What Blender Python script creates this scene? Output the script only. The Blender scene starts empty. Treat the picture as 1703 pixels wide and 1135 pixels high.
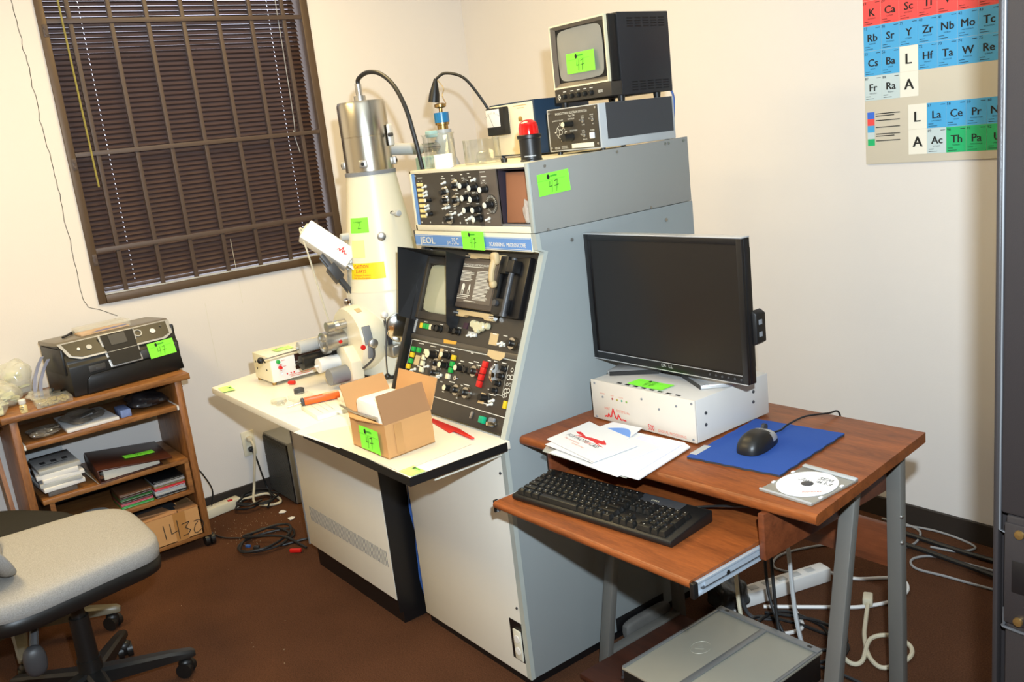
# Electron-microscope room: every object is built in mesh code, in metres.
# X runs along the back wall, Y towards it (wall at y=0), Z up; window wall at x=0.
import bpy, bmesh, math, random
from mathutils import Vector, Matrix
random.seed(11)
SC = bpy.context.scene
COL = SC.collection
PI = math.pi
def V(*a): return Vector(a)
def rad(d): return math.radians(d)
def lin(c):
    if isinstance(c, str):
        c = [int(c[i:i+2], 16) for i in (0, 2, 4)]
    return tuple(((x/255)/12.92 if x/255 <= .04045 else ((x/255+.055)/1.055)**2.4) for x in c) + (1.0,)

# ------------------------------------------------------------------ materials
def new_mat(name):
    m = bpy.data.materials.new(name); m.use_nodes = True
    nt = m.node_tree; b = nt.nodes['Principled BSDF']
    return m, nt, b
def mixcol(nt, c1, c2, fac):
    n = nt.nodes.new('ShaderNodeMix'); n.data_type = 'RGBA'
    n.inputs[6].default_value = c1; n.inputs[7].default_value = c2
    nt.links.new(fac, n.inputs[0])
    return n.outputs[2]
def MAT(name, col, rough=.5, metal=0., var=.05, scale=14., bump=0., bscale=None, spec=.5, coat=0., stretch=(1, 1, 1), em=0.):
    m, nt, b = new_mat(name)
    c = lin(col)
    tc = nt.nodes.new('ShaderNodeTexCoord'); mp = nt.nodes.new('ShaderNodeMapping')
    mp.inputs['Scale'].default_value = stretch
    nt.links.new(tc.outputs['Object'], mp.inputs[0])
    no = nt.nodes.new('ShaderNodeTexNoise'); no.inputs['Scale'].default_value = scale; no.inputs['Detail'].default_value = 4
    nt.links.new(mp.outputs[0], no.inputs['Vector'])
    lo = tuple(x*(1-var) for x in c[:3])+(1,); hi = tuple(min(1, x*(1+var)) for x in c[:3])+(1,)
    nt.links.new(mixcol(nt, lo, hi, no.outputs[0]), b.inputs['Base Color'])
    b.inputs['Roughness'].default_value = rough; b.inputs['Metallic'].default_value = metal
    b.inputs['Specular IOR Level'].default_value = spec; b.inputs['Coat Weight'].default_value = coat
    if em:
        b.inputs['Emission Color'].default_value = c; b.inputs['Emission Strength'].default_value = em
    if bump:
        n2 = nt.nodes.new('ShaderNodeTexNoise'); n2.inputs['Scale'].default_value = bscale or scale*6; n2.inputs['Detail'].default_value = 3
        nt.links.new(mp.outputs[0], n2.inputs['Vector'])
        bp = nt.nodes.new('ShaderNodeBump'); bp.inputs['Strength'].default_value = bump; bp.inputs['Distance'].default_value = .002
        nt.links.new(n2.outputs[0], bp.inputs['Height']); nt.links.new(bp.outputs[0], b.inputs['Normal'])
    return m
def WOOD(name, c1, c2, stretch, rough=.35, scale=5., spec=.5):
    m, nt, b = new_mat(name)
    tc = nt.nodes.new('ShaderNodeTexCoord'); mp = nt.nodes.new('ShaderNodeMapping')
    mp.inputs['Scale'].default_value = stretch
    nt.links.new(tc.outputs['Object'], mp.inputs[0])
    no = nt.nodes.new('ShaderNodeTexNoise'); no.inputs['Scale'].default_value = scale; no.inputs['Detail'].default_value = 6; no.inputs['Distortion'].default_value = .6
    nt.links.new(mp.outputs[0], no.inputs['Vector'])
    n2 = nt.nodes.new('ShaderNodeTexNoise'); n2.inputs['Scale'].default_value = scale*7; n2.inputs['Detail'].default_value = 2
    nt.links.new(mp.outputs[0], n2.inputs['Vector'])
    cr = nt.nodes.new('ShaderNodeValToRGB')
    cr.color_ramp.elements[0].position = .32; cr.color_ramp.elements[1].position = .68
    cr.color_ramp.elements[0].color = lin(c1); cr.color_ramp.elements[1].color = lin(c2)
    ad = nt.nodes.new('ShaderNodeMath'); ad.operation = 'MULTIPLY_ADD'; ad.inputs[1].default_value = .35
    nt.links.new(n2.outputs[0], ad.inputs[0])
    s = nt.nodes.new('ShaderNodeMath'); s.operation = 'MULTIPLY'; s.inputs[1].default_value = .68
    nt.links.new(no.outputs[0], s.inputs[0]); nt.links.new(s.outputs[0], ad.inputs[2])
    nt.links.new(ad.outputs[0], cr.inputs[0]); nt.links.new(cr.outputs[0], b.inputs['Base Color'])
    b.inputs['Roughness'].default_value = rough; b.inputs['Specular IOR Level'].default_value = spec
    return m
def CLEAR(name, col, mix=.25, rough=.08):
    """thin clear plastic: mostly see-through, part glossy and milky"""
    m, nt, b = new_mat(name)
    b.inputs['Base Color'].default_value = lin(col); b.inputs['Roughness'].default_value = rough
    tr = nt.nodes.new('ShaderNodeBsdfTransparent'); tr.inputs[0].default_value = (.96, .96, .94, 1)
    mx = nt.nodes.new('ShaderNodeMixShader')
    no = nt.nodes.new('ShaderNodeTexNoise'); no.inputs['Scale'].default_value = 7; no.inputs['Detail'].default_value = 0
    tc = nt.nodes.new('ShaderNodeTexCoord'); nt.links.new(tc.outputs['Object'], no.inputs['Vector'])
    ml = nt.nodes.new('ShaderNodeMath'); ml.operation = 'MULTIPLY'; ml.inputs[1].default_value = mix*2; ml.use_clamp = True
    nt.links.new(no.outputs[0], ml.inputs[0]); nt.links.new(ml.outputs[0], mx.inputs[0])
    nt.links.new(tr.outputs[0], mx.inputs[1]); nt.links.new(b.outputs[0], mx.inputs[2])
    nt.links.new(mx.outputs[0], nt.nodes['Material Output'].inputs[0])
    return m
def GLASS(name, rough=.0, tint=(1, 1, 1, 1)):
    m, nt, b = new_mat(name)
    gl = nt.nodes.new('ShaderNodeBsdfGlossy'); gl.inputs['Roughness'].default_value = .05
    tr = nt.nodes.new('ShaderNodeBsdfTransparent'); tr.inputs[0].default_value = tint
    fr = nt.nodes.new('ShaderNodeLayerWeight'); fr.inputs[0].default_value = .35
    mp = nt.nodes.new('ShaderNodeMath'); mp.operation = 'MULTIPLY_ADD'; mp.inputs[1].default_value = .42; mp.inputs[2].default_value = .03
    nt.links.new(fr.outputs['Facing'], mp.inputs[0])
    mx = nt.nodes.new('ShaderNodeMixShader'); nt.links.new(mp.outputs[0], mx.inputs[0])
    nt.links.new(tr.outputs[0], mx.inputs[1]); nt.links.new(gl.outputs[0], mx.inputs[2])
    nt.links.new(mx.outputs[0], nt.nodes['Material Output'].inputs[0])
    return m

m_wall = MAT('wall_paint', (226, 220, 214), .75, var=.035, scale=2.2, bump=.12, bscale=160, spec=.25)
m_ceil = MAT('ceiling_paint', (225, 222, 215), .9)
def carpet():
    m, nt, b = new_mat('brown_carpet')
    tc = nt.nodes.new('ShaderNodeTexCoord')
    no = nt.nodes.new('ShaderNodeTexNoise'); no.inputs['Scale'].default_value = 260; no.inputs['Detail'].default_value = 3
    n2 = nt.nodes.new('ShaderNodeTexNoise'); n2.inputs['Scale'].default_value = 3.5; n2.inputs['Detail'].default_value = 5
    for n in (no, n2): nt.links.new(tc.outputs['Object'], n.inputs['Vector'])
    c1 = mixcol(nt, lin((34, 19, 12)), lin((118, 78, 54)), no.outputs[0])
    mx = nt.nodes.new('ShaderNodeMix'); mx.data_type = 'RGBA'; mx.blend_type = 'MULTIPLY'; mx.inputs[0].default_value = .7
    nt.links.new(c1, mx.inputs[6])
    cr = nt.nodes.new('ShaderNodeValToRGB'); cr.color_ramp.elements[0].color = (.72, .72, .72, 1); cr.color_ramp.elements[1].color = (1, 1, 1, 1)
    cr.color_ramp.elements[0].position = .3; cr.color_ramp.elements[1].position = .65
    nt.links.new(n2.outputs[0], cr.inputs[0]); nt.links.new(cr.outputs[0], mx.inputs[7])
    nt.links.new(mx.outputs[2], b.inputs['Base Color'])
    b.inputs['Roughness'].default_value = .95; b.inputs['Specular IOR Level'].default_value = .1
    bp = nt.nodes.new('ShaderNodeBump'); bp.inputs['Strength'].default_value = .6; bp.inputs['Distance'].default_value = .004
    nt.links.new(no.outputs[0], bp.inputs['Height']); nt.links.new(bp.outputs[0], b.inputs['Normal'])
    return m
m_carpet = carpet()
m_base = MAT('dark_rubber_baseboard', (44, 36, 30), .6)
m_bronze = MAT('bronze_metal', (88, 70, 52), .45, .3)
m_bar = MAT('brown_bar_paint', (80, 65, 56), .5, .1)
m_slat = MAT('brown_slat', (70, 50, 40), .45, .0)
m_crack = MAT('crack_dark', (70, 58, 46), .9)
m_green = MAT('fluorescent_green_paper', (130, 236, 60), .7, var=.02, em=.12)  # green slip paper, with a faint glow added to brighten it
m_gpale = MAT('overexposed_green_paper', (190, 244, 128), .7, var=.02)  # paler copy of the slip green, overexposure painted into the colour
m_ink = MAT('black_ink', (18, 18, 16), .7)
m_faint = MAT('faint_print', (70, 170, 40), .7)
m_blk = MAT('black_plastic', (22, 21, 20), .42)
m_blkm = MAT('matt_black_metal', (17, 16, 17), .38)
m_dgrey = MAT('dark_grey_plastic', (62, 62, 64), .45)
m_grey = MAT('grey_plastic', (125, 127, 130), .45)
m_lgrey = MAT('light_grey_plastic', (176, 178, 178), .4)
m_white = MAT('white_plastic', (228, 226, 222), .4)
m_cream = MAT('cream_enamel', (226, 218, 192), .35, var=.03)
m_ivory = MAT('ivory_enamel', (216, 212, 194), .3, var=.03)
m_beige = MAT('beige_grey_enamel', (226, 220, 206), .45, var=.03, scale=5)
m_side = MAT('blue_grey_enamel', (138, 143, 142), .38, var=.03, scale=5)
m_trim = MAT('pale_grey_trim', (170, 174, 166), .4)
m_blue = MAT('sign_blue', (98, 142, 200), .4)
m_pnl = MAT('charcoal_panel', (58, 52, 44), .42, var=.05)
m_pnl2 = MAT('brown_grey_panel', (94, 84, 74), .45)
m_chrome = MAT('chrome', (225, 222, 215), .12, 1., var=.02)
m_steel = MAT('brushed_steel', (196, 190, 176), .26, 1., var=.06, scale=60, stretch=(1, 1, 12))
m_alu = MAT('aluminium', (190, 188, 182), .35, .9)
m_brass = MAT('brass', (176, 142, 86), .35, .9)
m_red = MAT('red_plastic', (205, 30, 24), .35)
m_grn = MAT('green_key', (28, 160, 66), .4)
m_yel = MAT('yellow_key', (224, 186, 36), .4)
m_key_w = MAT('ivory_key', (224, 214, 180), .4)
m_tan = MAT('tan_tape', (196, 172, 128), .6)
m_print = MAT('white_print', (222, 220, 208), .6)
m_tube = MAT('crt_glass', (176, 176, 150), .12, coat=.6)
m_tube2 = MAT('grey_crt_glass', (136, 134, 124), .1, coat=.8)
m_teal = MAT('pale_teal_enamel', (166, 200, 196), .4)
m_vblue = MAT('valve_blue', (38, 118, 170), .3)
m_navy = MAT('navy_enamel', (30, 52, 74), .4)
m_card = MAT('corrugated_card', (196, 146, 92), .8, var=.05, scale=6, stretch=(1, 1, 6))
m_card2 = MAT('corrugated_card_dark', (160, 116, 76), .85, var=.06)
m_paper = MAT('white_paper', (224, 223, 222), .7, var=.01)
m_manila = MAT('manila_paper', (236, 226, 198), .7, var=.02)
m_foam = MAT('white_foam', (242, 236, 226), .8)
m_orange = MAT('orange_plastic', (232, 98, 26), .4)
m_cherry = WOOD('cherry_laminate', (98, 50, 24), (148, 80, 38), (2.2, 14, 14), .36, 2.2, .28)
m_cherryd = WOOD('dark_cherry_laminate', (84, 42, 22), (118, 62, 34), (2.2, 14, 14), .4, 2.2)
m_oak = WOOD('oak_laminate', (104, 62, 28), (164, 112, 62), (14, 2, 14), .45, 3)
m_oakv = WOOD('oak_laminate_upright', (104, 62, 28), (160, 106, 58), (14, 14, 2), .45, 3)
m_leg = MAT('grey_leg_paint', (118, 116, 110), .42, .3)
m_silver = MAT('silver_plastic', (196, 197, 198), .3, .5)
m_boxw = MAT('off_white_case', (200, 195, 188), .45, var=.02)
m_lcd = MAT('lcd_black', (26, 22, 20), .3, var=.1, scale=2)
m_pad = MAT('blue_mat', (30, 72, 150), .85, bump=.2, bscale=400)
m_rubber = MAT('dark_rubber', (48, 48, 52), .8)
m_fab = MAT('grey_fabric', (160, 157, 152), .95, var=.42, scale=330, bump=.5, bscale=600, spec=.1)
m_dfab = MAT('black_fabric', (50, 48, 44), .95, var=.2, scale=240, spec=.1)
m_rack = MAT('rack_grey', (40, 36, 36), .45, .1, var=.05, bump=.1, bscale=500)
m_zinc = MAT('zinc_plate', (186, 196, 206), .3, .35)
m_galv = MAT('galvanised_sheet', (176, 172, 156), .45, .2, var=.08, scale=4)
m_ccream = MAT('cream_cable', (206, 196, 170), .5)
m_cgrey = MAT('grey_cable', (150, 150, 150), .5)
m_cblk = MAT('black_cable', (24, 24, 25), .5)
m_cblue = MAT('blue_cable', (46, 84, 150), .5)
m_clear = CLEAR('clear_plastic', (236, 236, 226), .2)
m_bag = CLEAR('plastic_bag', (240, 242, 232), .30, .12)
m_bagd = CLEAR('smoky_bag', (150, 140, 128), .5, .12)
m_glass = GLASS('lab_glass', tint=(.97, .98, .97, 1))
m_pane = GLASS('window_glass')
m_leather = MAT('brown_leather', (70, 36, 26), .35, var=.1, scale=30)
m_redprint = MAT('red_print', (206, 44, 44), .6)
m_salmon = MAT('faded_red_print', (214, 120, 96), .6)
m_caution = MAT('caution_yellow', (232, 208, 30), .5)

# ------------------------------------------------------------------ mesh builder
class MB:
    def __init__(s): s.bm = bmesh.new(); s.mi = 0; s.T = None
    def _add(s, verts, faces):
        vs = [s.bm.verts.new((s.T @ Vector(v)) if s.T else Vector(v)) for v in verts]
        for f in faces:
            try:
                fc = s.bm.faces.new([vs[i] for i in f]); fc.material_index = s.mi
            except ValueError: pass
        return s
    def box(s, lo, hi, bev=0.0):
        x0, y0, z0 = lo; x1, y1, z1 = hi
        return s.obox(((x0+x1)/2, (y0+y1)/2, (z0+z1)/2), (abs(x1-x0), abs(y1-y0), abs(z1-z0)), None, bev)
    def obox(s, c, size, rot=None, bev=0.0):
        hx, hy, hz = [q/2 for q in size]; c = Vector(c)
        b = bmesh.new()
        bmesh.ops.create_cube(b, size=1.0)
        for v in b.verts: v.co = Vector((v.co.x*2*hx, v.co.y*2*hy, v.co.z*2*hz))
        if bev > 0: bmesh.ops.bevel(b, geom=list(b.edges), offset=min(bev, .49*min(size)), segments=2, profile=.5, affect='EDGES')
        return s._take(b, c, rot)
    def _take(s, b, c=None, rot=None):
        c = Vector(c) if c is not None else Vector((0, 0, 0))
        b.verts.index_update()
        vs = [((rot @ v.co) if rot else v.co) + c for v in b.verts]
        fs = [[v.index for v in f.verts] for f in b.faces]
        b.free()
        return s._add(vs, fs)
    def frame(s, axis):
        z = Vector(axis).normalized()
        a = Vector((0, 0, 1)) if abs(z.z) < .9 else Vector((1, 0, 0))
        x = a.cross(z).normalized(); y = z.cross(x)
        return x, y, z
    def cyl(s, p0, p1, r0, r1=None, seg=20, cap=True):
        p0 = Vector(p0); p1 = Vector(p1); r1 = r0 if r1 is None else r1
        x, y, z = s.frame(p1-p0)
        vs = []
        for p, r in ((p0, r0), (p1, r1)):
            for i in range(seg):
                a = 2*PI*i/seg; vs.append(p+x*math.cos(a)*r+y*math.sin(a)*r)
        fs = [[i, (i+1) % seg, seg+(i+1) % seg, seg+i] for i in range(seg)]
        if cap: fs += [list(range(seg))[::-1], [seg+i for i in range(seg)]]
        return s._add(vs, fs)
    def lathe(s, prof, p0, axis=(0, 0, 1), seg=28, capb=True, capt=True, a0=0., a1=2*PI):
        """prof: list of (radius, height along axis)"""
        p0 = Vector(p0); x, y, z = s.frame(axis)
        full = abs(a1-a0) > 6.28; n = seg if full else seg+1
        vs = []
        for r, h in prof:
            for i in range(n):
                a = a0+(a1-a0)*i/seg; vs.append(p0+z*h+x*math.cos(a)*r+y*math.sin(a)*r)
        fs = []
        for j in range(len(prof)-1):
            for i in range(seg):
                k = (i+1) % n
                fs.append([j*n+i, j*n+k, (j+1)*n+k, (j+1)*n+i])
        if full and capb: fs.append(list(range(n))[::-1])
        if full and capt: fs.append([(len(prof)-1)*n+i for i in range(n)])
        return s._add(vs, fs)
    def tube(s, pts, r, seg=8, smooth=6, rend=None):
        pts = [Vector(p) for p in pts]
        if smooth and len(pts) > 2:
            P = [pts[0]*2-pts[1]]+pts+[pts[-1]*2-pts[-2]]; out = []
            for i in range(1, len(P)-2):
                for k in range(smooth):
                    t = k/smooth; a, b, c, d = P[i-1], P[i], P[i+1], P[i+2]
                    out.append(.5*((2*b)+(c-a)*t+(2*a-5*b+4*c-d)*t*t+(3*b-a-3*c+d)*t**3))
            out.append(pts[-1]); pts = out
        vs = []; n = len(pts); ref = None
        for i, p in enumerate(pts):
            d = (pts[min(i+1, n-1)]-pts[max(i-1, 0)])
            if d.length < 1e-9: d = Vector((0, 0, 1))
            d.normalize()
            if ref is None: ref = s.frame(d)[0]
            ref = (ref-d*ref.dot(d))
            ref = ref.normalized() if ref.length > 1e-6 else s.frame(d)[0]
            w = d.cross(ref)
            rr = r if rend is None else r+(rend-r)*i/(n-1)
            for k in range(seg):
                a = 2*PI*k/seg; vs.append(p+ref*math.cos(a)*rr+w*math.sin(a)*rr)
        fs = []
        for i in range(n-1):
            for k in range(seg):
                k2 = (k+1) % seg
                fs.append([i*seg+k, i*seg+k2, (i+1)*seg+k2, (i+1)*seg+k])
        fs += [list(range(seg))[::-1], [(n-1)*seg+k for k in range(seg)]]
        return s._add(vs, fs)
    def prism(s, poly, vec, bev=0.0):
        poly = [Vector(p) for p in poly]; vec = Vector(vec); n = len(poly)
        b = bmesh.new()
        vs = [b.verts.new(p) for p in poly]+[b.verts.new(p+vec) for p in poly]
        b.faces.new(vs[:n][::-1]); b.faces.new(vs[n:])
        for i in range(n): b.faces.new([vs[i], vs[(i+1) % n], vs[n+(i+1) % n], vs[n+i]])
        bmesh.ops.recalc_face_normals(b, faces=list(b.faces))
        if bev > 0: bmesh.ops.bevel(b, geom=list(b.edges), offset=bev, segments=2, profile=.5, affect='EDGES')
        return s._take(b)
    def quad(s, *pts): return s._add(pts, [list(range(len(pts)))])
    def grid(s, fn, nu, nv):
        vs = [fn(i/nu, j/nv) for j in range(nv+1) for i in range(nu+1)]
        fs = [[j*(nu+1)+i, j*(nu+1)+i+1, (j+1)*(nu+1)+i+1, (j+1)*(nu+1)+i] for j in range(nv) for i in range(nu)]
        return s._add(vs, fs)
    def sell(s, c, size, e1=.4, e2=.4, nu=28, nv=14, fn=None):
        """superellipsoid; size = half extents; e small = boxy"""
        c = Vector(c); sp = lambda q, e: math.copysign(abs(q)**e, q)
        vs = []
        for j in range(nv+1):
            v = -PI/2+PI*j/nv
            for i in range(nu):
                u = 2*PI*i/nu
                p = Vector((size[0]*sp(math.cos(v), e1)*sp(math.cos(u), e2), size[1]*sp(math.cos(v), e1)*sp(math.sin(u), e2), size[2]*sp(math.sin(v), e1)))
                vs.append(c+(fn(p) if fn else p))
        fs = [[j*nu+i, j*nu+(i+1) % nu, (j+1)*nu+(i+1) % nu, (j+1)*nu+i] for j in range(nv) for i in range(nu)]
        return s._add(vs, fs)
    def ball(s, c, r, seg=14): return s.sell(c, (r, r, r), 1, 1, seg, seg//2)
    def text(s, body, size, o, x, y, align='L', squash=1.0, lift=0.0):
        me = font_mesh(body); o = Vector(o); x = Vector(x).normalized(); y = Vector(y).normalized(); n = x.cross(y)
        xs = [v.co.x for v in me.vertices] or [0]
        sh = {'L': -min(xs), 'C': -(min(xs)+max(xs))/2, 'R': -max(xs)}[align]
        s.nl = getattr(s, 'nl', 0)+1; lift += .00003*(s.nl % 12)
        vs = [o+x*((v.co.x+sh)*size*squash)+y*(v.co.y*size)+n*lift for v in me.vertices]
        return s._add(vs, [list(p.vertices) for p in me.polygons])
    def stroke(s, pts, w, o, x, y):
        """flat ribbon through 2-D pts in the plane o + x*u + y*v"""
        o = Vector(o); x = Vector(x); y = Vector(y); nn = x.cross(y).normalized()*(-1 if getattr(s, 'flip', False) else 1)
        for (a, b) in zip(pts[:-1], pts[1:]):
            a = Vector(a); b = Vector(b); d = b-a
            if d.length < 1e-9: continue
            d.normalize(); n = Vector((-d.y, d.x))*w/2; e = d*w*.35
            q = [a-e-n, b+e-n, b+e+n, a-e+n]
            s.nl = getattr(s, 'nl', 0)+1; f = nn*(.00003*(s.nl % 9))
            s._add([o+f+x*k.x+y*k.y for k in q], [[0, 1, 2, 3]])
        return s
    def build(s, name, mats, parent=None, local=False, sharp=35, kind=None, label=None):
        me = bpy.data.meshes.new(name)
        bmesh.ops.recalc_face_normals(s.bm, faces=list(s.bm.faces)) if getattr(s, 'recalc', True) else None
        s.bm.to_mesh(me); s.bm.free()
        for m in (mats if isinstance(mats, (list, tuple)) else [mats]): me.materials.append(m)
        if parent is not None and not local: me.transform(INV[parent.name])
        if sharp is not None and len(me.polygons):
            me.polygons.foreach_set('use_smooth', [True]*len(me.polygons))
            me.set_sharp_from_angle(angle=rad(sharp))
        o = bpy.data.objects.new(name, me); COL.objects.link(o)
        if parent is not None:
            o.parent = parent; INV[o.name] = INV[parent.name]
        if kind: o['kind'] = kind
        if label: o['label'] = label
        return o
_fonts = {}
def font_mesh(body):
    if body not in _fonts:
        cu = bpy.data.curves.new('lettering', 'FONT'); cu.body = body; cu.size = 1; cu.resolution_u = 2
        ob = bpy.data.objects.new('lettering', cu)
        COL.objects.link(ob)
        _fonts[body] = bpy.data.meshes.new_from_object(ob)
        bpy.data.objects.remove(ob)
    return _fonts[body]
INV = {}
def thing(name, label, cat, loc=(0, 0, 0), rotz=0., group=None, mat=None):
    o = bpy.data.objects.new(name, None); COL.objects.link(o)
    o.empty_display_size = .05
    M = mat if mat is not None else Matrix.Translation(Vector(loc)) @ Matrix.Rotation(rotz, 4, 'Z')
    o.matrix_world = M
    INV[o.name] = M.inverted()
    o['label'] = label; o['category'] = cat
    if group: o['group'] = group
    return o
def solo(mb, name, mats, label, cat, loc=None, rotz=0., group=None, kind=None, local=False, mat=None, sharp=35):
    """a thing that is one mesh; loc is its base point"""
    o = mb.build(name, mats, None, sharp=sharp)
    if mat is not None or loc is not None:
        M = mat if mat is not None else Matrix.Translation(Vector(loc)) @ Matrix.Rotation(rotz, 4, 'Z')
        if not local: o.data.transform(M.inverted())
        o.matrix_world = M
    o['label'] = label; o['category'] = cat
    if group: o['group'] = group
    if kind: o['kind'] = kind
    return o
def struct(mb, name, mats, parent=None, sharp=35):
    o = mb.build(name, mats, parent, sharp=sharp); INV.setdefault(o.name, Matrix.Identity(4))
    if parent is None: o['kind'] = 'structure'
    return o
def copy_tree(o, parent=None):
    c = o.copy(); COL.objects.link(c)
    if parent is not None: c.parent = parent
    for ch in list(o.children): copy_tree(ch, c)
    return c

def lot_tag(root, c, x, y, w=.085, h=.052, faint=False, num=True, pale=False):
    """fluorescent auction slip, printed logo blob and hand-written 47; c = centre, x/y in-plane directions"""
    c = Vector(c); x = Vector(x).normalized(); y = Vector(y); y = (y-x*y.dot(x)).normalized(); n = x.cross(y)
    mb = MB()
    mb.grid(lambda u, v: c+x*(u-.5)*w+y*(v-.5)*h+n*(.0012+.0015*abs(2*u-1)**3), 8, 2)
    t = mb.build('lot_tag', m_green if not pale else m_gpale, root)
    lb = MB(); lb.recalc = False
    o = c+n*.0030
    for a in range(10):
        pass
    k = h/.052
    blob = [(-.016+.0045*math.cos(q*PI/5), .0165+.0062*math.sin(q*PI/5)) for q in range(10)]
    lb._add([o+x*(p[0]*k)+y*(p[1]*k) for p in blob], [list(range(10))])
    if num:
        wd = .0016 if not faint else .0010
        S = lambda pts: lb.stroke([(p[0]*k, p[1]*k) for p in pts], wd*k, o, x, y)
        S([(-.013, .005), (-.0155, -.007), (-.006, -.006)]); S([(-.005, .007), (-.009, -.020)])
        S([(.002, .004), (.011, .007), (.005, -.020)]); S([(.001, -.007), (.014, -.005)])
    lb.mi = 1
    lb.stroke([(-.009*k, .0175*k), (.010*k, .0180*k)], .004*k, o, x, y)
    lb.stroke([(-.045*k*w/.085*.85, .009*k), (.036*k, .009*k)], .0005*k, o, x, y)
    lb.build('lettering', [m_ink, m_faint], t, sharp=None)
    return t

# ------------------------------------------------------------------ room shell
XW, YW, HC = 5.6, -4.7, 2.75
struct(MB().box((-.15, YW-.15, -.1), (XW+.15, .15, 0)), 'floor', m_carpet)
struct(MB().box((-.15, YW-.15, HC), (XW+.15, .15, HC+.1)), 'ceiling', m_ceil)
struct(MB().box((-.15, 0, 0), (XW+.15, .15, HC)), 'wall_back', m_wall)
struct(MB().box((XW, YW, 0), (XW+.15, 0, HC)), 'wall_right', m_wall)
struct(MB().box((-.15, YW-.15, 0), (XW+.15, YW, HC)), 'wall_front', m_wall)
WY0, WY1, WZ0, WZ1 = -2.062, -.888, 1.046, 2.52
wl = struct(MB().box((-.15, YW, 0), (0, WY0, HC)).box((-.15, WY1, 0), (0, 0, HC)).box((-.15, WY0, 0), (0, WY1, WZ0)).box((-.15, WY0, WZ1), (0, WY1, HC)), 'wall_left', m_wall)
cb = MB()
crk = [(-2.137, 2.282), (-2.137, 2.218), (-2.131, 2.153), (-2.134, 2.09), (-2.128, 2.02), (-2.131, 1.95), (-2.126, 1.89), (-2.131, 1.82), (-2.126, 1.74),
       (-2.122, 1.66), (-2.124, 1.60), (-2.119, 1.52), (-2.124, 1.44), (-2.118, 1.36), (-2.121, 1.27), (-2.118, 1.19), (-2.122, 1.12), (-2.120, 1.075), (-2.107, 1.045), (-2.062, 1.022), (-2.0, .985)]
rr = random.Random(3)
cp = []
for (a, b) in zip(crk[:-1], crk[1:]):
    for k in range(3):
        t = k/3; cp.append((a[0]+(b[0]-a[0])*t+rr.uniform(-.003, .003), a[1]+(b[1]-a[1])*t))
cb.stroke(cp+[crk[-1]], .0024, (.0008, 0, 0), (0, 1, 0), (0, 0, 1))
struct(cb, 'crack', m_crack, wl, sharp=None)
sb = MB()
for (y, z) in ((-1.62, .66), (-1.45, .93), (-.55, .8)):
    sb.stroke([(y, z+.30), (y+.004, z)], .0016, (.0006, 0, 0), (0, 1, 0), (0, 0, 1))
struct(sb, 'panel_seam', m_ivory, wl, sharp=None)
struct(MB().box((0, -.014, 0), (XW, 0, .074)), 'baseboard_back', m_base)
struct(MB().box((0, YW, 0), (.014, -.014, .066)), 'baseboard_left', m_base)

# window frame, glass
wf = struct(MB().box((-.13, -2.062, WZ0), (.010, -2.030, WZ1), .003).box((-.13, -.926, WZ0), (.010, -.888, WZ1), .003)
            .box((-.13, -2.03, WZ0), (.014, -.926, WZ0+.036), .003).box((-.13, -2.03, WZ1-.036), (.010, -.926, WZ1), .003), 'window_1', m_bronze)
struct(MB().box((-.118, -2.03, WZ0+.036), (-.112, -.926, WZ1-.036)), 'window_pane', m_pane, wf)
struct(MB().box((-.028, -2.03, WZ0+.0362), (.013, -.926, WZ0+.041), .001), 'lit_sill_strip', m_lgrey, wf)  # pale strip added to stand for light along the sill top
# blind
bl = thing('window_blind', 'dark brown horizontal slat blind closed over the window behind brown bars', 'blind', (-.05, -1.48, WZ0+.036))
sl = MB(); z = 1.118; i = 0
while z < 2.455:
    for (ya, yb) in ((-2.022, -1.886), (-1.884, -1.066), (-1.064, -.938)):
        sl._add([(-.052, ya, z+.0135), (-.052, yb, z+.0135), (-.046, yb, z+.0045), (-.046, ya, z+.0045)], [[0, 1, 2, 3]])
    sl._add([(-.046, -2.022, z+.0045), (-.046, -.938, z+.0045), (-.031, -.938, z-.0095), (-.031, -2.022, z-.0095)], [[0, 1, 2, 3]])
    z += .0205; i += 1
sl.recalc = False
sl.build('slat_panel', m_slat, bl)
MB().box((-.062, -2.02, 2.452), (-.022, -.94, 2.483), .004).build('head_rail', m_bronze, bl)
MB().box((-.06, -2.022, 1.092), (-.03, -.938, 1.106), .004).build('bottom_rail', m_slat, bl)
MB().tube([(.022, -1.975, 2.44), (.022, -1.975, 2.275), (.020, -1.968, 1.53)], .0042, 6, 0).build('tilt_wand', MAT('clear_acrylic_rod', (150, 140, 78), .15), bl)
MB().tube([(-.026, -1.03, 2.45), (-.026, -1.032, 1.75), (-.024, -1.045, 1.68), (-.024, -1.028, 1.58)], .0018, 5).build('pull_cord', m_lgrey, bl)
# security bars
gr = thing('window_grille', 'brown steel security bars in a grid across the window blind', 'window bars', (0, -1.48, WZ0+.036))
for y in (-1.940, -1.781, -1.632, -1.481, -1.325, -1.172, -1.013):
    MB().box((-.014, y-.0085, WZ0+.036), (.002, y+.0085, WZ1-.036), .001).build('bar', m_bar, gr)
for z in (2.194, 1.668, 1.270):
    MB().box((.0022, -2.03, z-.0095), (.0082, -.926, z+.0095), .001).build('rail', m_bar, gr)
    br = MB(); br.box((.0102, -2.05, z-.06), (.0132, -2.032, z-.012), .001)
    for dz in (-.048, -.026): br.cyl((.013, -2.041, z+dz), (.017, -2.041, z+dz), .006, seg=10)
    br.build('bracket', m_bar, gr)
FLASH = 97.; AMB = (43., 31., 1.); EXPO = 0.0
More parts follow.
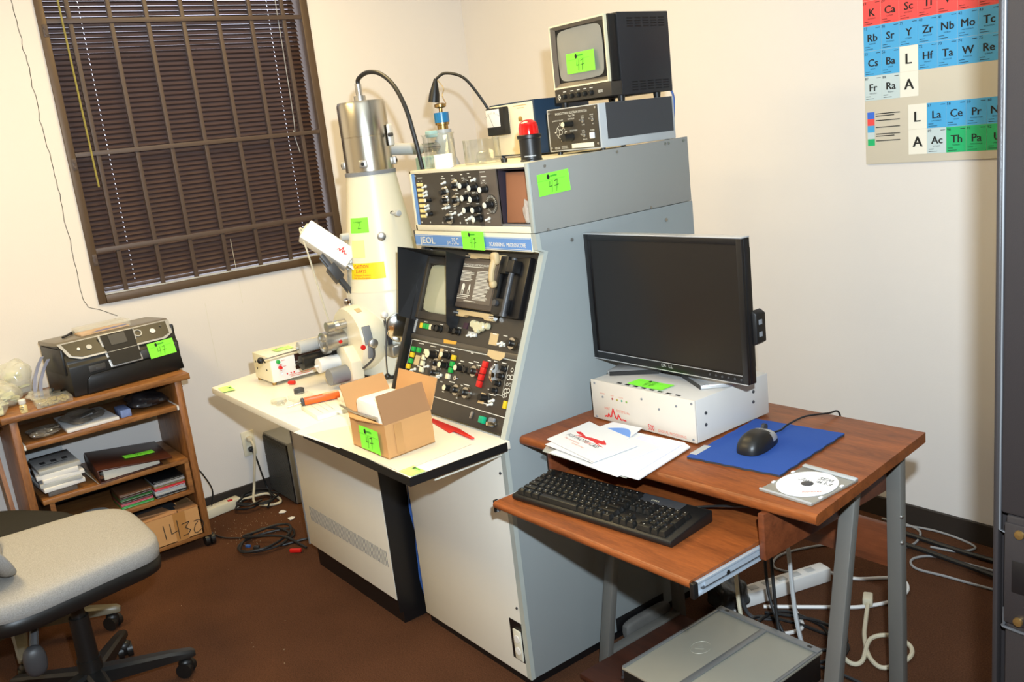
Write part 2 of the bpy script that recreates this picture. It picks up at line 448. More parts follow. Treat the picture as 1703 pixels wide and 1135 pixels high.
# ------------------------------------------------------------------ oak shelf unit under the window
X0, X1 = .02, .40
bs = thing('shelf_unit', 'oak laminate shelf unit on casters below the window, holding the printer', 'shelf', (.21, -2.215, 0))
MB().box((X0, -2.562, .728), (X1+.008, -1.866, .754), .004).build('top_board', m_oak, bs)
for y in (-2.537, -1.930):
    MB().box((X0, y, .048), (X1, y+.028, .728), .002).build('side_panel', m_oakv, bs)
sh = MB().box((X0+.02, -2.500, .611), (X1-.004, -1.939, .631), .002).build('pull_out_shelf', m_oak, bs)
for y in (-2.508, -1.938):
    MB().box((X0+.04, y, .612), (X1-.002, y+.007, .630)).build('slide_rail', m_white, sh)
cdb = MB().box((X0+.02, -2.490, .385), (X1, -1.937, .404), .002)
cdb.box((X0+.02, -2.470, .248), (X1-.002, -1.937, .266), .002)
cdb.box((X0+.02, -2.470, .266), (X1-.002, -2.452, .385)); cdb.box((X0+.02, -1.955, .266), (X1-.002, -1.937, .385))
cb_ = cdb.build('middle_shelf', m_oak, bs)
MB().box((X0+.02, -2.452, .266), (X0+.03, -1.955, .385)).build('back_board', m_blkm, cb_)
MB().box((X0, -2.509, .048), (X1, -1.930, .066), .002).build('bottom_shelf', m_oak, bs)
for (x, y) in ((.385, -1.912), (.385, -2.52), (.05, -1.912), (.05, -2.52)):
    c = MB(); c.cyl((x, y-.020, .0245), (x, y-.004, .0245), .024, seg=20); c.cyl((x, y+.004, .0245), (x, y+.020, .0245), .024, seg=20)
    c.lathe([(.004, .02), (.018, .03), (.018, .046), (.006, .0475)], (x, y, 0), seg=14)
    c.build('caster', m_blk, bs)

# printer
PR = Matrix.Translation((.366, -2.298, .7552)) @ Matrix.Rotation(rad(98.4), 4, 'Z')
pr = thing('printer', 'black and silver photo printer with a green slip standing on the oak shelf unit', 'printer', mat=PR)
W, D = .452, .27
mb = MB(); mb.prism([(0.004, 0, .002), (.004, 0, .118), (.004, .012, .130), (.004, .012, .14), (.004, .07, .198), (.004, D, .190), (.004, D, .002)], (W-.008, 0, 0), .004)
mb.box((-.004, .03, .085), (.01, D-.02, .188), .006); mb.box((W-.01, .03, .085), (W+.004, D-.02, .188), .006)
mb.build('body', m_blk, pr, local=True)
nrm = V(0, -.058, .058).normalized()
MB().prism([(0.0, .062, .199), (0, .078, .212), (0, D, .205), (0, D, .186), (0, .07, .196)], (W, 0, 0), .003).build('lid', MAT('printer_silver_grey', (120, 112, 98), .35, .2), pr, local=True)
# sloping control face : from (y.012,z.13) to (y.062,z.2)
def pf(u, t, n=0.): return V(u, .010+.056*t, .136+.068*t)+V(0, -.77, .63)*n
mb = MB(); mb.prism([pf(.0, 1, .002), pf(W, 1, .002), pf(W-.012, .25, .002), pf(W-.05, .02, .002), pf(.06, .02, .002), pf(.02, .25, .002)], V(0, -.77, .63)*.004, .001)
cp_ = mb.build('control_panel', m_silver, pr, local=True)
MB().prism([pf(.014, .93, .0065), pf(W-.018, .93, .0065), pf(W-.026, .26, .0065), pf(W-.06, .11, .0065), pf(.066, .11, .0065), pf(.032, .26, .0065)], V(0, -.77, .63)*.001).build('panel_inset', m_blkm, cp_, local=True)
for (u, t, r, mm) in ((.065, .52, .006, m_white), (.105, .5, .0105, m_lgrey), (.365, .55, .011, m_white), (.405, .72, .005, m_dgrey)):
    MB().cyl(pf(u, t, .007), pf(u, t, .011), r).build('button', mm, cp_, local=True)
MB().lathe([(.0165, 0), (.0165, .003), (.0125, .003), (.0125, 0)], pf(.305, .62, .008), (0, -.77, .63), capb=False, capt=False).build('navigation_ring', m_lgrey, cp_, local=True)
# flip-out screen, its lower half hanging over the front
fs = MB(); fs.prism([(.157, -.005, .080), (.148, .050, .202), (.294, .050, .202), (.286, -.005, .080)], (0, -.008, .004), .002)
fs_ = fs.build('flip_screen', m_silver, pr, local=True)
MB().prism([(.164, -.0145, .0885), (.155, .038, .206), (.287, .038, .206), (.279, -.0145, .0885)], (0, -.0015, .001)).build('screen_glass', m_blkm, fs_, local=True)
MB().prism([(.185, .017, .163), (.183, .035, .202), (.25, .035, .202), (.25, .017, .163)], (0, -.0022, .0012)).build('display', MAT('dim_display', (84, 82, 78), .2), fs_, local=True)
mb = MB(); mb.prism([(.05, -.012, .004), (.062, -.012, .062), (.075, -.012, .074), (W-.012, -.012, .080), (W-.004, -.012, .004)], (0, .014, 0), .003)
mb.build('paper_tray', m_blkm, pr, local=True)
MB().box((.075, -.004, .082), (.14, .004, .108), .003).box((.10, -.006, .086), (.135, -.002, .097), .001).build('card_slot_door', m_dgrey, pr, local=True)
MB().box((.285, -.006, .082), (.44, .004, .118), .003).build('front_strip', m_dgrey, pr, local=True)
rootM = PR
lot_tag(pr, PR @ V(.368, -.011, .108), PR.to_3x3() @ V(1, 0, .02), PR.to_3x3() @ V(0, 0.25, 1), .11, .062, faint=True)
# clear sleeve lying on the printer lid
mb = MB(); c = PR
def q(u, d, z): return PR @ V(u, d, z)
def lidz(d): return .2125-.037*(d-.078)
S1 = thing('print_sleeve', 'clear plastic box of colour prints lying on top of the printer', 'plastic box', q(.16, .15, .212))
MB().prism([q(.105, .085, .213), q(.30, .088, .213), q(.31, .20, .2085), q(.12, .20, .2085)], (0, 0, .006)).build('colour_print', MAT('colour_print', (214, 170, 120), .5, var=.5, scale=9), S1)
MB().prism([q(.15, .087, .219), q(.29, .089, .219), q(.30, .125, .2175), q(.18, .115, .2175)], (0, 0, .0015)).build('blue_print', MAT('blue_print', (70, 70, 150), .5, var=.4, scale=20), S1)
mb = MB(); mb.prism([q(.10, .081, .2125), q(.305, .084, .2125), q(.317, .205, .208), q(.115, .205, .208)], (0, 0, .03), .002)
mb.build('clear_cover', m_clear, S1)
MB_ = MB().cyl(q(.06, .16, .2145), q(.115, .225, .213), .0045); MB_.cyl(q(.115, .225, .213), q(.135, .25, .2124), .0058)
solo(MB_, 'marker_pen', m_blkm, 'black marker pen lying on the left of the printer lid', 'pen', q(.095, .2, .211))

# odds and ends on the left of the shelf top
def bag(name, label, c, size, seed, mat=m_bag, cat='plastic bag', fill=None, group='plastic bags', tilt=0):
    r_ = random.Random(seed); ph = [r_.uniform(0, 6) for _ in range(9)]
    def cr(p):
        n = 1+.12*math.sin(ph[0]+p.x/size[0]*4+p.y/size[1]*3)+.10*math.sin(ph[1]+p.z/size[2]*4+p.y/size[1]*4)+.03*math.sin(ph[2]+p.x/size[0]*9+p.z/size[2]*7)
        q_ = Vector((p.x*n, p.y*n, p.z*(n if p.z > 0 else 1)))
        return q_
    t = thing(name, label, cat, (c[0], c[1], c[2]-size[2]), tilt, group)
    mb = MB(); mb.sell(c, size, .7, .7, 36, 20, cr); mb.build('bag_film', mat, t)
    if fill:
        mb = MB()
        for k in range(fill[1]):
            a = V(c[0]+r_.uniform(-.55, .55)*size[0], c[1]+r_.uniform(-.6, .6)*size[1], c[2]+r_.uniform(-.6, .35)*size[2])
            mb.obox(a, [r_.uniform(.6, .95)*size[0], r_.uniform(.6, .95)*size[1], .004], Matrix.Rotation(r_.uniform(-.6, .6), 3, V(r_.uniform(-1, 1), r_.uniform(-1, 1), .3).normalized()))
        mb.build('contents', fill[0], t)
    return t
m_sage = MAT('sage_card', (206, 210, 178), .7, var=.12, scale=8)
bag('plastic_bag', 'clear plastic bag of pale green cards heaped on the shelf top beside the vial', (.205, -2.505, .80), (.070, .048, .045), 5, fill=(m_sage, 12))
bag('plastic_bag', 'clear crumpled bag standing tall behind the vial against the window wall', (.075, -2.445, .825), (.048, .055, .07), 9, fill=(m_sage, 6))
bag('plastic_bag', 'clear crumpled bag at the far left edge of the shelf top', (.335, -2.553, .785), (.045, .028, .03), 12, fill=(m_sage, 5))
bag('plastic_bag', 'flat clear pouch lying behind the lidded clear sample case', (.225, -2.386, .772), (.045, .048, .016), 15)
vt = thing('vial', 'small white-capped glass vial with a handwritten label on the shelf top', 'vial', (.395, -2.478, .7545))
MB().lathe([(.0125, 0), (.013, .003), (.013, .026), (.010, .031), (.010, .033)], (.395, -2.478, .7545)).build('glass_body', MAT('vial_cream', (226, 206, 150), .25, var=.1), vt)
MB().lathe([(.0115, .033), (.0125, .035), (.0125, .048), (.011, .05)], (.395, -2.478, .7545)).build('cap', m_white, vt)
sb = MB(); sb.recalc = False
fx = V(.898, -.44, 0).normalized(); tx = V(.44, .898, 0).normalized()
for k, (a, b) in enumerate(((-.006, .006), (-.007, .003), (-.004, .006))):
    sb.stroke([(a, .022-k*.006), ((a+b)/2, .023-k*.006), (b, .0215-k*.006)], .0018, V(.395, -2.478, .7545)+fx*.0145, tx, V(0, 0, 1))
sb.build('lettering', m_ink, vt, sharp=None)
sc_ = thing('sample_case', 'clear hinged plastic case of small samples at the front of the shelf top', 'case', (.36, -2.372, .7545))
poly = [(.404, -2.436), (.400, -2.308), (.290, -2.306), (.285, -2.43)]
MB().prism([(x, y, .7555) for x, y in poly], (0, 0, .022), .002).build('case_shell', m_clear, sc_)
mb = MB(); r_ = random.Random(4)
for k in range(46):
    x = r_.uniform(.297, .392); y = r_.uniform(-2.422, -2.318); mb.obox((x, y, .764), (.010, .012, .008), Matrix.Rotation(r_.uniform(0, 3), 3, 'Z'))
mb.build('samples', MAT('tan_samples', (176, 160, 112), .6, var=.4, scale=90), sc_)
MB().cyl((.235, -2.352, .780), (.25, -2.318, .772), .011, seg=18).cyl((.235, -2.352, .780), (.232, -2.358, .7815), .017, seg=18)
kb = MB(); kb.cyl((.232, -2.345, .7665), (.246, -2.318, .7665), .011, seg=18); kb.cyl((.228, -2.353, .7715), (.232, -2.345, .7715), .0165, seg=18)
solo(kb, 'black_spool', m_blk, 'small black plastic spool lying against the printer foot', 'spool', (.235, -2.335, .7545))
for k, (b_, t_, lab) in enumerate((((.215, -2.405, .7555), (.215, -2.352, .915), 'left blue and grey plastic blade standing up behind the pouch'), ((.225, -2.385, .7555), (.225, -2.334, .902), 'right blue and grey plastic blade standing up behind the pouch'))):
    mb = MB(); b_ = V(*b_); t_ = V(*t_); md = b_.lerp(t_, .5)+V(0, -.016, .0)
    pts = [b_, b_.lerp(md, .6)+V(0, -.004, 0), md, md.lerp(t_, .6)+V(0, -.004, 0), t_]
    for a, c2 in zip(pts[:-1], pts[1:]):
        mb.prism([a+V(-.004, -.006, 0), a+V(-.004, .006, 0), c2+V(-.004, .006, 0), c2+V(-.004, -.006, 0)], (.008, 0, 0))
    solo(mb, 'plastic_tongs', MAT('tong_plastic', (150, 154, 176), .3, var=.5, scale=12), lab, 'tongs', b_, group='plastic blades on the shelf top')

# pull-out shelf contents
bag('plastic_bag', 'smoky clear bag of silver foil at the left end of the pull-out shelf', (.325, -2.42, .650), (.056, .055, .016), 21, mat=m_bagd, fill=(m_steel, 6))
bk = MB().prism([(.385, -2.352, .6318), (.378, -2.158, .6318), (.12, -2.17, .6318), (.12, -2.35, .6318)], (0, 0, .012), .001)
solo(bk, 'booklet', m_paper, 'thick white booklet lying in the middle of the pull-out shelf', 'booklet', (.25, -2.26, .6318))
bag('plastic_bag', 'smoky clear bag with grey sheet lying on the white booklet', (.27, -2.265, .659), (.09, .072, .012), 23, mat=m_bagd, fill=(m_dgrey, 5))
bx = MB().box((.27, -2.148, .6318), (.37, -2.108, .662), .002)
solo(bx, 'small_carton', MAT('pale_blue_carton', (120, 140, 190), .5, var=.4, scale=40), 'small pale blue carton on the pull-out shelf right of the booklet', 'carton', (.32, -2.128, .6318))
bag('plastic_bag', 'black crumpled plastic bag filling the right half of the pull-out shelf', (.25, -2.02, .662), (.11, .07, .028), 25, mat=MAT('black_film', (40, 38, 40), .25, var=.3))

# middle shelf contents
cs = MB().prism([(.368, -2.462, .4045), (.372, -2.358, .4045), (.25, -2.345, .4045), (.245, -2.455, .4045)], (0, 0, .024), .001)
ct = thing('plastic_case', 'clear plastic case under the stack of white booklets', 'case', (.30, -2.405, .4045))
cs.build('case_shell', m_clear, ct)
MB().prism([(.355, -2.452, .407), (.358, -2.372, .407), (.262, -2.36, .407), (.258, -2.445, .407)], (0, 0, .015)).build('contents', MAT('brown_sheet', (104, 84, 66), .5), ct)
names = ['lowest white booklet in the stack on the middle shelf', 'second white booklet from the bottom of the middle-shelf stack', 'third white booklet from the bottom of the middle-shelf stack', 'fourth white booklet up in the middle-shelf stack', 'white printed booklet on top of the middle-shelf stack']
z = .4288
for k in range(5):
    a = rad([4, -3, 2, -4, 1][k]); cx, cy = .285-.004*k, -2.405+.004*((k*7) % 3-1); th = [.016, .016, .015, .018, .016][k]
    c_, s_ = math.cos(a), math.sin(a)
    P = [(cx+c_*u-s_*v, cy+s_*u+c_*v, z) for (u, v) in ((-.105, -.074), (.105, -.074), (.105, .074), (-.105, .074))]
    ti = thing('booklet', names[k], 'booklet', (cx, cy, z), 0, 'white booklets on the middle shelf')
    MB().prism(P, (0, 0, th), .0008).build('cover', [m_paper, m_lgrey, m_paper, m_paper, m_lgrey][k], ti)
    if k == 4:
        lb = MB(); lb.recalc = False
        for j in range(3): lb.box((cx-.02, cy-.05+j*.04, z+th), (cx+.015, cy-.03+j*.04, z+th+.0006))
        lb.box((cx+.03, cy-.055, z+th), (cx+.036, cy+.045, z+th+.0006))
        lb.build('cover_print', m_dgrey, ti)
        MB().box((cx-.105, cy-.07, z+th), (cx-.085, cy+.07, z+th+.004)).build('black_edge', m_blk, ti)
    z += th+.0004
fo = MB()
fo.prism([(.045, -2.47, .4045), (.045, -2.33, .4045), (.03, -2.33, .60), (.03, -2.47, .57)], (-.004, 0, 0))
solo(fo, 'grey_folder', m_lgrey, 'thin grey folder standing at the back of the middle shelf behind the booklets', 'folder', (.04, -2.40, .4045))
bd = thing('ring_binder', 'dark brown leather ring binder with a green slip on the middle shelf', 'binder', (.25, -2.16, .4045))
bp_ = [(.405, -2.282), (.390, -2.035), (.12, -2.02), (.13, -2.268)]
MB().prism([(x, y, .4045) for x, y in bp_], (0, 0, .004), .001).build('back_cover', m_leather, bd)
top_ = MB(); top_.prism([(.405, -2.282, .455), (.415, -2.000, .428), (.12, -1.985, .428), (.13, -2.268, .466)], (0, 0, .005), .0015)
top_.prism([(.405, -2.284, .406), (.405, -2.284, .459), (.13, -2.270, .470), (.13, -2.270, .406)], (0, .005, 0), .0015)
top_.build('front_cover', m_leather, bd)
MB().prism([(.393, -2.262, .4105), (.384, -2.045, .4105), (.384, -2.045, .428), (.393, -2.262, .450)], (-.24, .008, 0), .001).build('pages', MAT('page_block', (226, 218, 200), .7, var=.12, scale=40, stretch=(1, 1, 20)), bd)
MB().cyl((.404, -2.274, .432), (.408, -2.274, .432), .008, seg=14).build('spine_ring', m_chrome, bd)
lot_tag(bd, (.30, -2.10, .4475), (-.055, .998, -.094), (-1, -.05, .03), .12, .046, faint=True)
ps = MB(); ps.prism([(.40, -2.288, .4055), (.25, -2.292, .4055), (.20, -2.305, .452), (.33, -2.315, .445)], (0, .001, .0008))
solo(ps, 'loose_sheet', m_lgrey, 'grey loose sheet leaning on the left edge of the brown binder', 'paper', (.3, -2.295, .4045))

# cd cases in the middle shelf's compartment
m_cd = [MAT('cd_'+n, c, .3) for n, c in (('green', (36, 150, 66)), ('pink', (168, 70, 90)), ('brown', (82, 52, 38)), ('green_dark', (30, 92, 44)), ('olive', (104, 86, 40)), ('brown2', (96, 66, 46)), ('black', (26, 26, 28)), ('clear', (168, 170, 170)), ('white', (206, 206, 206)), ('red', (196, 40, 56)), ('gold', (150, 128, 70)), ('grey', (150, 150, 156)))]
st1 = [(0, 'bright green'), (1, 'dusky pink'), (2, 'brown'), (3, 'dark green'), (2, 'dark brown'), (5, 'reddish brown')]
st2 = [(6, 'black'), (7, 'clear'), (8, 'white'), (9, 'red'), (10, 'gold'), (11, 'grey'), (6, 'glossy black')]
pos = ['at the bottom of', 'second up in', 'third up in', 'fourth up in', 'fifth up in', 'sixth up in', 'topmost of']
for (stk, ya, nm) in ((st1, -2.222, 'left'), (st2, -2.086, 'right')):
    z = .2665
    for k, (ci, cn) in enumerate(stk):
        w = .126 if nm == 'left' else .124; dx = ((k*37) % 5)*.002
        ti = thing('cd_case', '%s disc case, %s the %s pile in the oak compartment' % (cn, pos[k], nm), 'disc case', (.31, ya+w/2, z), 0, 'disc cases in the oak compartment')
        MB().box((.245-dx, ya, z), (.385-dx, ya+w, z+.0098), .001).build('case', m_cd[ci], ti)
        MB().box((.3852-dx, ya+.003, z+.0035), (.3862-dx, ya+w-.003, z+.0045)).build('seam', m_lgrey, ti)
        z += .0102
dsk = MB(); dsk.lathe([(.0075, 0), (.06, 0), (.06, .0012), (.0075, .0012), (.0075, 0)], (.318, -2.318, .2672), capb=False, capt=False, seg=40)
solo(dsk, 'compact_disc', m_lgrey, 'silver compact disc lying loose in the oak compartment', 'disc', (.318, -2.318, .2662))
# marked carton on the bottom shelf
bx = thing('carton', 'brown cardboard carton marked 1430 in black on the bottom shelf', 'cardboard box', (.22, -2.14, .0665))
ya, yb = -2.30, -1.9345
mb = MB(); mb.box((.06, ya, .0665), (.40, yb, .0695)); mb.box((.396, ya, .0665), (.40, yb, .188)); mb.box((.06, ya, .0665), (.064, yb, .188)); mb.box((.06, ya, .0665), (.40, ya+.004, .188)); mb.box((.06, yb-.004, .0665), (.40, yb, .188))
mb.build('carton_body', m_card, bx)
fl = MB()
fl.prism([(.399, ya+.004, .1885), (.399, yb-.09, .1885), (.385, yb-.085, .196), (.388, yb-.11, .201), (.30, yb-.12, .195), (.30, ya+.01, .192)], (0, 0, .003))
fl.prism([(.399, yb-.085, .1885), (.399, yb-.002, .1885), (.33, yb-.004, .19), (.32, yb-.08, .19)], (0, 0, .003))
fl.build('torn_flap', m_card2, bx)
MB().box((.10, ya+.05, .16), (.36, yb-.06, .184), .002).build('contents', m_dgrey, bx)
tp = MB().box((.4002, -2.045, .066), (.4008, -1.995, .189)); tp.build('packing_tape', MAT('tape_brown', (176, 126, 72), .3), bx)
lb = MB(); lb.recalc = False
def zz(a, b): return (-2.093+.000411*(a-845)-.000087*(b-885)+.004, .154-.000149*(a-845)-.00044*(b-885)-.002)
for st in ([(845, 885), (880, 1010)], [(905, 865), (928, 958), (985, 925)], [(972, 830), (1008, 1000)], [(1020, 865), (1090, 835), (1055, 895), (1105, 915), (1085, 955), (1040, 975)], [(1135, 835), (1180, 818), (1220, 826), (1232, 860), (1215, 905), (1180, 938), (1150, 945), (1140, 915), (1150, 870), (1175, 835)]):
    lb.stroke([zz(*p) for p in st], .0032, (.4012, 0, 0), (0, 1, 0), (0, 0, 1))
lb.build('lettering', m_ink, bx, sharp=None)
# board leaning in the bay left of the shelf unit
wb = MB(); wb.prism([(.34, -2.60, .36), (.34, -2.575, .36), (.22, -2.60, .66), (.22, -2.615, .66)], (-.02, .0, 0)); 
wb = MB(); wb.prism([(.40, -2.585, .0), (.40, -2.570, .0), (.34, -2.585, .60), (.28, -2.612, .655), (.28, -2.627, .655), (.34, -2.6, .60)], (-.018, 0, 0))
solo(wb, 'wooden_board', m_oakv, 'tan wooden board leaning beside the left end of the shelf unit', 'board', (.39, -2.58, 0))
mt = MB().tube([(.36, -2.70, .68), (.36, -2.60, .688), (.33, -2.56, .70)], .010, 10)
gl = MB(); gl.box((.02, -2.78, 0), (.03, -2.60, .62)); 
lsb = thing('side_table', 'oak-edged table end with a chrome tube at the far left beside the shelf unit', 'table', (.2, -2.7, 0))
MB().box((.02, -2.98, .715), (.40, -2.568, .745), .004).build('table_top', m_oak, lsb)
mt.build('chrome_tube', m_chrome, lsb)
MB().box((.02, -2.95, .0), (.06, -2.92, .715)).box((.34, -2.95, 0), (.38, -2.92, .715)).build('leg', m_leg, lsb)

# ------------------------------------------------------------------ outlet, power strip, cables, heater under the window
ot = thing('wall_outlet', 'cream double wall outlet with two plugs below the window', 'outlet', (0, -1.541, .205))
MB().box((0.0, -1.572, .202), (.006, -1.509, .322), .002).build('cover_plate', m_cream, ot)
for z in (.288, .236):
    MB().lathe([(.0165, .006), (.0165, .009), (.0145, .010)], (0, -1.541, z), (1, 0, 0)).build('socket', m_ivory, ot)
pg = MB(); pg.obox((.025, -1.541, .288), (.03, .026, .022), None, .005)
pc = thing('power_strip', 'cream power strip on the carpet beside the shelf unit, cord looped up to the outlet', 'power strip', (.06, -1.75, 0))
RS = Matrix.Rotation(rad(98), 3, 'Z')
ps_ = MB(); ps_.obox((.075, -1.76, .0235), (.21, .055, .045), RS, .006); ps_.build('housing', m_cream, pc)
MB().obox((.083, -1.705, .0475), (.022, .016, .006), RS, .002).build('rocker_switch', m_red, pc)
so = MB()
for k in range(3): so.obox(V(.075, -1.76, .0465)+RS @ V(-.075+.036*k, 0, 0), (.024, .026, .002), RS, .003)
so.build('socket', m_ivory, pc)
pg.build('plug', m_ccream, pc)
MB().tube([(.035, -1.541, .286), (.065, -1.541, .262), (.06, -1.545, .2), (.055, -1.56, .12), (.05, -1.57, .06), (.10, -1.60, .008), (.19, -1.58, .008), (.215, -1.52, .008), (.15, -1.50, .0085), (.09, -1.53, .0225), (.07, -1.60, .024), (.068, -1.655, .024)], .0062, 8).build('cord', m_ccream, pc)
bp2 = MB(); bp2.obox((.022, -1.541, .236), (.026, .024, .022), None, .006)
bp2.tube([(.033, -1.541, .232), (.05, -1.535, .2), (.04, -1.52, .12), (.03, -1.505, .05), (.045, -1.497, .008), (.06, -1.492, .006)], .004, 7)
solo(bp2, 'plugged_cable', m_cblk, 'black cord plugged into the lower socket of the wall outlet', 'cord', (.04, -1.52, 0))
def loops(c, rx, ry, n, seed, r, z0=.006, ang=0., wob=.25, start=None, end=None):
    r_ = random.Random(seed); pts = []
    if start: pts += start
    N = int(n*9)
    for k in range(N):
        t = 2*PI*k/9+r_.uniform(-.08, .08); f = 1+wob*math.sin(k*1.7+seed)+r_.uniform(-.06, .06)
        x = rx*f*math.cos(t); y = ry*f*math.sin(t)
        pts.append((c[0]+x*math.cos(ang)-y*math.sin(ang), c[1]+x*math.sin(ang)+y*math.cos(ang), z0+r*2.0*(k/9)+.004*abs(math.sin(k*2.3))))
    if end: pts += end
    return MB().tube(pts, r, 7, 4)
solo(loops((.125, -1.595), .085, .085, 3.2, 2, .0048, z0=.012), 'black_cable_tangle', m_cblk, 'tangle of black cables heaped beside the cream power strip', 'cable', (.12, -1.6, 0))
solo(MB().tube([(.03, -1.80, .62), (.035, -1.855, .45), (.05, -1.83, .28), (.06, -1.795, .2), (.07, -1.77, .12), (.085, -1.79, .053)], .0032, 7), 'hanging_cable', m_cblk, 'thin black cord hanging behind the shelf unit to the power strip, right of the two', 'cord', (.075, -1.765, .048))
solo(MB().tube([(.08, -1.87, .70), (.10, -1.885, .45), (.13, -1.862, .25), (.15, -1.853, .1), (.16, -1.845, .007), (.2, -1.87, .006), (.36, -1.86, .006), (.45, -1.80, .006)], .0032, 7), 'hanging_cable', m_cblk, 'thin black cord running down beside the shelf unit side panel, left of the two', 'cord', (.12, -1.85, 0))
co = loops((.585, -1.745), .092, .118, 2.7, 5, .0052, ang=rad(20), wob=.11, start=[(.80, -1.58, .006), (.70, -1.60, .006)], end=[(.66, -1.70, .042), (.78, -1.65, .008)])
cot = thing('coiled_cable', 'loose coil of black cables on the carpet in front of the grey bench', 'cable', (.59, -1.74, 0))
co.build('cable', m_cblk, cot)
MB().obox((.60, -1.825, .026), (.022, .012, .010), Matrix.Rotation(.5, 3, 'Z'), .002).build('blue_tie', m_cblue, cot)
MB().obox((.655, -1.81, .032), (.026, .018, .014), Matrix.Rotation(.9, 3, 'Z'), .004).build('plug', m_cblk, cot)
MB().obox((.775, -1.695, .012), (.05, .014, .016), Matrix.Rotation(.75, 3, 'Z'), .004).build('red_plug', m_red, cot)
he = thing('fan_heater', 'grey box with a black mesh front standing against the wall under the bench', 'heater', (.16, -1.33, 0))
MB().box((.016, -1.47, .006), (.30, -1.20, .300), .003).build('case', m_grey, he)
mm = MB().box((.022, -1.476, .012), (.294, -1.470, .290)); me_ = mm.build('mesh_front', m_blkm, he)
wr = MB()
for k in range(34):
    x = .026+k*.008; wr.box((x, -1.4775, .014), (x+.0022, -1.476, .288))
for k in range(40):
    z = .016+k*.0068; wr.box((.024, -1.479, z), (.292, -1.4775, z+.0018))
wr.build('wire_mesh', MAT('mesh_wire', (84, 82, 78), .4, .3), me_, sharp=None)
lot_tag(he, (.285, -1.40, .3008), (1, 0, 0), (0, 1, 0), .05, .05, num=False)
for (x, y, s_, l) in ((.325, -1.555, .022, 'white torn paper scrap on the carpet nearer the mesh heater'), (.43, -1.56, .022, 'white torn paper scrap on the carpet nearer the grey bench')):
    mb = MB(); r_ = random.Random(int(x*1000)); P = [(x+s_*(.6+.5*r_.random())*math.cos(a*PI/4), y+s_*(.5+.4*r_.random())*math.sin(a*PI/4), .0035) for a in range(8)]
    mb.prism(P, (0, 0, .002)); solo(mb, 'paper_scrap', m_paper, l, 'paper scrap', (x, y, 0), group='torn paper scraps')
db = MB(); r_ = random.Random(8)
for k in range(120):
    x = r_.gauss(.38, .10); y = r_.gauss(-1.74, .08); s_ = r_.uniform(.0010, .0024)
    if x < .42 and y < -1.86: continue
    db.obox((x, y, s_/2+.0003), (s_, s_*1.4, s_), Matrix.Rotation(r_.uniform(0, 3), 3, 'Z'))
for k in range(22):
    x = r_.uniform(.5, 2.2); y = r_.uniform(-2.7, -1.95); s_ = r_.uniform(.0012, .0028)
    db.obox((x, y, s_/2+.0003), (s_, s_*1.4, s_), Matrix.Rotation(r_.uniform(0, 3), 3, 'Z'))
solo(db, 'carpet_crumbs', MAT('crumb_tan', (150, 126, 96), .8, var=.3), 'pale crumbs scattered over the brown carpet by the shelf unit', 'crumbs', (.38, -1.74, 0), kind='stuff')

# ------------------------------------------------------------------ office chairs
def star_base(root, c, a0, rad0, hub_z, mat_leg, n=5, short=()):
    for k in range(n):
        rad_ = .235 if k in short else rad0
        a = a0+2*PI*k/n; d = V(math.cos(a), math.sin(a), 0); s_ = V(-d.y, d.x, 0)
        tip = V(c[0], c[1], 0)+d*rad_
        mb = MB()
        prof = [(0.02, .028, .075, hub_z), (.35*rad_, .024, .072, hub_z-.010), (.8*rad_, .019, .068, .100), (rad_+.012, .017, .066, .088), (rad_+.024, .010, .066, .080)]
        vs = []
        for (r_, hw, zb, zt) in prof:
            p = V(c[0], c[1], 0)+d*r_
            for (sx, z) in ((-1, zb), (-1, zt-.008), (-.6, zt), (.6, zt), (1, zt-.008), (1, zb)):
                vs.append(p+s_*hw*sx+V(0, 0, z))
        fs = []
        for i in range(len(prof)-1):
            for j in range(6): fs.append([i*6+j, i*6+(j+1) % 6, (i+1)*6+(j+1) % 6, (i+1)*6+j])
        fs += [[0, 1, 2, 3, 4, 5], [24+j for j in range(6)][::-1]]
        mb._add(vs, fs)
        lg = mb.build('base_leg', mat_leg, root)
        cs_ = MB(); q_ = a+1.1+k*.9; w = V(math.cos(q_), math.sin(q_), 0); o_ = V(-w.y, w.x, 0)*.012
        ctr = tip+V(0, 0, .0255)+o_
        for sg in (-1, 1): cs_.cyl(ctr+w*sg*.006, ctr+w*sg*.023, .025, seg=20)
        cs_.cyl(tip+V(0, 0, .03), tip+V(0, 0, .072), .009, seg=10)
        cs_.sell(ctr+V(0, 0, .010), (.022, .022, .026), .8, .8, 16, 8)
        cs_.build('caster', m_blk, lg)
HC_ = (1.272, -2.575)
ch = thing('office_chair', 'grey fabric office chair with black seat shell in front of the shelf unit', 'office chair', (HC_[0], HC_[1], 0), 0, 'office chairs')
def seatf(p):
    q_ = p.copy()
    t = p.y/.255
    q_.z = p.z-.030*max(0, t-.35)**1.5*(1 if p.z > -1 else 1)+.012*max(0, -t-.3)
    q_.x = q_.x*(1-.13*t)-.028*t
    return q_
mb = MB(); mb.sell((1.262, -2.585, .492), (.262, .258, .042), .42, .42, 48, 16, seatf); mb.build('seat_cushion', m_fab, ch, sharp=80)
mb = MB(); mb.sell((1.262, -2.585, .452), (.262, .256, .034), .35, .42, 48, 12, seatf); mb.build('seat_shell', m_blk, ch, sharp=80)
def bf(p):
    q_ = p.copy(); q_.y += .10*(p.x/.22)**2*.6-.18*(p.z/.26) ; return q_
mb = MB(); mb.sell((1.285, -2.925, .80), (.225, .035, .27), .6, .5, 40, 20, bf); mb.build('backrest', m_fab, ch, sharp=80)
mb = MB(); mb.sell((1.285, -2.952, .80), (.22, .028, .262), .6, .5, 40, 20, bf); mb.build('backrest_shell', m_blk, ch, sharp=80)
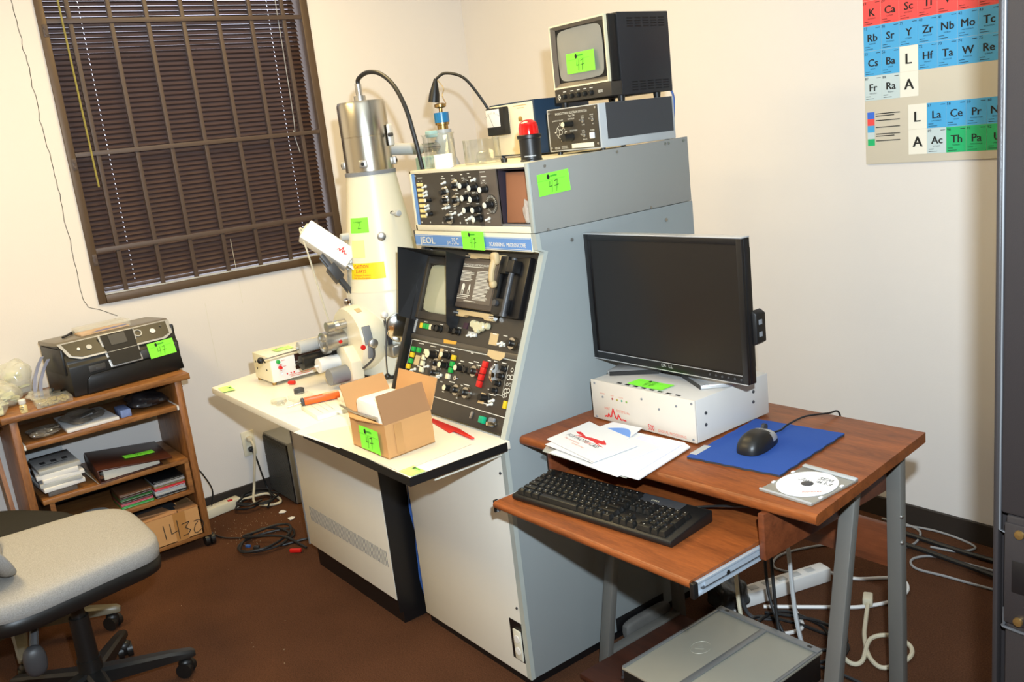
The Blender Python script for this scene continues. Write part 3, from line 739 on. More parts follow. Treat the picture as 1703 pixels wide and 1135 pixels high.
MB().box((1.215, -2.80, .398), (1.31, -2.45, .428), .01).build('tilt_mechanism', m_blk, ch)
MB().tube([(1.275, -2.77, .41), (1.28, -2.95, .43), (1.285, -3.0, .55), (1.285, -2.98, .72)], .022, 10).build('back_bracket', m_blk, ch)
MB().lathe([(.034, .07), (.036, .10), (.034, .16), (.030, .16), (.028, .30), (.02, .30), (.02, .40)], (HC_[0], HC_[1], 0)).build('gas_column', m_blk, ch)
MB().tube([(1.33, -2.66, .405), (1.40, -2.70, .38), (1.44, -2.72, .33)], .012, 10).sell((1.45, -2.725, .30), (.022, .03, .045), .8, .8, 16, 10).build('lever', m_dgrey, ch)
star_base(ch, HC_, rad(77), .272, .125, m_blk)

H2 = (.69, -2.69)
c2 = thing('office_chair', 'black upholstered office chair behind the grey chair, beside the shelf unit', 'office chair', (H2[0], H2[1], 0), 0, 'office chairs')
R2 = Matrix.Translation((H2[0], H2[1], 0)) @ Matrix.Rotation(rad(35), 4, 'Z')
mb = MB(); mb.T = R2; mb.sell((0, -.035, .405), (.25, .235, .045), .5, .55, 40, 14); mb.build('seat_cushion', m_dfab, c2, sharp=80)
mb = MB(); mb.T = R2; mb.sell((0, -.035, .36), (.24, .225, .022), .4, .55, 40, 10); mb.build('seat_shell', m_blk, c2, sharp=80)
mb = MB(); mb.T = R2; mb.sell((-.02, -.285, .68), (.15, .03, .2), .6, .5, 36, 16); mb.build('backrest', m_dfab, c2, sharp=80)
mb = MB(); mb.T = R2; mb.tube([(0, -.12, .345), (0, -.26, .36), (0, -.30, .48), (0, -.295, .66)], .016, 8); mb.build('back_bracket', m_blk, c2)
MB().lathe([(.032, .07), (.034, .15), (.026, .15), (.026, .34)], (H2[0], H2[1], 0)).build('gas_column', m_blk, c2)
star_base(c2, H2, rad(66), .312, .13, MAT('beige_grey_leg', (104, 99, 86), .35), short=(4,))
# ------------------------------------------------------------------ electron microscope: left bench
be = thing('microscope_bench', 'beige bench with white top carrying the microscope column, left of the console', 'bench', (1.26, -1.4, 0))
MB().prism([(.779, -1.905, .736), (1.598, -1.915, .736), (1.598, -1.615, .736), (1.574, -1.612, .736), (1.574, -.86, .736), (.72, -.86, .736), (.715, -1.69, .736)], (0, 0, .024), .002).build('bench_top', MAT('white_laminate', (236, 230, 214), .35, var=.02), be)
MB().box((.93, -1.690, .09), (1.597, -.90, .735), .003).build('cabinet', m_beige, be)
MB().box((.922, -1.692, .088), (.930, -.90, .735)).build('corner_trim', m_grey, be)
MB().box((1.597, -1.688, .045), (1.6015, -.90, .735)).build('black_side', m_blkm, be)
MB().box((.95, -1.672, 0), (1.597, -.92, .09)).build('plinth', m_blkm, be)
lv = MB()
for k in range(64):
    x = .985+k*.0093; lv.box((x, -1.6908, .205-.0*k), (x+.0028, -1.6900, .262))
lv.build('louver_slots', m_grey, be)
MB().tube([(.86, -1.62, .735), (.90, -1.64, .62), (.915, -1.66, .5)], .006, 6).build('bracket_stay', m_dgrey, be)
lot_tag(be, (.872, -1.880, .7612), (.094, -.012, 0), (.0, 1, 0), .088, .045, faint=True, num=False, pale=True)

# right console
S0 = V(1.6, -1.40, 1.236); SU = V(1, 0, 0); SV = V(0, -.20, -.471).normalized(); SN = V(0, -.9205, .3908)
REC = .03
def P_(u, v, n=0.): return S0+SU*u+SV*v+SN*(n-REC)
co_ = thing('microscope_console', 'blue-grey scanning microscope console with sloping black control panels', 'console', (1.89, -1.2, 0))
xi0, xi1 = 1.603, 2.186
a_, b_ = P_(0, 0), P_(0, .512)
body = MB(); body.prism([(xi0, -.80, .03), (xi0, -.80, 1.288), (xi0, -1.418, 1.288), (xi0, -1.418, 1.240), (xi0, a_.y, 1.226), (xi0, b_.y-.0, b_.z), (xi0, -1.30, .752), (xi0, -1.30, .03)], (xi1-xi0, 0, 0))
body.build('cabinet_core', m_cream, co_)
MB().box((1.640, -1.610, .03), (2.1865, -1.30, .735), .002).build('lower_front', m_beige, co_)
sil = [(-.797, .03), (-.797, 1.296), (-1.424, 1.290), (-1.421, 1.246), (-1.400, 1.236), (-1.600, .765), (-1.608, .75), (-1.608, .03)]
MB().prism([(2.187, y, z) for y, z in sil], (.018, 0, 0), .001).build('side_panel', m_side, co_)
sil2 = [(-.797, .74), (-.797, 1.290), (-1.424, 1.290), (-1.421, 1.246), (-1.400, 1.236), (-1.600, .765)]
MB().prism([(1.578, y, z) for y, z in sil2], (.021, 0, 0), .001).build('side_panel', m_blkm, co_)
# pale front edge of the right side panel
et = MB()
edge = [(-1.4265, 1.290), (-1.4235, 1.2455), (-1.4025, 1.2375), (-1.6025, .7665), (-1.6105, .75), (-1.6105, .03)]
for (p, q_) in zip(edge[:-1], edge[1:]):
    et._add([(2.1865, p[0], p[1]), (2.2065, p[0], p[1]), (2.2065, q_[0], q_[1]), (2.1865, q_[0], q_[1])], [[0, 1, 2, 3]])
    et._add([(2.2065, p[0], p[1]), (2.2065, p[0]+.014, p[1]), (2.2065, q_[0]+.014, q_[1]), (2.2065, q_[0], q_[1])], [[0, 1, 2, 3]])
et.build('edge_trim', m_trim, co_)
MB().box((1.65, -1.60, 0), (2.195, -.81, .03)).build('plinth', m_blkm, co_)
MB().box((1.605, -1.58, .02), (1.64, -1.30, .735)).build('inner_frame', m_blkm, co_)
gp = MB(); 
for k, (z, c) in enumerate(((.60, 0), (.52, 0), (.43, 0))): gp.box((1.606, -1.600, z), (1.636, -1.57, z+.05), .004)
gp.build('junction_box', m_lgrey, co_)
MB().tube([(1.622, -1.59, .55), (1.615, -1.60, .40), (1.63, -1.595, .28), (1.615, -1.60, .16), (1.625, -1.59, .04)], .005, 6).tube([(1.63, -1.59, .5), (1.628, -1.597, .33), (1.612, -1.597, .2), (1.63, -1.59, .05)], .004, 6).build('wiring', m_cblue, co_)
# header with lettering
hd = MB(); hd.box((1.592, -1.4265, 1.240), (2.186, -1.418, 1.290), .001)
hd_ = hd.build('header', m_cream, co_)
MB().box((1.594, -1.4285, 1.2435), (2.186, -1.4265, 1.2785)).build('sign_strip', m_blue, hd_)
ln = MB(); ln.recalc = False
ln.box((1.596, -1.4292, 1.2455), (2.184, -1.4285, 1.2466)); ln.box((1.596, -1.4292, 1.276), (2.184, -1.4285, 1.2770))
fx, fz = V(1, 0, 0), V(0, 0, 1)
ln.text('JEOL', .0285, (1.622, -1.4292, 1.2515), fx, fz, squash=1.45)
for d in (.0006, -.0006): ln.text('JEOL', .0285, (1.622+d*2, -1.4292, 1.2515+d), fx, fz, squash=1.45)
ln.text('JSM-', .0155, (1.775, -1.4292, 1.2515), fx, fz, squash=.85); ln.text('35C', .030, (1.803, -1.4292, 1.2515), fx, fz, squash=.78)
for d in (0, .0008): ln.text('SCANNING  MICROSCOPE', .0165, (1.996+d, -1.4292, 1.2525), fx, fz, squash=.86)
ln.build('lettering', m_print, hd_, sharp=None)
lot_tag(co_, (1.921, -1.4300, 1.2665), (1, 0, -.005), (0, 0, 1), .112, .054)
# ---- upper display panel
up = MB(); up.prism([P_(0.0, 0.0, 0), P_(.585, 0, 0), P_(.585, .284, 0), P_(0, .284, 0)], SN*.004)
up_ = up.build('display_panel', m_pnl, co_)
rl = MB(); rl.prism([P_(0, .284, 0), P_(.585, .284, 0), P_(.585, .300, 0), P_(0, .300, 0)], SN*.012, .002)
rl.build('divider_rail', MAT('dull_rail', (96, 90, 80), .35, .5), co_)
# CRT: bezel, glass, hood
bz = MB()
for (u0, u1, v0, v1) in ((-.008, .008, .03, .232), (.200, .222, .03, .232), (.008, .200, .03, .054), (.008, .200, .208, .232)):
    bz.prism([P_(u0+.012, v0, .004), P_(u1+.012, v0, .004), P_(u1+.012, v1, .004), P_(u0+.012, v1, .004)], SN*.012, .002)
bz_ = bz.build('screen_bezel', m_pnl, up_)
cr = MB()
def crt(u, v):
    a = u*2-1; b = v*2-1
    return P_(.116+a*.099, .131+b*.079, .0055+.010*(1-a*a)*(1-b*b)-.002)
cr.grid(crt, 14, 12); cr.build('screen', m_tube, up_, sharp=80)
hl = MB()
hl.prism([P_(.004, .026, .006), P_(-.020, .024, .118), P_(-.014, .238, .066), P_(.002, .240, .006)], SU*.002)
hl.prism([P_(.236, .026, .006), P_(.230, .026, .098), P_(.234, .236, .046), P_(.236, .262, .006)], SU*.002)
hl.prism([P_(.006, .026, .006), P_(.238, .026, .006), P_(.232, .026, .099), P_(-.020, .024, .118)], SV*.0015)
hl.build('screen_hood', m_blkm, up_)
# film camera back
fc = MB(); fc.prism([P_(.240, .030, .004), P_(.432, .030, .004), P_(.432, .180, .004), P_(.240, .180, .004)], SN*.030, .004)
fc_ = fc.build('film_back', MAT('film_back_grey', (74, 64, 56), .45), up_)
MB().prism([P_(.248, .040, .0345), P_(.416, .040, .0345), P_(.416, .164, .0345), P_(.248, .164, .0345)], SN*.0008).build('instruction_plate', m_pnl2, fc_)
pt = MB(); pt.recalc = False; r_ = random.Random(2)
pt.text('POLAROID 545 LAND FILM HOLDER', .0085, P_(.247, .053, .0358), SU, -SV, squash=.95)
def lines(u0, u1, v0, v1, n, w=.0016):
    for k in range(n):
        v = v0+(v1-v0)*k/max(1, n-1); e = u1-(u1-u0)*r_.uniform(0, .3)
        pt.stroke([(u0, -v), (e, -v)], w, P_(0, 0, .0358), SU, -(-SV)*-1)
lines(.247, .395, .056, .057, 1); lines(.247, .312, .070, .098, 8); lines(.325, .400, .068, .152, 22); lines(.247, .312, .142, .152, 3); lines(.285, .36, .159, .160, 1)
for (u, v, w, h) in ((.268, .117, .016, .020), (.300, .117, .008, .020)):
    pt._add([P_(u+w*math.cos(a*PI/6)*.5*2*.5, v+h*.5*math.sin(a*PI/6), .0358) for a in range(12)], [list(range(12))])
    pt.stroke([(u-.006, -(v+.008)), (u-.004, -(v+.022))], .002, P_(0, 0, .0358), SU, -(-SV)*-1); pt.stroke([(u+.004, -(v+.008)), (u+.003, -(v+.022))], .002, P_(0, 0, .0358), SU, -(-SV)*-1)
pt.build('lettering', m_print, fc_, sharp=None)
for (v0, nm) in ((.012, 'upper'), (.186, 'lower')):
    mb = MB(); mb.prism([P_(.235, v0, .004), P_(.42, v0, .004), P_(.42, v0+.020, .004), P_(.385, v0+.020, .004), P_(.375, v0+.014, .004), P_(.285, v0+.014, .004), P_(.275, v0+.020, .004), P_(.235, v0+.020, .004)], SN*.016, .001)
    cb_ = mb.build('clamp_bar', m_tan, up_)
    mm = MB()
    for u in (.238, .418): mm.cyl(P_(u-.012, v0+.010, .015), P_(u+.012, v0+.010, .015), .0075, seg=12)
    mm.build('clamp_pin', m_chrome, cb_)
hb = MB(); hb.prism([P_(.428, .022, .004), P_(.545, .014, .004), P_(.545, .19, .004), P_(.428, .19, .004)], SN*.022, .004)
hb_ = hb.build('camera_mount', m_blkm, up_)
mm = MB()
mm.prism([P_(.440, .020, .026), P_(.475, .020, .026), P_(.475, .070, .026), P_(.440, .070, .026)], SN*.022, .003)
mm.prism([P_(.485, .030, .026), P_(.515, .030, .026), P_(.515, .066, .026), P_(.485, .066, .026)], SN*.030, .003)
mm.prism([P_(.440, .140, .026), P_(.500, .140, .026), P_(.500, .185, .026), P_(.440, .185, .026)], SN*.020, .003)
mm.prism([P_(.425, .066, .026), P_(.442, .066, .026), P_(.442, .15, .026), P_(.425, .15, .026)], SN*.012, .003)
mm.build('mount_block', m_blk, hb_)
mm = MB(); mm.cyl(P_(.500, .024, .045), P_(.500, .19, .045), .008, seg=14)
for v in (.040, .186): mm.cyl(P_(.500, v-.006, .045), P_(.500, v+.004, .045), .011, seg=14)
mm.cyl(P_(.462, .155, .046), P_(.462, .155, .056), .009, seg=12); mm.build('hinge_rod', m_dgrey, hb_)
mm = MB(); mm.tube([P_(.432, .100, .052), P_(.432, .090, .060), P_(.434, .060, .066), P_(.438, .036, .066)], .007, 10, rend=.010)
mm.sell(P_(.438, .032, .066), (.014, .010, .018), .6, .6, 16, 10); mm.sell(P_(.432, .103, .05), (.011, .011, .011), .8, .8, 14, 8); mm.build('lever', m_tan, hb_)
mm = MB()
for (u, v, r) in ((.325, .222, .012), (.345, .228, .016), (.368, .226, .014), (.352, .238, .010), (.395, .222, .010)):
    mm.lathe([(r*.6, 0), (r, .003), (r*1.02, .010), (r*.8, .014), (.001, .014)], P_(u, v, .004), SN, seg=16)
mm.build('filter_wheel', MAT('milky_lens', (196, 192, 160), .3), up_)
MB().prism([P_(.272, .222, .004), P_(.292, .222, .004), P_(.290, .240, .004), P_(.270, .240, .004)], SN*.004).build('label_plate', MAT('purple_plate', (56, 30, 44), .4), up_)
MB().prism([P_(-.0, .006, .004), P_(.008, .006, .004), P_(.008, .026, .004), P_(-.0, .026, .004)], SN*.003).prism([P_(.0, .236, .004), P_(.008, .236, .004), P_(.006, .280, .004), P_(-.002, .280, .004)], SN*.003).build('label_strip', m_lgrey, up_)
# controls ---------------------------------------------------------------
pr_lab = MB(); pr_lab.recalc = False; pr_lab.flip = True
def lab(u, v, w=.022, h=.0022):
    pr_lab.stroke([(u-w/2, 0), (u+w/2, 0)], h, P_(0, v, .0052), SU, SV)
def key(u, v, m, par, w=.017, h=.016, d=.010, name='key'):
    return MB().prism([P_(u-w/2, v-h/2, .004), P_(u+w/2, v-h/2, .004), P_(u+w/2, v+h/2, .004), P_(u-w/2, v+h/2, .004)], SN*d, .002).build(name, m, par)
def knob(u, v, par, r=.010, d=.024, cap=None, dial=False):
    mb = MB()
    if dial:
        mb.lathe([(.018, 0), (.019, .004), (.017, .010), (.0165, .014), (.0, .014)], P_(u, v, .004), SN, seg=24); mb.mi = 1
        mb.lathe([(.0095, .014), (.0095, .026), (.008, .028), (0, .028)], P_(u, v, .004), SN, seg=18)
        return mb.build('knob', [m_steel, m_blk], par)
    mb.lathe([(r*1.25, 0), (r*1.25, .005), (r, .007), (r*.92, d), (0, d)], P_(u, v, .004), SN, seg=18)
    if cap:
        mb.mi = 1; mb.lathe([(r*.9, d), (r*.86, d+.0012), (0, d+.0014)], P_(u, v, .004), SN, seg=16, capb=False)
    return mb.build('knob', [m_blk, cap or m_blk], par)
def toggle(u, v, par, m=None):
    mb = MB(); mb.lathe([(.005, 0), (.005, .004), (.0025, .005)], P_(u, v, .004), SN, seg=12); mb.cyl(P_(u, v, .007), P_(u-.003, v+.006, .020), .0028, .0034, seg=10)
    return mb.build('toggle_switch', m or m_print, par)
for (u, m) in ((.050, m_yel), (.068, m_grn), (.086, m_grn), (.105, m_key_w)): key(u, .254, m, up_, .015, .017, .012)
for u in (.128, .150): knob(u, .254, up_, .009, .018)
for u in (.215, .250): knob(u, .253, up_, .009, .020)
knob(.528, .258, up_, dial=True)
toggle(.315, .255, up_); toggle(.335, .255, up_)
MB().prism([P_(.300, .245, .004), P_(.345, .245, .004), P_(.345, .258, .004), P_(.300, .258, .004)], SN*.004, .001).build('label_plate', m_lgrey, up_)
for (u, v) in ((.470, .262), (.484, .266), (.496, .260)): toggle(u, v, up_)
MB().prism([P_(.408, .238, .0042), P_(.447, .238, .0042), P_(.447, .272, .0042), P_(.408, .272, .0042)], SN*.0006).build('tan_tape', m_tan, up_)
MB().prism([P_(.19, .283, .0125), P_(.262, .283, .0125), P_(.258, .292, .0125), P_(.195, .295, .0125)], SN*.0008).build('orange_tape', MAT('yellowed_tape', (214, 160, 60), .6), up_)
for u in (.06, .15, .22, .25, .43, .48): lab(u, .240, .018)
lab(.14, .018, .02)
# ---- lower control panel
lo_ = MB().prism([P_(0, .302, 0), P_(.585, .302, 0), P_(.585, .464, 0), P_(0, .464, 0)], SN*.004).build('control_panel', m_pnl, co_)
bo_ = MB().prism([P_(0, .464, 0), P_(.585, .464, 0), P_(.585, .512, 0), P_(0, .512, 0)], SN*.003).build('lower_strip', m_pnl, co_)
fr = MB(); fr.recalc = False; fr.flip = True
for (p, q_) in (((0, .3035), (.585, .3035)), ((0, .4625), (.585, .4625)), ((.001, .3035), (.001, .4625))):
    fr.stroke([(p[0], p[1]-.3), (q_[0], q_[1]-.3)], .002, P_(0, .3, .0052), SU, SV)
fr.build('panel_border', m_print, lo_, sharp=None)
for (u, v, m) in ((.027, .333, m_grn), (.059, .333, m_grn), (.026, .352, m_yel), (.024, .372, m_grn), (.017, .391, m_yel)): key(u, v, m, lo_)
MB().prism([P_(.042, .350, .0042), P_(.070, .350, .0042), P_(.066, .381, .0042), P_(.036, .381, .0042)], SN*.0006).build('tan_tape', m_tan, lo_)
for (u, v) in ((.104, .332), (.097, .352), (.096, .371), (.098, .391)): key(u, v, m_key_w, lo_)
knob(.150, .338, lo_, .013, .030, m_key_w)
MB().prism([P_(.172, .312, .0042), P_(.190, .312, .0042), P_(.186, .343, .0042), P_(.168, .343, .0042)], SN*.0006).build('tan_tape', m_tan, lo_)
knob(.222, .330, lo_, .0095, .028, m_key_w); knob(.180, .361, lo_, dial=True); knob(.222, .361, lo_, .0095, .028, m_key_w); knob(.178, .391, lo_, dial=True)
for (u, v) in ((.04, .403), (.055, .395), (.125, .376), (.195, .400), (.205, .393)): toggle(u, v, lo_)
for (u, v, m) in ((.258, .332, m_yel), (.257, .352, m_grn), (.256, .371, m_grn), (.248, .391, m_key_w)): key(u, v, m, lo_)
knob(.305, .359, lo_, .0095, .026, m_key_w); knob(.338, .359, lo_, .009, .018); knob(.380, .358, lo_, dial=True)
MB().lathe([(.007, 0), (.007, .004), (.003, .004), (.003, .001)], P_(.283, .391, .004), SN, capb=False, capt=False, seg=14).build('jack_socket', m_chrome, lo_)
knob(.270, .425, lo_, .0095, .026, m_key_w); knob(.312, .424, lo_, dial=True); knob(.362, .424, lo_, dial=True)
for (u, v) in ((.420, .331), (.416, .350), (.413, .370), (.411, .390)): key(u, v, m_red, lo_, .019, .0185, .011)
wh = MB()
for k in range(9):
    pass
wh.lathe([(.034, -.006), (.036, -.003), (.036, .003), (.034, .006)], P_(.462, .349, -.016), SU, seg=40); wh.build('thumb_wheel', m_chrome, lo_)
for (u, v) in ((.508, .331), (.503, .353), (.495, .375), (.487, .397)): knob(u, v, lo_, .0075, .020)
MB().prism([P_(.424, .412, .0042), P_(.450, .412, .0042), P_(.442, .443, .0042), P_(.414, .443, .0042)], SN*.0006).build('tan_tape', m_tan, lo_)
knob(.458, .424, lo_, .0105, .032); toggle(.486, .425, lo_); toggle(.482, .436, lo_)
MB().prism([P_(.427, .287, .0130), P_(.506, .287, .0130), P_(.506, .300, .013), P_(.488, .312, .0130), P_(.452, .311, .0130), P_(.425, .303, .013)], SN*.0012).build('taped_note', m_tan, lo_)
key(.545, .428, m_yel, lo_, .013, .022, .008, 'indicator')
dg = MB(); dg.recalc = False; dg.flip = True
for (u, v, r) in ((.532, .352, .008), (.546, .350, .008), (.533, .372, .005), (.545, .371, .005), (.531, .391, .008), (.543, .388, .007), (.528, .405, .006), (.536, .402, .006), (.541, .330, .006)):
    n = 16
    for k in range(n):
        a0, a1 = 2*PI*k/n, 2*PI*(k+1)/n
        dg._add([P_(u+r*math.cos(a0), v+r*math.sin(a0), .0052), P_(u+r*math.cos(a1), v+r*math.sin(a1), .0052), P_(u+r*.72*math.cos(a1), v+r*.72*math.sin(a1), .0052), P_(u+r*.72*math.cos(a0), v+r*.72*math.sin(a0), .0052)], [[0, 1, 2, 3]])
dg.stroke([(.520, .02), (.520, .106)], .0012, P_(0, .3, .0052), SU, SV); dg.stroke([(.478, .106), (.52, .106)], .0012, P_(0, .3, .0052), SU, SV)
dg.build('schematic_print', m_print, lo_, sharp=None)
for (u, v, w) in ((.06, .311, .03), (.13, .312, .03), (.205, .316, .016), (.24, .313, .014), (.155, .322, .02), (.075, .383, .02), (.14, .36, .02), (.19, .348, .016), (.30, .337, .018), (.345, .336, .022), (.37, .330, .024), (.385, .338, .02), (.27, .405, .028), (.32, .407, .014), (.345, .402, .028), (.355, .410, .014), (.43, .318, .014), (.46, .316, .016), (.50, .316, .02), (.46, .398, .018), (.475, .410, .03), (.34, .307, .012), (.19, .375, .014), (.29, .345, .01), (.215, .412, .01), (.235, .440, .01), (.31, .447, .006), (.45, .44, .02)): lab(u, v, w, .0024)
pr_lab.build('lettering', m_print, lo_, sharp=None)
MB().prism([P_(.398, .472, .003), P_(.408, .472, .003), P_(.404, .493, .003), P_(.394, .493, .003)], SN*.006, .002).build('slot_switch', m_alu, bo_)
key(.460, .486, MAT('jade_key', (24, 170, 120), .35), bo_, .024, .020, .012)
MB().prism([P_(.490, .472, .003), P_(.516, .472, .003), P_(.512, .499, .003), P_(.486, .499, .003)], SN*.010, .004).build('key_switch', m_grey, bo_)
MB().cyl(P_(.516, .488, .004), P_(.510, .490, .030), .006, seg=12).build('key', m_chrome, bo_)
# worktop of the console
wt = MB(); wt.box((1.602, -1.915, .738), (2.222, -1.600, .760), .001)
w_ = wt.build('worktop', MAT('white_worktop', (238, 226, 206), .4, var=.015), co_)
MB().box((1.602, -1.9185, .737), (2.2255, -1.915, .7596)).box((2.222, -1.915, .737), (2.2255, -1.612, .7596)).build('black_edge', m_blk, w_)
MB().box((1.78, -1.83, .716), (2.196, -1.612, .737), .001).build('worktop_bracket', m_ivory, co_)
lot_tag(co_, (2.195, -1.890, .7606), (1, .02, 0), (0, 1, 0), .06, .045, faint=True, num=False, pale=True)
# outlet recess on the lower front, right
hole = MB().box((2.130, -1.6112, .076), (2.186, -1.6104, .203)).build('outlet_cutout', m_blkm, co_)
MB().box((2.148, -1.617, .082), (2.184, -1.6114, .178), .003).build('power_outlet', m_ivory, hole)
oo = MB(); oo.recalc = False
for z in (.150, .112):
    oo.lathe([(.012, 0), (.012, .0015)], (2.166, -1.6172, z), (0, -1, 0), seg=16)
oo.build('socket', m_white, hole)
for p in ((2.2052, -1.30, 1.255), (2.2052, -.92, 1.255)): MB().cyl(p, (p[0]+.003, p[1], p[2]), .0055, seg=10).build('screw', m_alu, co_)
for p in ((2.176, -1.6105, .66), (2.176, -1.6105, .25)): MB().cyl(p, (p[0], p[1]-.003, p[2]), .004, seg=10).build('screw', m_dgrey, co_)
MB().cyl((2.2052, -1.52, .60), (2.2072, -1.52, .60), .005, seg=10).build('screw', m_blk, co_)
MB().box((2.2055, -1.27, .03), (2.2075, -1.06, .075), .001).build('cable_slot', m_blkm, co_)

# ------------------------------------------------------------------ instrument cabinet on top
ic = thing('instrument_cabinet', 'blue-grey instrument cabinet with a bank of knobs, stacked on the microscope console', 'cabinet', (1.9, -1.1, 1.291))
xa, xb, ya, yb, za, zb_ = 1.603, 2.2045, -1.426, -.800, 1.2915, 1.478
cs = MB(); cs.box((xa, ya+.02, za), (xb-.019, yb, za+.018), .001); cs.box((xa, ya, zb_-.010), (xb-.014, yb, zb_), .001); cs.box((xa, ya+.02, za), (xa+.005, yb, zb_)); cs.box((xa, yb-.005, za), (xb-.019, yb, zb_))
cs.box((xa-.004, ya, za), (xb-.019, ya+.02, za+.0175), .001); cs.box((xa, ya, za), (xa+.010, ya+.01, zb_), .001)
cs.build('case', m_cream, ic)
MB().prism([(xb-.0135, ya+.006, za), (xb-.0135, ya+.006, zb_), (xb-.0135, yb, zb_+.012), (xb-.0135, yb, za+.006)], (.0135, 0, 0), .001).build('side_cover', MAT('grey_cover_enamel', (142, 141, 135), .38, var=.03, scale=5), ic)
MB().box((xb-.014, ya-.001, za+.0005), (xb, ya+.0055, zb_), .001).build('edge_trim', m_trim, ic)
MB().box((1.611, -1.424, za+.0185), (1.630, -1.416, zb_-.0105), .001).build('rack_rail', m_blue, ic)
f1 = MB().box((1.630, -1.4235, za+.0185), (1.978, -1.4195, zb_-.0105)).build('front_panel', m_pnl, ic)
f2 = MB().box((1.978, -1.4235, za+.0185), (2.056, -1.4195, zb_-.0105)).build('front_panel', m_pnl2, ic)
YP = -1.4236
def fknob(x, z, par, r=.010, d=.022, cap=m_print, dial=False):
    o = V(x, YP, z); mb = MB(); ax = V(0, -1, 0)
    if dial:
        mb.lathe([(.0165, 0), (.0175, .004), (.015, .010), (.0, .010)], o, ax, seg=22); mb.mi = 1
        mb.lathe([(.009, .010), (.009, .022), (.007, .024), (0, .024)], o, ax, seg=16); return mb.build('knob', [m_steel, m_blk], par)
    mb.lathe([(r*1.2, 0), (r*1.2, .005), (r, .007), (r*.92, d), (0, d)], o, ax, seg=16)
    if cap: mb.mi = 1; mb.lathe([(r*.9, d), (r*.86, d+.0012), (0, d+.0014)], o, ax, seg=14, capb=False)
    return mb.build('knob', [m_blk, cap or m_blk], par)
def ftog(x, z, par):
    mb = MB(); mb.lathe([(.005, 0), (.005, .003)], (x, YP, z), (0, -1, 0), seg=10); mb.cyl((x, YP, z), (x-.004, YP-.014, z-.004), .0026, .0034, seg=10); return mb.build('toggle_switch', m_print, par)
for k in range(7):
    z = 1.4345-.0163*k
    for x in (1.652, 1.668):
        MB().box((x-.0075, YP-.006, z-.005), (x+.0075, YP, z+.005), .0015).build('lit_key', MAT('amber_key', (240, 214, 140), .4) if (k, x) == (0, 1.652) else bpy.data.materials['amber_key'], f1)
for z in (1.429, 1.412, 1.402, 1.370, 1.360): ftog(1.690, z, f1)
fknob(1.704, 1.387, f1, .006, .018); fknob(1.702, 1.344, f1, .006, .018)
for (x, z) in ((1.800, 1.410), (1.858, 1.428), (1.798, 1.384), (1.852, 1.384), (1.806, 1.331)): fknob(x, z, f1, dial=True)
for (x, z) in ((1.912, 1.428), (1.956, 1.420), (1.915, 1.392), (1.955, 1.388), (1.918, 1.357), (1.960, 1.357), (1.960, 1.331)): fknob(x, z, f1, .0095, .026)
for (x, z) in ((1.80, 1.438), (1.79, 1.364), (1.805, 1.364), (1.835, 1.347), (1.870, 1.345), (1.906, 1.330), (1.918, 1.334), (1.955, 1.443)): ftog(x, z, f1)
fknob(2.004, 1.414, f2, .0095, .024); fknob(2.022, 1.371, f2, .0095, .026); ftog(2.004, 1.331, f2)
MB().lathe([(.0275, 0), (.0275, .0012), (.0, .0012)], (2.022, YP, 1.371), (0, -1, 0), seg=30).build('dial_scale', m_pnl, f2)
fl_ = MB(); fl_.recalc = False
for k in range(28):
    a = 2*PI*k/28; fl_.stroke([(.019*math.cos(a), .019*math.sin(a)), (.025*math.cos(a), .025*math.sin(a))], .0012, (2.022, YP-.0014, 1.371), fx, fz)
for (x, z, w) in ((1.66, 1.455, .026), (1.65, 1.445, .004), (1.668, 1.445, .004), (1.79, 1.456, .008), (1.84, 1.457, .008), (1.89, 1.458, .010), (1.925, 1.46, .010), (1.79, 1.449, .02), (1.845, 1.446, .016), (1.895, 1.448, .012), (1.93, 1.45, .012), (1.995, 1.462, .024), (1.998, 1.449, .024), (1.998, 1.438, .012), (1.855, 1.403, .018), (1.80, 1.397, .014), (1.905, 1.409, .014), (1.94, 1.405, .014), (1.80, 1.371, .018), (1.835, 1.366, .012), (1.91, 1.374, .016), (1.955, 1.373, .014), (1.835, 1.358, .01), (2.0, 1.345, .008), (2.0, 1.321, .012), (1.955, 1.345, .012), (1.88, 1.333, .006), (1.81, 1.35, .014)):
    fl_.stroke([(x-w/2, z), (x+w/2, z)], .0022, (0, YP-.0006, 0), fx, fz)
for (x, z) in ((1.905, 1.438), (1.945, 1.434), (1.908, 1.403), (1.948, 1.400), (1.995, 1.428)):
    for k in range(5):
        a = rad(20+35*k); fl_.stroke([(x+.008*math.cos(a), z+.004*math.sin(a)), (x+.015*math.cos(a), z+.008*math.sin(a))], .001, (0, YP-.0006, 0), fx, fz)
for (x, z) in ((1.640, 1.317), (1.69, 1.317), (1.76, 1.317), (1.79, 1.317), (1.855, 1.317), (1.89, 1.317), (1.92, 1.317), (1.635, 1.462)):
    fl_._add([V(x+.003*math.cos(a*PI/4), YP-.0006, z+.003*math.sin(a*PI/4)) for a in range(8)], [list(range(8))])
fl_.build('lettering', m_print, f1, sharp=None)
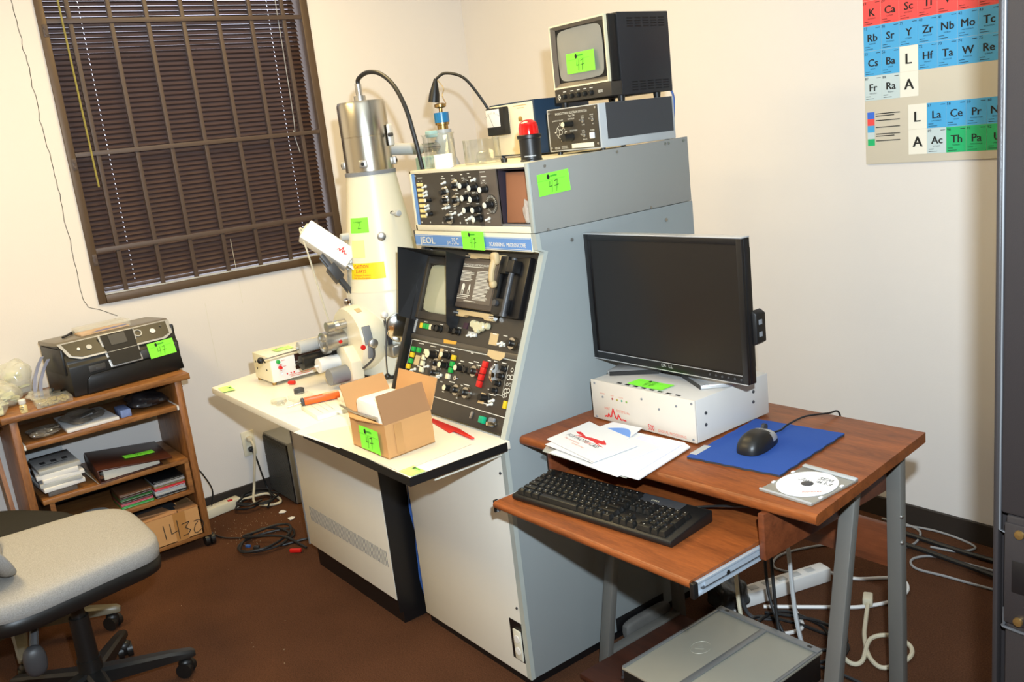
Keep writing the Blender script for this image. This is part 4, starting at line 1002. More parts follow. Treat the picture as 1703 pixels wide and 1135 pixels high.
# open bay: dark lining with a carton and small bag pushed in
MB().box((2.058, -1.418, za+.0185), (2.061, -1.20, zb_-.0105)).box((2.058, -1.203, za+.0185), (2.19, -1.20, zb_-.0105)).box((2.061, -1.418, zb_-.0155), (2.19, -1.20, zb_-.0105)).build('bay_lining', MAT('dark_purple_lining', (42, 34, 44), .6), ic)
MB().box((2.060, -1.424, za+.0178), (2.189, -1.41, za+.0240), .002).build('bay_sill', m_grey, ic)
solo(MB().prism([(2.063, -1.408, za+.025), (2.184, -1.400, za+.025), (2.184, -1.385, 1.452), (2.068, -1.398, 1.455)], (0, .12, 0), .002), 'carton', MAT('brown_kraft', (150, 98, 66), .8, var=.08, scale=8), 'brown card pushed into the open bay of the instrument cabinet', 'cardboard box', (2.12, -1.3, za+.0188))
bag('plastic_bag', 'small clear plastic bag standing in the open bay of the instrument cabinet', (2.166, -1.412, 1.347), (.016, .009, .030), 33)
lot_tag(ic, (2.2052, -1.345, 1.417), (0, 1, .05), (0, 0, 1), .112, .058)
for (y, z) in ((-1.37, 1.468), (-1.38, 1.299), (-1.10, 1.478), (-.90, 1.482), (-.885, 1.482), (-.82, 1.484), (-.98, 1.304)): MB().cyl((2.2046, y, z-.004), (2.2072, y, z-.004), .0042, seg=10).build('screw', m_alu, ic)

# ------------------------------------------------------------------ microscope column
A = V(1.22, -1.35, 0)
cm = thing('microscope_column', 'tall cream electron microscope column with chrome top on the left bench', 'microscope', (A.x, A.y, .7605))
def cz(p): return (A.x, A.y, p)
MB().lathe([(.152, .7605), (.152, .772)], cz(0), seg=48).build('rubber_base', m_blk, cm)
MB().lathe([(.146, .772), (.148, .780), (.148, 1.062), (.143, 1.074)], cz(0), seg=56).build('chamber_drum', m_ivory, cm)
MB().lathe([(.1445, 1.074), (.1425, 1.08), (.0875, 1.472)], cz(0), seg=56).build('cone', m_cream, cm)
MB().lathe([(.090, 1.472), (.090, 1.484), (.086, 1.486)], cz(0), seg=48).build('ring', m_grey, cm)
MB().lathe([(.0845, 1.486), (.0845, 1.602), (.0835, 1.603), (.0835, 1.605), (.0845, 1.606), (.0845, 1.712), (.080, 1.722), (0.0, 1.724)], cz(0), seg=64).build('gun_housing', m_steel, cm)
tp = MB(); tp.lathe([(.020, 1.723), (.020, 1.742), (.012, 1.743)], cz(0), seg=24); tp.lathe([(.0115, 1.742), (.0115, 1.782), (.008, 1.783)], cz(0), seg=20)
tp.build('cable_fitting', m_alu, cm)
MB().tube([(1.22, -1.35, 1.775), (1.228, -1.349, 1.798), (1.285, -1.345, 1.812), (1.36, -1.34, 1.80), (1.43, -1.335, 1.755), (1.478, -1.33, 1.68), (1.50, -1.325, 1.59), (1.505, -1.315, 1.50), (1.50, -1.30, 1.40), (1.49, -1.28, 1.30)], .0075, 10).build('high_tension_cable', m_cblk, cm)
def at(r, deg, z): a = rad(deg); return V(A.x+r*math.cos(a), A.y+r*math.sin(a), z)
def dirn(deg): a = rad(deg); return V(math.cos(a), math.sin(a), 0)
def RZ(deg): return Matrix.Rotation(rad(deg), 3, 'Z')
cl = MB()
for d in (-42, 48, -132):
    cl.obox(at(.090, d, 1.512), (.016, .026, .026), RZ(d), .002)
cl.build('clamp', m_alu, cm)
cl = MB()
for d in (-42, 48, -132): cl.cyl(at(.097, d, 1.512), at(.101, d, 1.512), .006, seg=12)
cl.build('clamp_screw', m_blk, cm)
MB().obox(at(.092, 42, 1.60), (.012, .045, .075), RZ(42), .01).build('white_plate', m_white, cm)
MB().cyl(at(.094, 30, 1.60), at(.108, 30, 1.60), .007, seg=14).build('plate_knob', m_dgrey, cm)
def cone_r(z): return .142+(.0875-.142)*(z-1.08)/(1.472-1.08)
def conetag(name, d0, d1, z0, z1, m, off=.0012):
    mb = MB(); mb.grid(lambda u, v: at(cone_r(z0+(z1-z0)*v)+off, d0+(d1-d0)*u, z0+(z1-z0)*v), 12, 3)
    return mb.build(name, m, cm, sharp=80)
cs_ = conetag('caution_sticker', -88, -28, 1.120, 1.176, m_caution)
def conetext(body, size, d, z, squash=.8):
    me = font_mesh(body); mb = MB(); mb.recalc = False
    vs = []
    for v in me.vertices:
        zz_ = z+v.co.y*size; r = cone_r(zz_)+.0024
        vs.append(at(r, d+math.degrees(v.co.x*size*squash/r), zz_))
    mb._add(vs, [list(p.vertices) for p in me.polygons]); return mb
lt = conetext('CAUTION', .0175, -80, 1.1595); lt.build('lettering', m_redprint, cs_, sharp=None)
lt = conetext('X-RAYS', .0175, -77, 1.1425); lt.build('lettering', m_redprint, cs_, sharp=None)
lt = conetext('To Reassure Problems', .008, -81, 1.132, 1.0); lt.build('lettering', m_redprint, cs_, sharp=None)
lt = conetext('Only When Energized', .008, -81, 1.1225, 1.0); lt.build('lettering', m_redprint, cs_, sharp=None)
conetag('faded_sticker', -85, -57, 1.195, 1.255, MAT('faded_yellow', (232, 222, 150), .6))
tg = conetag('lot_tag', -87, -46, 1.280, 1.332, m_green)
lb = MB(); lb.recalc = False
for st in ([(0, .012), (.010, .013), (.004, -.002), (.0, -.008), (.014, -.007)], [(-.018, .018), (-.018, .012)], [(-.014, .015), (.018, .016)]):
    pts = []
    for (a, b) in zip(st[:-1], st[1:]):
        q4 = []
        d = V(b[0]-a[0], b[1]-a[1]).normalized(); n = V(-d.y, d.x)*.0007
        for (p, s_) in ((a, -1), (b, -1), (b, 1), (a, 1)):
            zz_ = 1.303+p[1]+n.y*s_; r = cone_r(zz_)+.003; q4.append(at(r, -67+math.degrees((p[0]+n.x*s_)/r), zz_))
        lb._add(q4, [[0, 1, 2, 3]])
lb.build('lettering', m_ink, tg, sharp=None)
for (d, z, r, l, mm) in ((-26, 1.262, .015, .012, m_alu), (-100, 1.269, .013, .03, m_lgrey)):
    MB().lathe([(r*.6, 0), (r, .002), (r, l), (r*.8, l+.002), (0, l+.002)], at(cone_r(z)-.004, d, z), dirn(d), seg=22).build('alignment_knob', mm, cm)
kb = MB(); kb.lathe([(.009, 0), (.009, .004)], at(cone_r(1.334)-.004, 2, 1.334), dirn(2), seg=18); kb.mi = 1
kb.lathe([(.006, .004), (.006, .03), (.0105, .032), (.0105, .046), (.009, .047), (0, .047)], at(cone_r(1.334)-.004, 2, 1.334), dirn(2), seg=18); kb.build('alignment_knob', [m_blk, m_lgrey], cm)
# side port with chrome flange
MB().lathe([(.046, .138), (.046, .156), (.052, .157), (.052, .168), (.046, .172), (0, .172)], (A.x, A.y, .945), dirn(-20), seg=36).build('port_flange', m_chrome, cm)
# specimen chamber towards the front
CX_, CZ_ = 1.225, .912
dr = MB(); dr.lathe([(.112, .09), (.119, .10), (.122, .140), (.118, .178), (.110, .190), (.0, .192)], (CX_, A.y, CZ_), (0, -1, 0), seg=52)
dr_ = dr.build('chamber_door', m_cream, cm)
MB().lathe([(.125, .080), (.125, .096), (.116, .096)], (CX_, A.y, CZ_), (0, -1, 0), seg=52).build('door_seal', m_dgrey, cm)
def cyl_y(x, z, y0, y1, r, mats, name, par, prof=None):
    mb = MB(); mb.lathe(prof or [(r*.96, 0), (r, .002), (r, y0-y1-.002), (r*.95, y0-y1), (0, y0-y1)], (x, y0, z), (0, -1, 0), seg=28); return mb.build(name, mats, par)
bigm = cyl_y(1.20, .914, -1.525, -1.625, .033, m_alu, 'stage_drive', cm, [(.022, 0), (.033, .004), (.033, .080), (.039, .082), (.039, .099), (.031, .100), (.029, .092), (.012, .092), (.012, .106), (0, .106)])
cyl_y(1.225, .972, -1.525, -1.614, .018, m_alu, 'stage_drive', cm, [(.017, 0), (.017, .045), (.019, .046), (.017, .052), (.015, .06), (.019, .064), (.019, .088), (0, .089)])
cyl_y(1.135, .906, -1.53, -1.69, .021, m_lgrey, 'micrometer', cm, [(.016, 0), (.018, .06), (.021, .066), (.021, .10), (.0225, .105), (.0225, .158), (.020, .16), (.004, .161), (.004, .168), (0, .168)])
cyl_y(1.145, .853, -1.53, -1.695, .026, m_blk, 'stage_motor', cm, [(.015, 0), (.015, .07), (.026, .071), (.026, .150), (.0265, .151), (.0265, .162), (.004, .163), (.004, .182), (0, .182)])
cyl_y(1.205, .842, -1.535, -1.66, .025, m_white, 'micrometer', cm, [(.018, 0), (.022, .03), (.025, .045), (.025, .055), (.0245, .058), (.0265, .064), (.0265, .122), (.004, .123), (.004, .136), (0, .136)])
cyl_y(1.262, .806, -1.575, -1.65, .030, m_grey, 'stage_motor', cm, [(.028, 0), (.030, .004), (.030, .066), (.0295, .074), (.0, .075)])
MB().prism([(1.205, -1.535, .892), (1.262, -1.535, .898), (1.306, -1.535, .848), (1.306, -1.535, .785), (1.296, -1.535, .776), (1.232, -1.535, .776), (1.205, -1.535, .84)], (0, -.045, 0), .003).build('drive_bracket', m_cream, cm)
dd = MB(); dd.cyl((1.262, -1.6155, .93), (1.262, -1.6155, .931), .001)
MB().cyl((1.233, -1.57, .914), (1.238, -1.575, .914), .006, seg=12).build('red_mark', m_red, cm)
# rod handle with black ball
rd = MB(); rd.tube([(1.145, -1.62, .904), (1.145, -1.83, .897)], .0032, 8, 0); rd_ = rd.build('pull_rod', m_chrome, cm)
MB().ball((1.145, -1.836, .897), .012, 18).build('ball_knob', m_blk, rd_)
# door furniture on the side facing the desk
pl = MB(); a0 = -12
def on_door(deg, y, lift=0.): a = rad(deg); return V(CX_+(.1195+lift)*math.cos(a), y-.036, CZ_+(.1195+lift)*math.sin(a))
pl.obox(on_door(12, -1.485, .003), (.008, .032, .066), Matrix.Rotation(rad(-12), 3, 'Y'), .003)
pl.obox(on_door(-16, -1.482, .003), (.007, .020, .05), Matrix.Rotation(rad(16), 3, 'Y'), .003); pl_ = pl.build('vent_plate', m_grey, cm)
MB().lathe([(.006, 0), (.006, .012), (.0155, .014), (.0155, .030), (.014, .031), (0, .031)], on_door(0, -1.478, .004), (1, -.15, 0), seg=22).build('vent_knob', m_alu, pl_)
MB().lathe([(.009, 0), (.009, .004), (0, .0045)], on_door(-6, -1.508, -.001), (1, -.2, 0), seg=18).build('red_mark', m_red, cm)
MB().tube([on_door(-8, -1.474, .012), on_door(-24, -1.476, .016), on_door(-40, -1.50, .012), on_door(-55, -1.50, .0)], .0038, 8).build('drive_cable', m_dgrey, cm)
MB().obox(on_door(62, -1.475, .001), (.022, .020, .002), Matrix.Rotation(rad(28), 3, 'Y')).build('note_square', m_tan, cm)
MB().lathe([(.012, 0), (.012, .010), (.0185, .012), (.0185, .026), (.017, .028), (0, .028)], (1.205, -1.500, CZ_+.112), (0, -.12, 1), seg=24).build('chamber_knob', m_chrome, cm)
MB().tube([(1.37, -1.458, .995), (1.372, -1.46, .95), (1.372, -1.475, .86), (1.37, -1.480, .79)], .0024, 7).build('crank_lever', m_dgrey, cm)
MB().sell((1.37, -1.458, 1.000), (.012, .012, .011), .8, .8, 16, 10).build('lever_knob', m_white, cm)
MB().ball((1.37, -1.481, .784), .0105, 16).build('ball_knob', m_blk, cm)
MB().box((1.345, -1.465, .853), (1.405, -1.42, .888), .003).build('detector_block', m_alu, cm)
# x-ray detector arm
dt = Matrix.Translation((1.165, -1.545, 1.252))
dax = V(.10, .135, -.145).normalized()  # along, pointing down to the chamber
sx = V(1, 0, 0); sx = (sx-dax*dax.dot(sx)).normalized(); sy = dax.cross(sx)
RD = Matrix((sx, sy, dax)).transposed()
cD = V(1.160, -1.528, 1.244)
ed = MB(); ed.obox(cD, (.070, .074, .190), RD, .003)
ed_ = ed.build('x_ray_detector', m_white, cm)
mm = MB(); mm.obox(cD+dax*.098, (.05, .052, .012), RD, .002); mm.cyl(cD+dax*.10, cD+dax*.15, .022, seg=22)
mm.obox(cD+dax*.115+sx*.02+sy*.02, (.012, .016, .04), RD, .002); mm.obox(cD+dax*.115-sx*.02+sy*.02, (.012, .016, .04), RD, .002)
mm.build('detector_neck', m_alu, ed_)
mm = MB()
vd = V(0, .5, -1).normalized()
p0 = cD-dax*.02+V(.03, -.030, -.040); p1 = V(1.20, -1.47, 1.045)
for off in (-.018, .018): mm.obox((p0+p1)/2+sx*off, (.008, .016, (p1-p0).length), Matrix((sx, (p1-p0).normalized().cross(sx), (p1-p0).normalized())).transposed(), .001)
mm.obox(p0.lerp(p1, .40), (.060, .035, .06), Matrix((sx, (p1-p0).normalized().cross(sx), (p1-p0).normalized())).transposed(), .002)
mm.build('detector_rail', m_dgrey, ed_)
mm = MB(); mm.obox(cD-dax*.096+sy*-.0, (.045, .045, .012), RD, .003); mm.tube([cD-dax*.10, cD-dax*.112+V(0, -.004, -.004), V(1.15, -1.604, 1.24), V(1.15, -1.592, 1.16), V(1.15, -1.575, 1.04), V(1.15, -1.556, .93)], .0032, 7)
mm.build('signal_cord', m_ccream, ed_)
sq = MB(); sq.recalc = False
lg = [(-.012, 0), (-.009, .004), (-.006, 0), (-.003, .012), (.0, .0), (.003, .007), (.006, 0), (.010, .002)]
fq = cD-sy*0+sx*.0; side = sx*.0358
sq.stroke([(p[0]*1.6, p[1]*1.6) for p in lg], .003, cD+side+dax*.055, dax, -sy if (-sy).z > 0 else sy)
sq.build('red_logo', m_redprint, ed_, sharp=None)
# vacuum line behind the column
vl = MB(); vl.cyl((A.x, -1.275, 1.552), (A.x, -1.135, 1.540), .021, seg=24); vl.lathe([(.021, 0), (.018, .006), (0, .007)], (A.x, -1.135, 1.540), (0, 1, -.08), seg=24)
vl_ = vl.build('vacuum_pipe', m_lgrey, cm)
MB().cyl((A.x, -1.13, 1.541), (A.x, -1.03, 1.540), .017, seg=20).build('pipe_sleeve', m_steel, vl_)
vv = thing('vacuum_valve', 'grey vacuum valve with blue collar and hanging black connector behind the beaker', 'valve', (1.22, -1.015, .765))
VX, VY = 1.22, -1.022
MB().lathe([(.05, .0), (.05, .70), (.036, .735), (.036, .80), (.030, .80), (.030, .835)], (VX, VY, .765), seg=30).build('valve_body', m_lgrey, vv)
MB().lathe([(.020, .835), (.020, .850), (.026, .852), (.026, .864)], (VX, VY, .765), seg=12).build('brass_nut', m_brass, vv)
MB().lathe([(.0275, .860), (.0275, .896), (.0, .897)], (VX, VY, .765), seg=30).build('blue_collar', m_vblue, vv)
tb = MB(); tb.lathe([(.007, .896), (.007, .925)], (VX, VY, .765), seg=12); tb.lathe([(.012, .912), (.022, .916), (.022, .926), (.012, .93)], (VX, VY, .765), seg=14); tb.build('copper_terminal', m_brass, vv)
hc = MB(); hc.lathe([(.021, 0), (.019, .03), (.012, .06), (.007, .080), (.006, .085)], (VX-.012, VY-.018, 1.700), (.16, .14, 1), seg=22)
hc.tube([(VX+.004, VY-.005, 1.782), (VX+.03, VY+.02, 1.797), (VX+.08, VY+.06, 1.775), (VX+.12, VY+.09, 1.71), (VX+.155, VY+.12, 1.62), (VX+.17, VY+.135, 1.53), (VX+.17, VY+.145, 1.40)], .0052, 8)
hc.build('black_connector', m_blk, vv)
MB().tube([(VX+.006, VY-.002, 1.777), (VX+.018, VY+.012, 1.745), (VX+.010, VY+.008, 1.72), (VX+.022, VY+.012, 1.69)], .0018, 5).build('bare_wire', m_brass, vv)
tl_ = thing('pump_box', 'pale teal metal box standing between the column and the instrument cabinet', 'box', (1.31, -1.14, .765))
MB().box((1.275, -1.195, .765), (1.345, -1.09, 1.512), .006).build('case', m_teal, tl_)
MB().box((1.205, -1.095, 1.575), (1.24, -1.06, 1.60), .004).build('teal_fitting', m_teal, cm)

# ------------------------------------------------------------------ counter instrument on the bench
ib = thing('counter_box', 'cream instrument box with green and red lamps and a dark display on the bench', 'instrument', (.92, -1.6, .7605))
MB().box((.838, -1.750, .770), (.998, -1.42, .868), .003).build('case', m_cream, ib)
fp = MB().box((.998, -1.748, .772), (1.001, -1.422, .862), .001).build('front_panel', m_white, ib)
MB().box((1.0012, -1.655, .800), (1.003, -1.53, .858)).build('display', MAT('display_dark', (46, 24, 24), .2), fp)
MB().box((1.0012, -1.655, .828), (1.0036, -1.53, .832)).build('display_divider', m_grey, fp)
for (y, z, m) in ((-1.72, .845, m_grn), (-1.715, .822, m_red)): MB().lathe([(.0075, 0), (.0075, .004), (.006, .010), (0, .011)], (1.001, y, z), (1, 0, 0), seg=16).build('indicator_lamp', m, fp)
MB().cyl((1.001, -1.712, .797), (1.014, -1.716, .800), .003, seg=10).build('toggle_switch', m_chrome, fp)
dz = MB()
for y in (-1.692, -1.677, -1.665): dz.cyl((1.001, y, .793), (1.003, y, .793), .0028, seg=10)
dz.build('jack_socket', m_redprint, fp)
dl = MB(); dl.recalc = False
for (y, z, w) in ((-1.70, .846, .012), (-1.697, .823, .010), (-1.715, .833, .018), (-1.715, .810, .010), (-1.66, .786, .05), (-1.60, .787, .07), (-1.64, .78, .08)): dl.stroke([(y-w/2, z), (y+w/2, z)], .0022, (1.0016, 0, 0), (0, 1, 0), (0, 0, 1))
dl.build('lettering', m_salmon, fp, sharp=None)
vh = MB()
for (x, z) in ((.862, .835), (.868, .81), (.955, .845), (.96, .815)): vh.cyl((x, -1.7502, z), (x, -1.7512, z), .004, seg=12)
vh.build('vent_hole', m_blk, ib)
for (x, y) in ((.85, -1.74), (.985, -1.74), (.85, -1.43), (.985, -1.43)): MB().cyl((x, y, .7605), (x, y, .771), .008, seg=12).build('foot', m_brass, ib)
lot_tag(ib, (.915, -1.66, .8686), (0, 1, 0), (-1, 0, 0), .07, .055, faint=True, num=False, pale=True)

# ------------------------------------------------------------------ small things on the bench
T0 = .7605
rc = MB(); rc.cyl((1.040, -1.705, T0+.0075), (1.058, -1.693, T0+.0075), .0072, seg=16); rc.cyl((1.036, -1.708, T0+.0075), (1.041, -1.7045, T0+.0075), .0052, seg=14)
solo(rc, 'red_stopper', m_red, 'small red plastic cap lying in front of the cream instrument box', 'cap', (1.05, -1.70, T0))
kn = MB(); kn.lathe([(.018, 0), (.018, .016), (.014, .018), (.006, .018), (.006, .012), (0, .012)], (1.187, -1.735, T0), seg=22)
solo(kn, 'metal_nut', m_dgrey, 'short dark metal nut standing on the bench behind the orange tool', 'nut', (1.187, -1.735, T0))
gw = MB(); gw.lathe([(.026, 0), (.028, .003), (.028, .010), (.026, .010), (.025, .003), (0, .003)], (1.235, -1.832, T0), seg=26)
solo(gw, 'glass_dish', m_glass, 'small clear glass dish on the bench left of the orange tool', 'dish', (1.235, -1.832, T0))
gw = MB(); gw.lathe([(.014, 0), (.016, .004), (.008, .010), (.012, .014)], (1.27, -1.842, T0), seg=18)
solo(gw, 'glass_stopper', m_glass, 'tiny clear glass stopper beside the small glass dish', 'stopper', (1.27, -1.842, T0))
cx = MB().box((1.235, -1.80, T0), (1.315, -1.725, T0+.014), .001)
solo(cx, 'clear_box', m_clear, 'low clear plastic box lying behind the orange tool', 'plastic box', (1.27, -1.76, T0))
nb = thing('notepad', 'white block of printed cards beneath the orange tool', 'notepad', (1.47, -1.76, T0))
MB().prism([(1.392, -1.822, T0), (1.556, -1.842, T0), (1.565, -1.735, T0), (1.40, -1.702, T0)], (0, 0, .014), .001).build('pad_block', MAT('pad_white', (226, 228, 214), .6), nb)
pl_ = MB(); pl_.recalc = False
for k in range(3): pl_.stroke([(1.42+.01*k, -1.80+.02*k), (1.54, -1.815+.02*k)], .002, (0, 0, T0+.0145), (1, 0, 0), (0, 1, 0))
pl_.build('print', m_lgrey, nb, sharp=None)
cu = thing('hand_tool', 'orange handled tool with a steel blade lying across the white pad', 'tool', (1.40, -1.745, T0+.014))
a, b = V(1.398, -1.812, T0+.026), V(1.432, -1.70, T0+.028)
dq = (b-a).normalized(); RQ = Matrix((dq, V(0, 0, 1).cross(dq), V(0, 0, 1))).transposed()
MB().obox((a+b)/2, ((b-a).length, .023, .022), RQ, .004).build('handle', m_orange, cu)
MB().obox(b-dq*.03+V(0, 0, .0115), (.05, .016, .002), RQ).build('clip', m_tan, cu)
MB().obox(a-dq*.004, (.012, .024, .023), RQ, .004).build('collar', m_dgrey, cu)
MB().tube([a, a-dq*.055+V(0, 0, -.006)], .0032, 8, 0).build('blade', m_steel, cu)
ph = MB(); ph.prism([(1.602, -1.945, T0+.0004), (1.86, -1.925, T0+.0004), (1.80, -1.755, T0+.0004), (1.56, -1.76, T0+.0004)], (0, 0, .0008))
solo(ph, 'paper_sheet', m_paper, 'white paper sheet hanging over the front edge of the worktop left of the carton', 'paper', (1.7, -1.85, T0))
mf = MB(); mf.prism([(1.66, -1.928, T0+.0014), (2.172, -1.912, T0+.0014), (2.157, -1.68, T0+.0014), (1.905, -1.632, T0+.0014), (1.75, -1.66, T0+.0014)], (0, 0, .0008))
solo(mf, 'manila_folder', m_manila, 'flat manila folder under the open carton on the worktop', 'folder', (1.95, -1.8, T0))
rk = MB(); rk.prism([(1.88, -1.640, T0+.0023), (2.032, -1.668, T0+.0023), (2.030, -1.652, T0+.0023), (2.128, -1.660, T0+.0023), (2.132, -1.652, T0+.0023), (2.03, -1.632, T0+.0023), (1.88, -1.624, T0+.0023)], (0, 0, .004), .001)
solo(rk, 'red_straightedge', m_red, 'red plastic spatula lying behind the carton by the control panel', 'spatula', (2.0, -1.645, T0+.0023))
rp = MB(); rp.prism([(1.24, -1.60, T0), (1.37, -1.655, T0), (1.41, -1.60, T0), (1.28, -1.55, T0)], (0, 0, .006), .001)
solo(rp, 'red_card', MAT('red_card', (176, 66, 48), .5), 'dark red card lying under the grey stage motor', 'card', (1.32, -1.60, T0))

# open carton with foam
bx = thing('open_carton', 'open brown cardboard carton with raised flaps and a green slip on the worktop', 'cardboard box', (1.97, -1.81, T0+.0023))
bz0 = T0+.0026; bz1 = bz0+.094
p0, p1, p2, p3 = V(1.877, -1.887, 0), V(2.072, -1.886, 0), V(2.060, -1.734, 0), V(1.865, -1.735, 0)
bb = MB(); bb.prism([V(p.x, p.y, bz0) for p in (p0, p1, p2, p3)], (0, 0, .003))
for (s_, e_) in ((p0, p1), (p1, p2), (p2, p3), (p3, p0)):
    n = V(0, 0, 1).cross((e_-s_).normalized())*.0035
    bb.prism([V(s_.x, s_.y, bz0), V(e_.x, e_.y, bz0), V(e_.x, e_.y, bz1), V(s_.x, s_.y, bz1)], n)
bb.build('carton_body', m_card, bx)
def flap(s_, e_, o_, h, skew0=0, skew1=0, m=m_card):
    s_ = V(s_.x, s_.y, bz1); e_ = V(e_.x, e_.y, bz1); d = (e_-s_).normalized()
    o_ = V(*o_).normalized()*h
    MB().prism([s_, e_, e_+o_+d*skew1, s_+o_+d*skew0], o_.cross(d).normalized()*.003).build('flap', m, bx)
flap(p0, p3, (-.45, .0, .9), .082, .002, -.004)            # left flap, raised
flap(p1, p2, (-.30, -.0, .95), .080, -.0, -.002, m_card2)      # near right-hand flap, folded up and inwards
flap(p3, p2, (.06, .30, .95), .088, .0, .004)              # rear flap
flap(p0, p1, (0, -1.0, -.25), .015, .03, -.12)
fmb = MB(); fmb.box((1.896, -1.874, bz0+.004), (2.040, -1.752, bz0+.138), .012)
solo(fmb, 'foam_block', m_foam, 'white foam block sitting inside the open carton', 'foam block', (1.975, -1.81, bz0+.004))
tt = MB().prism([V(2.0735, -1.86, bz0+.01), V(2.0715, -1.835, bz0+.01), V(2.0715, -1.835, bz0+.09), V(2.0735, -1.86, bz0+.09)], (.0008, 0, 0)); tt.build('tape_strip', MAT('tape_tan', (188, 140, 88), .25), bx)
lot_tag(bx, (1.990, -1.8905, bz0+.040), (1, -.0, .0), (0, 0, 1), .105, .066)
am = MB(); am.tube([(1.60, -1.80, T0+.052), (1.72, -1.838, T0+.078), (1.80, -1.862, T0+.095), (1.86, -1.876, T0+.104), (1.93, -1.892, T0+.112)], .004, 8, 4, rend=.009)
am = MB(); am.tube([(1.845, -1.895, bz1-.035+.055), (1.875, -1.888, bz1+.012), (1.90, -1.884, bz1+.006), (1.96, -1.879, bz1+.004), (2.02, -1.874, bz1+.003)], .0025, 8, 4, rend=.007)
solo(am, 'tweezers', m_steel, 'steel tweezers resting over the front rim of the open carton', 'tweezers', (1.92, -1.886, bz1))
pb = MB(); pb.prism([(1.885, -1.726, bz1+.055), (1.93, -1.728, bz1+.105), (2.03, -1.730, bz1+.085), (2.01, -1.728, bz1+.065)], (0, .002, .0))

# ------------------------------------------------------------------ things on the instrument cabinet
TZ = zb_+.0004
bk_ = MB(); bk_.lathe([(.0, 0), (.046, .0), (.049, .004), (.049, .098), (.054, .104), (.052, .1045), (.0475, .098), (.0475, .006), (0, .003)], (1.655, -1.335, TZ), seg=40, capb=False, capt=False)
solo(bk_, 'beaker', m_glass, 'tall clear glass beaker on the cabinet top at its front left corner', 'beaker', (1.655, -1.335, TZ), sharp=60)
vi = MB(); vi.lathe([(.012, .004), (.012, .05), (.008, .056), (.008, .062)], (1.632, -1.34, TZ), seg=16)
solo(vi, 'glass_ampoule', m_glass, 'slim glass ampoule standing inside the tall beaker', 'ampoule', (1.632, -1.34, TZ+.004))
pj = MB(); pj.lathe([(.028, 0), (.029, .002), (.029, .040), (.027, .0415), (0, .0415)], (1.752, -1.388, TZ), seg=36)
solo(pj, 'porcelain_jar', MAT('bright_white', (246, 246, 248), .35, var=.0), 'squat white porcelain jar in front of the beaker on the cabinet top', 'jar', (1.752, -1.388, TZ))
di = MB(); di.lathe([(.0, 0), (.054, .0), (.057, .003), (.057, .070), (.0585, .074), (.056, .074), (.0555, .005), (0, .003)], (1.800, -1.275, TZ), seg=44, capb=False, capt=False)
solo(di, 'glass_dish', m_glass, 'wide straight-sided glass dish right of the beaker on the cabinet top', 'dish', (1.800, -1.275, TZ), sharp=60)
gs = MB(); gs.lathe([(.026, .003), (.022, .012), (.022, .028), (.017, .035), (.012, .038), (.0, .039)], (1.805, -1.275, TZ), seg=28)
solo(gs, 'glass_stopper', m_glass, 'round glass stopper inside the wide glass dish', 'stopper', (1.805, -1.275, TZ+.003))
sp_ = MB(); sp_.lathe([(.016, 0), (.016, .016), (.012, .018), (0, .018)], (1.87, -1.335, TZ), seg=20)
solo(sp_, 'glass_thimble', m_glass, 'small clear glass thimble right of the wide glass dish', 'cap', (1.87, -1.335, TZ))
ft = MB(); ft.lathe([(.009, 0), (.0105, .012), (0, .012)], (1.952, -1.31, TZ), seg=18)
solo(ft, 'rubber_foot', m_blk, 'small black rubber foot lying between the glassware and the beacon', 'rubber foot', (1.952, -1.31, TZ))
wl_ = thing('warning_beacon', 'black warning beacon with a red dome at the right of the cabinet top', 'warning light', (2.098, -1.325, TZ))
MB().lathe([(.031, 0), (.031, .003), (.029, .005), (.030, .06), (.034, .062), (.034, .070), (.030, .072)], (2.098, -1.325, TZ), seg=32).build('base', m_blk, wl_)
MB().box((2.060, -1.335, TZ+.052), (2.075, -1.315, TZ+.071), .003).build('side_clip', m_blk, wl_)
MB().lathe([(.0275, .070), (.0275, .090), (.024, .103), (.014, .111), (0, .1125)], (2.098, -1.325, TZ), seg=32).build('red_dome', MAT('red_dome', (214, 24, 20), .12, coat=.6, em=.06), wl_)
lz = MB(); lz.recalc = False
for k in range(8):
    d0 = rad(-75+k*8); d1 = rad(-75+k*8+6)
    lz._add([(2.098+.0305*math.cos(q_), -1.325+.0305*math.sin(q_), TZ+h) for q_, h in ((d0, .012), (d1, .012), (d1, .015), (d0, .015))], [[0, 1, 2, 3]])
lz.build('lettering', m_lgrey, wl_, sharp=None)
# meter box
mx = thing('meter_box', 'navy instrument box with cream front and square dial meter behind the beacon', 'meter', (1.70, -.93, TZ))
MB().box((1.555, -1.048, TZ+.006), (1.795, -.81, 1.656), .003).build('case', m_navy, mx)
mfp = MB().box((1.561, -1.0505, TZ+.010), (1.789, -1.048, 1.651), .001).build('front_panel', MAT('meter_cream', (226, 214, 186), .45), mx)
MB().box((1.566, -1.074, 1.556), (1.664, -1.0505, 1.646), .003).build('meter_housing', m_blk, mfp)
MB().box((1.570, -1.0762, 1.584), (1.643, -1.074, 1.641), .001).build('meter_face', m_white, mfp)
nd = MB(); nd.recalc = False
for k in range(13):
    a = rad(50+k*80/12); nd.stroke([(1.606+.062*math.cos(a), 1.565+.062*math.sin(a)), (1.606+.068*math.cos(a), 1.565+.068*math.sin(a))], .001, (0, -1.0770, 0), fx, fz)
nd.stroke([(1.606, 1.586), (1.585, 1.628)], .0012, (0, -1.0770, 0), fx, fz)
nd.build('meter_scale', m_ink, mfp, sharp=None)
MB().lathe([(.008, 0), (.008, .005), (.004, .008), (0, .008)], (1.724, -1.0505, 1.600), (0, -1, 0), seg=16).build('panel_knob', m_brass, mfp)
ll = MB(); ll.recalc = False
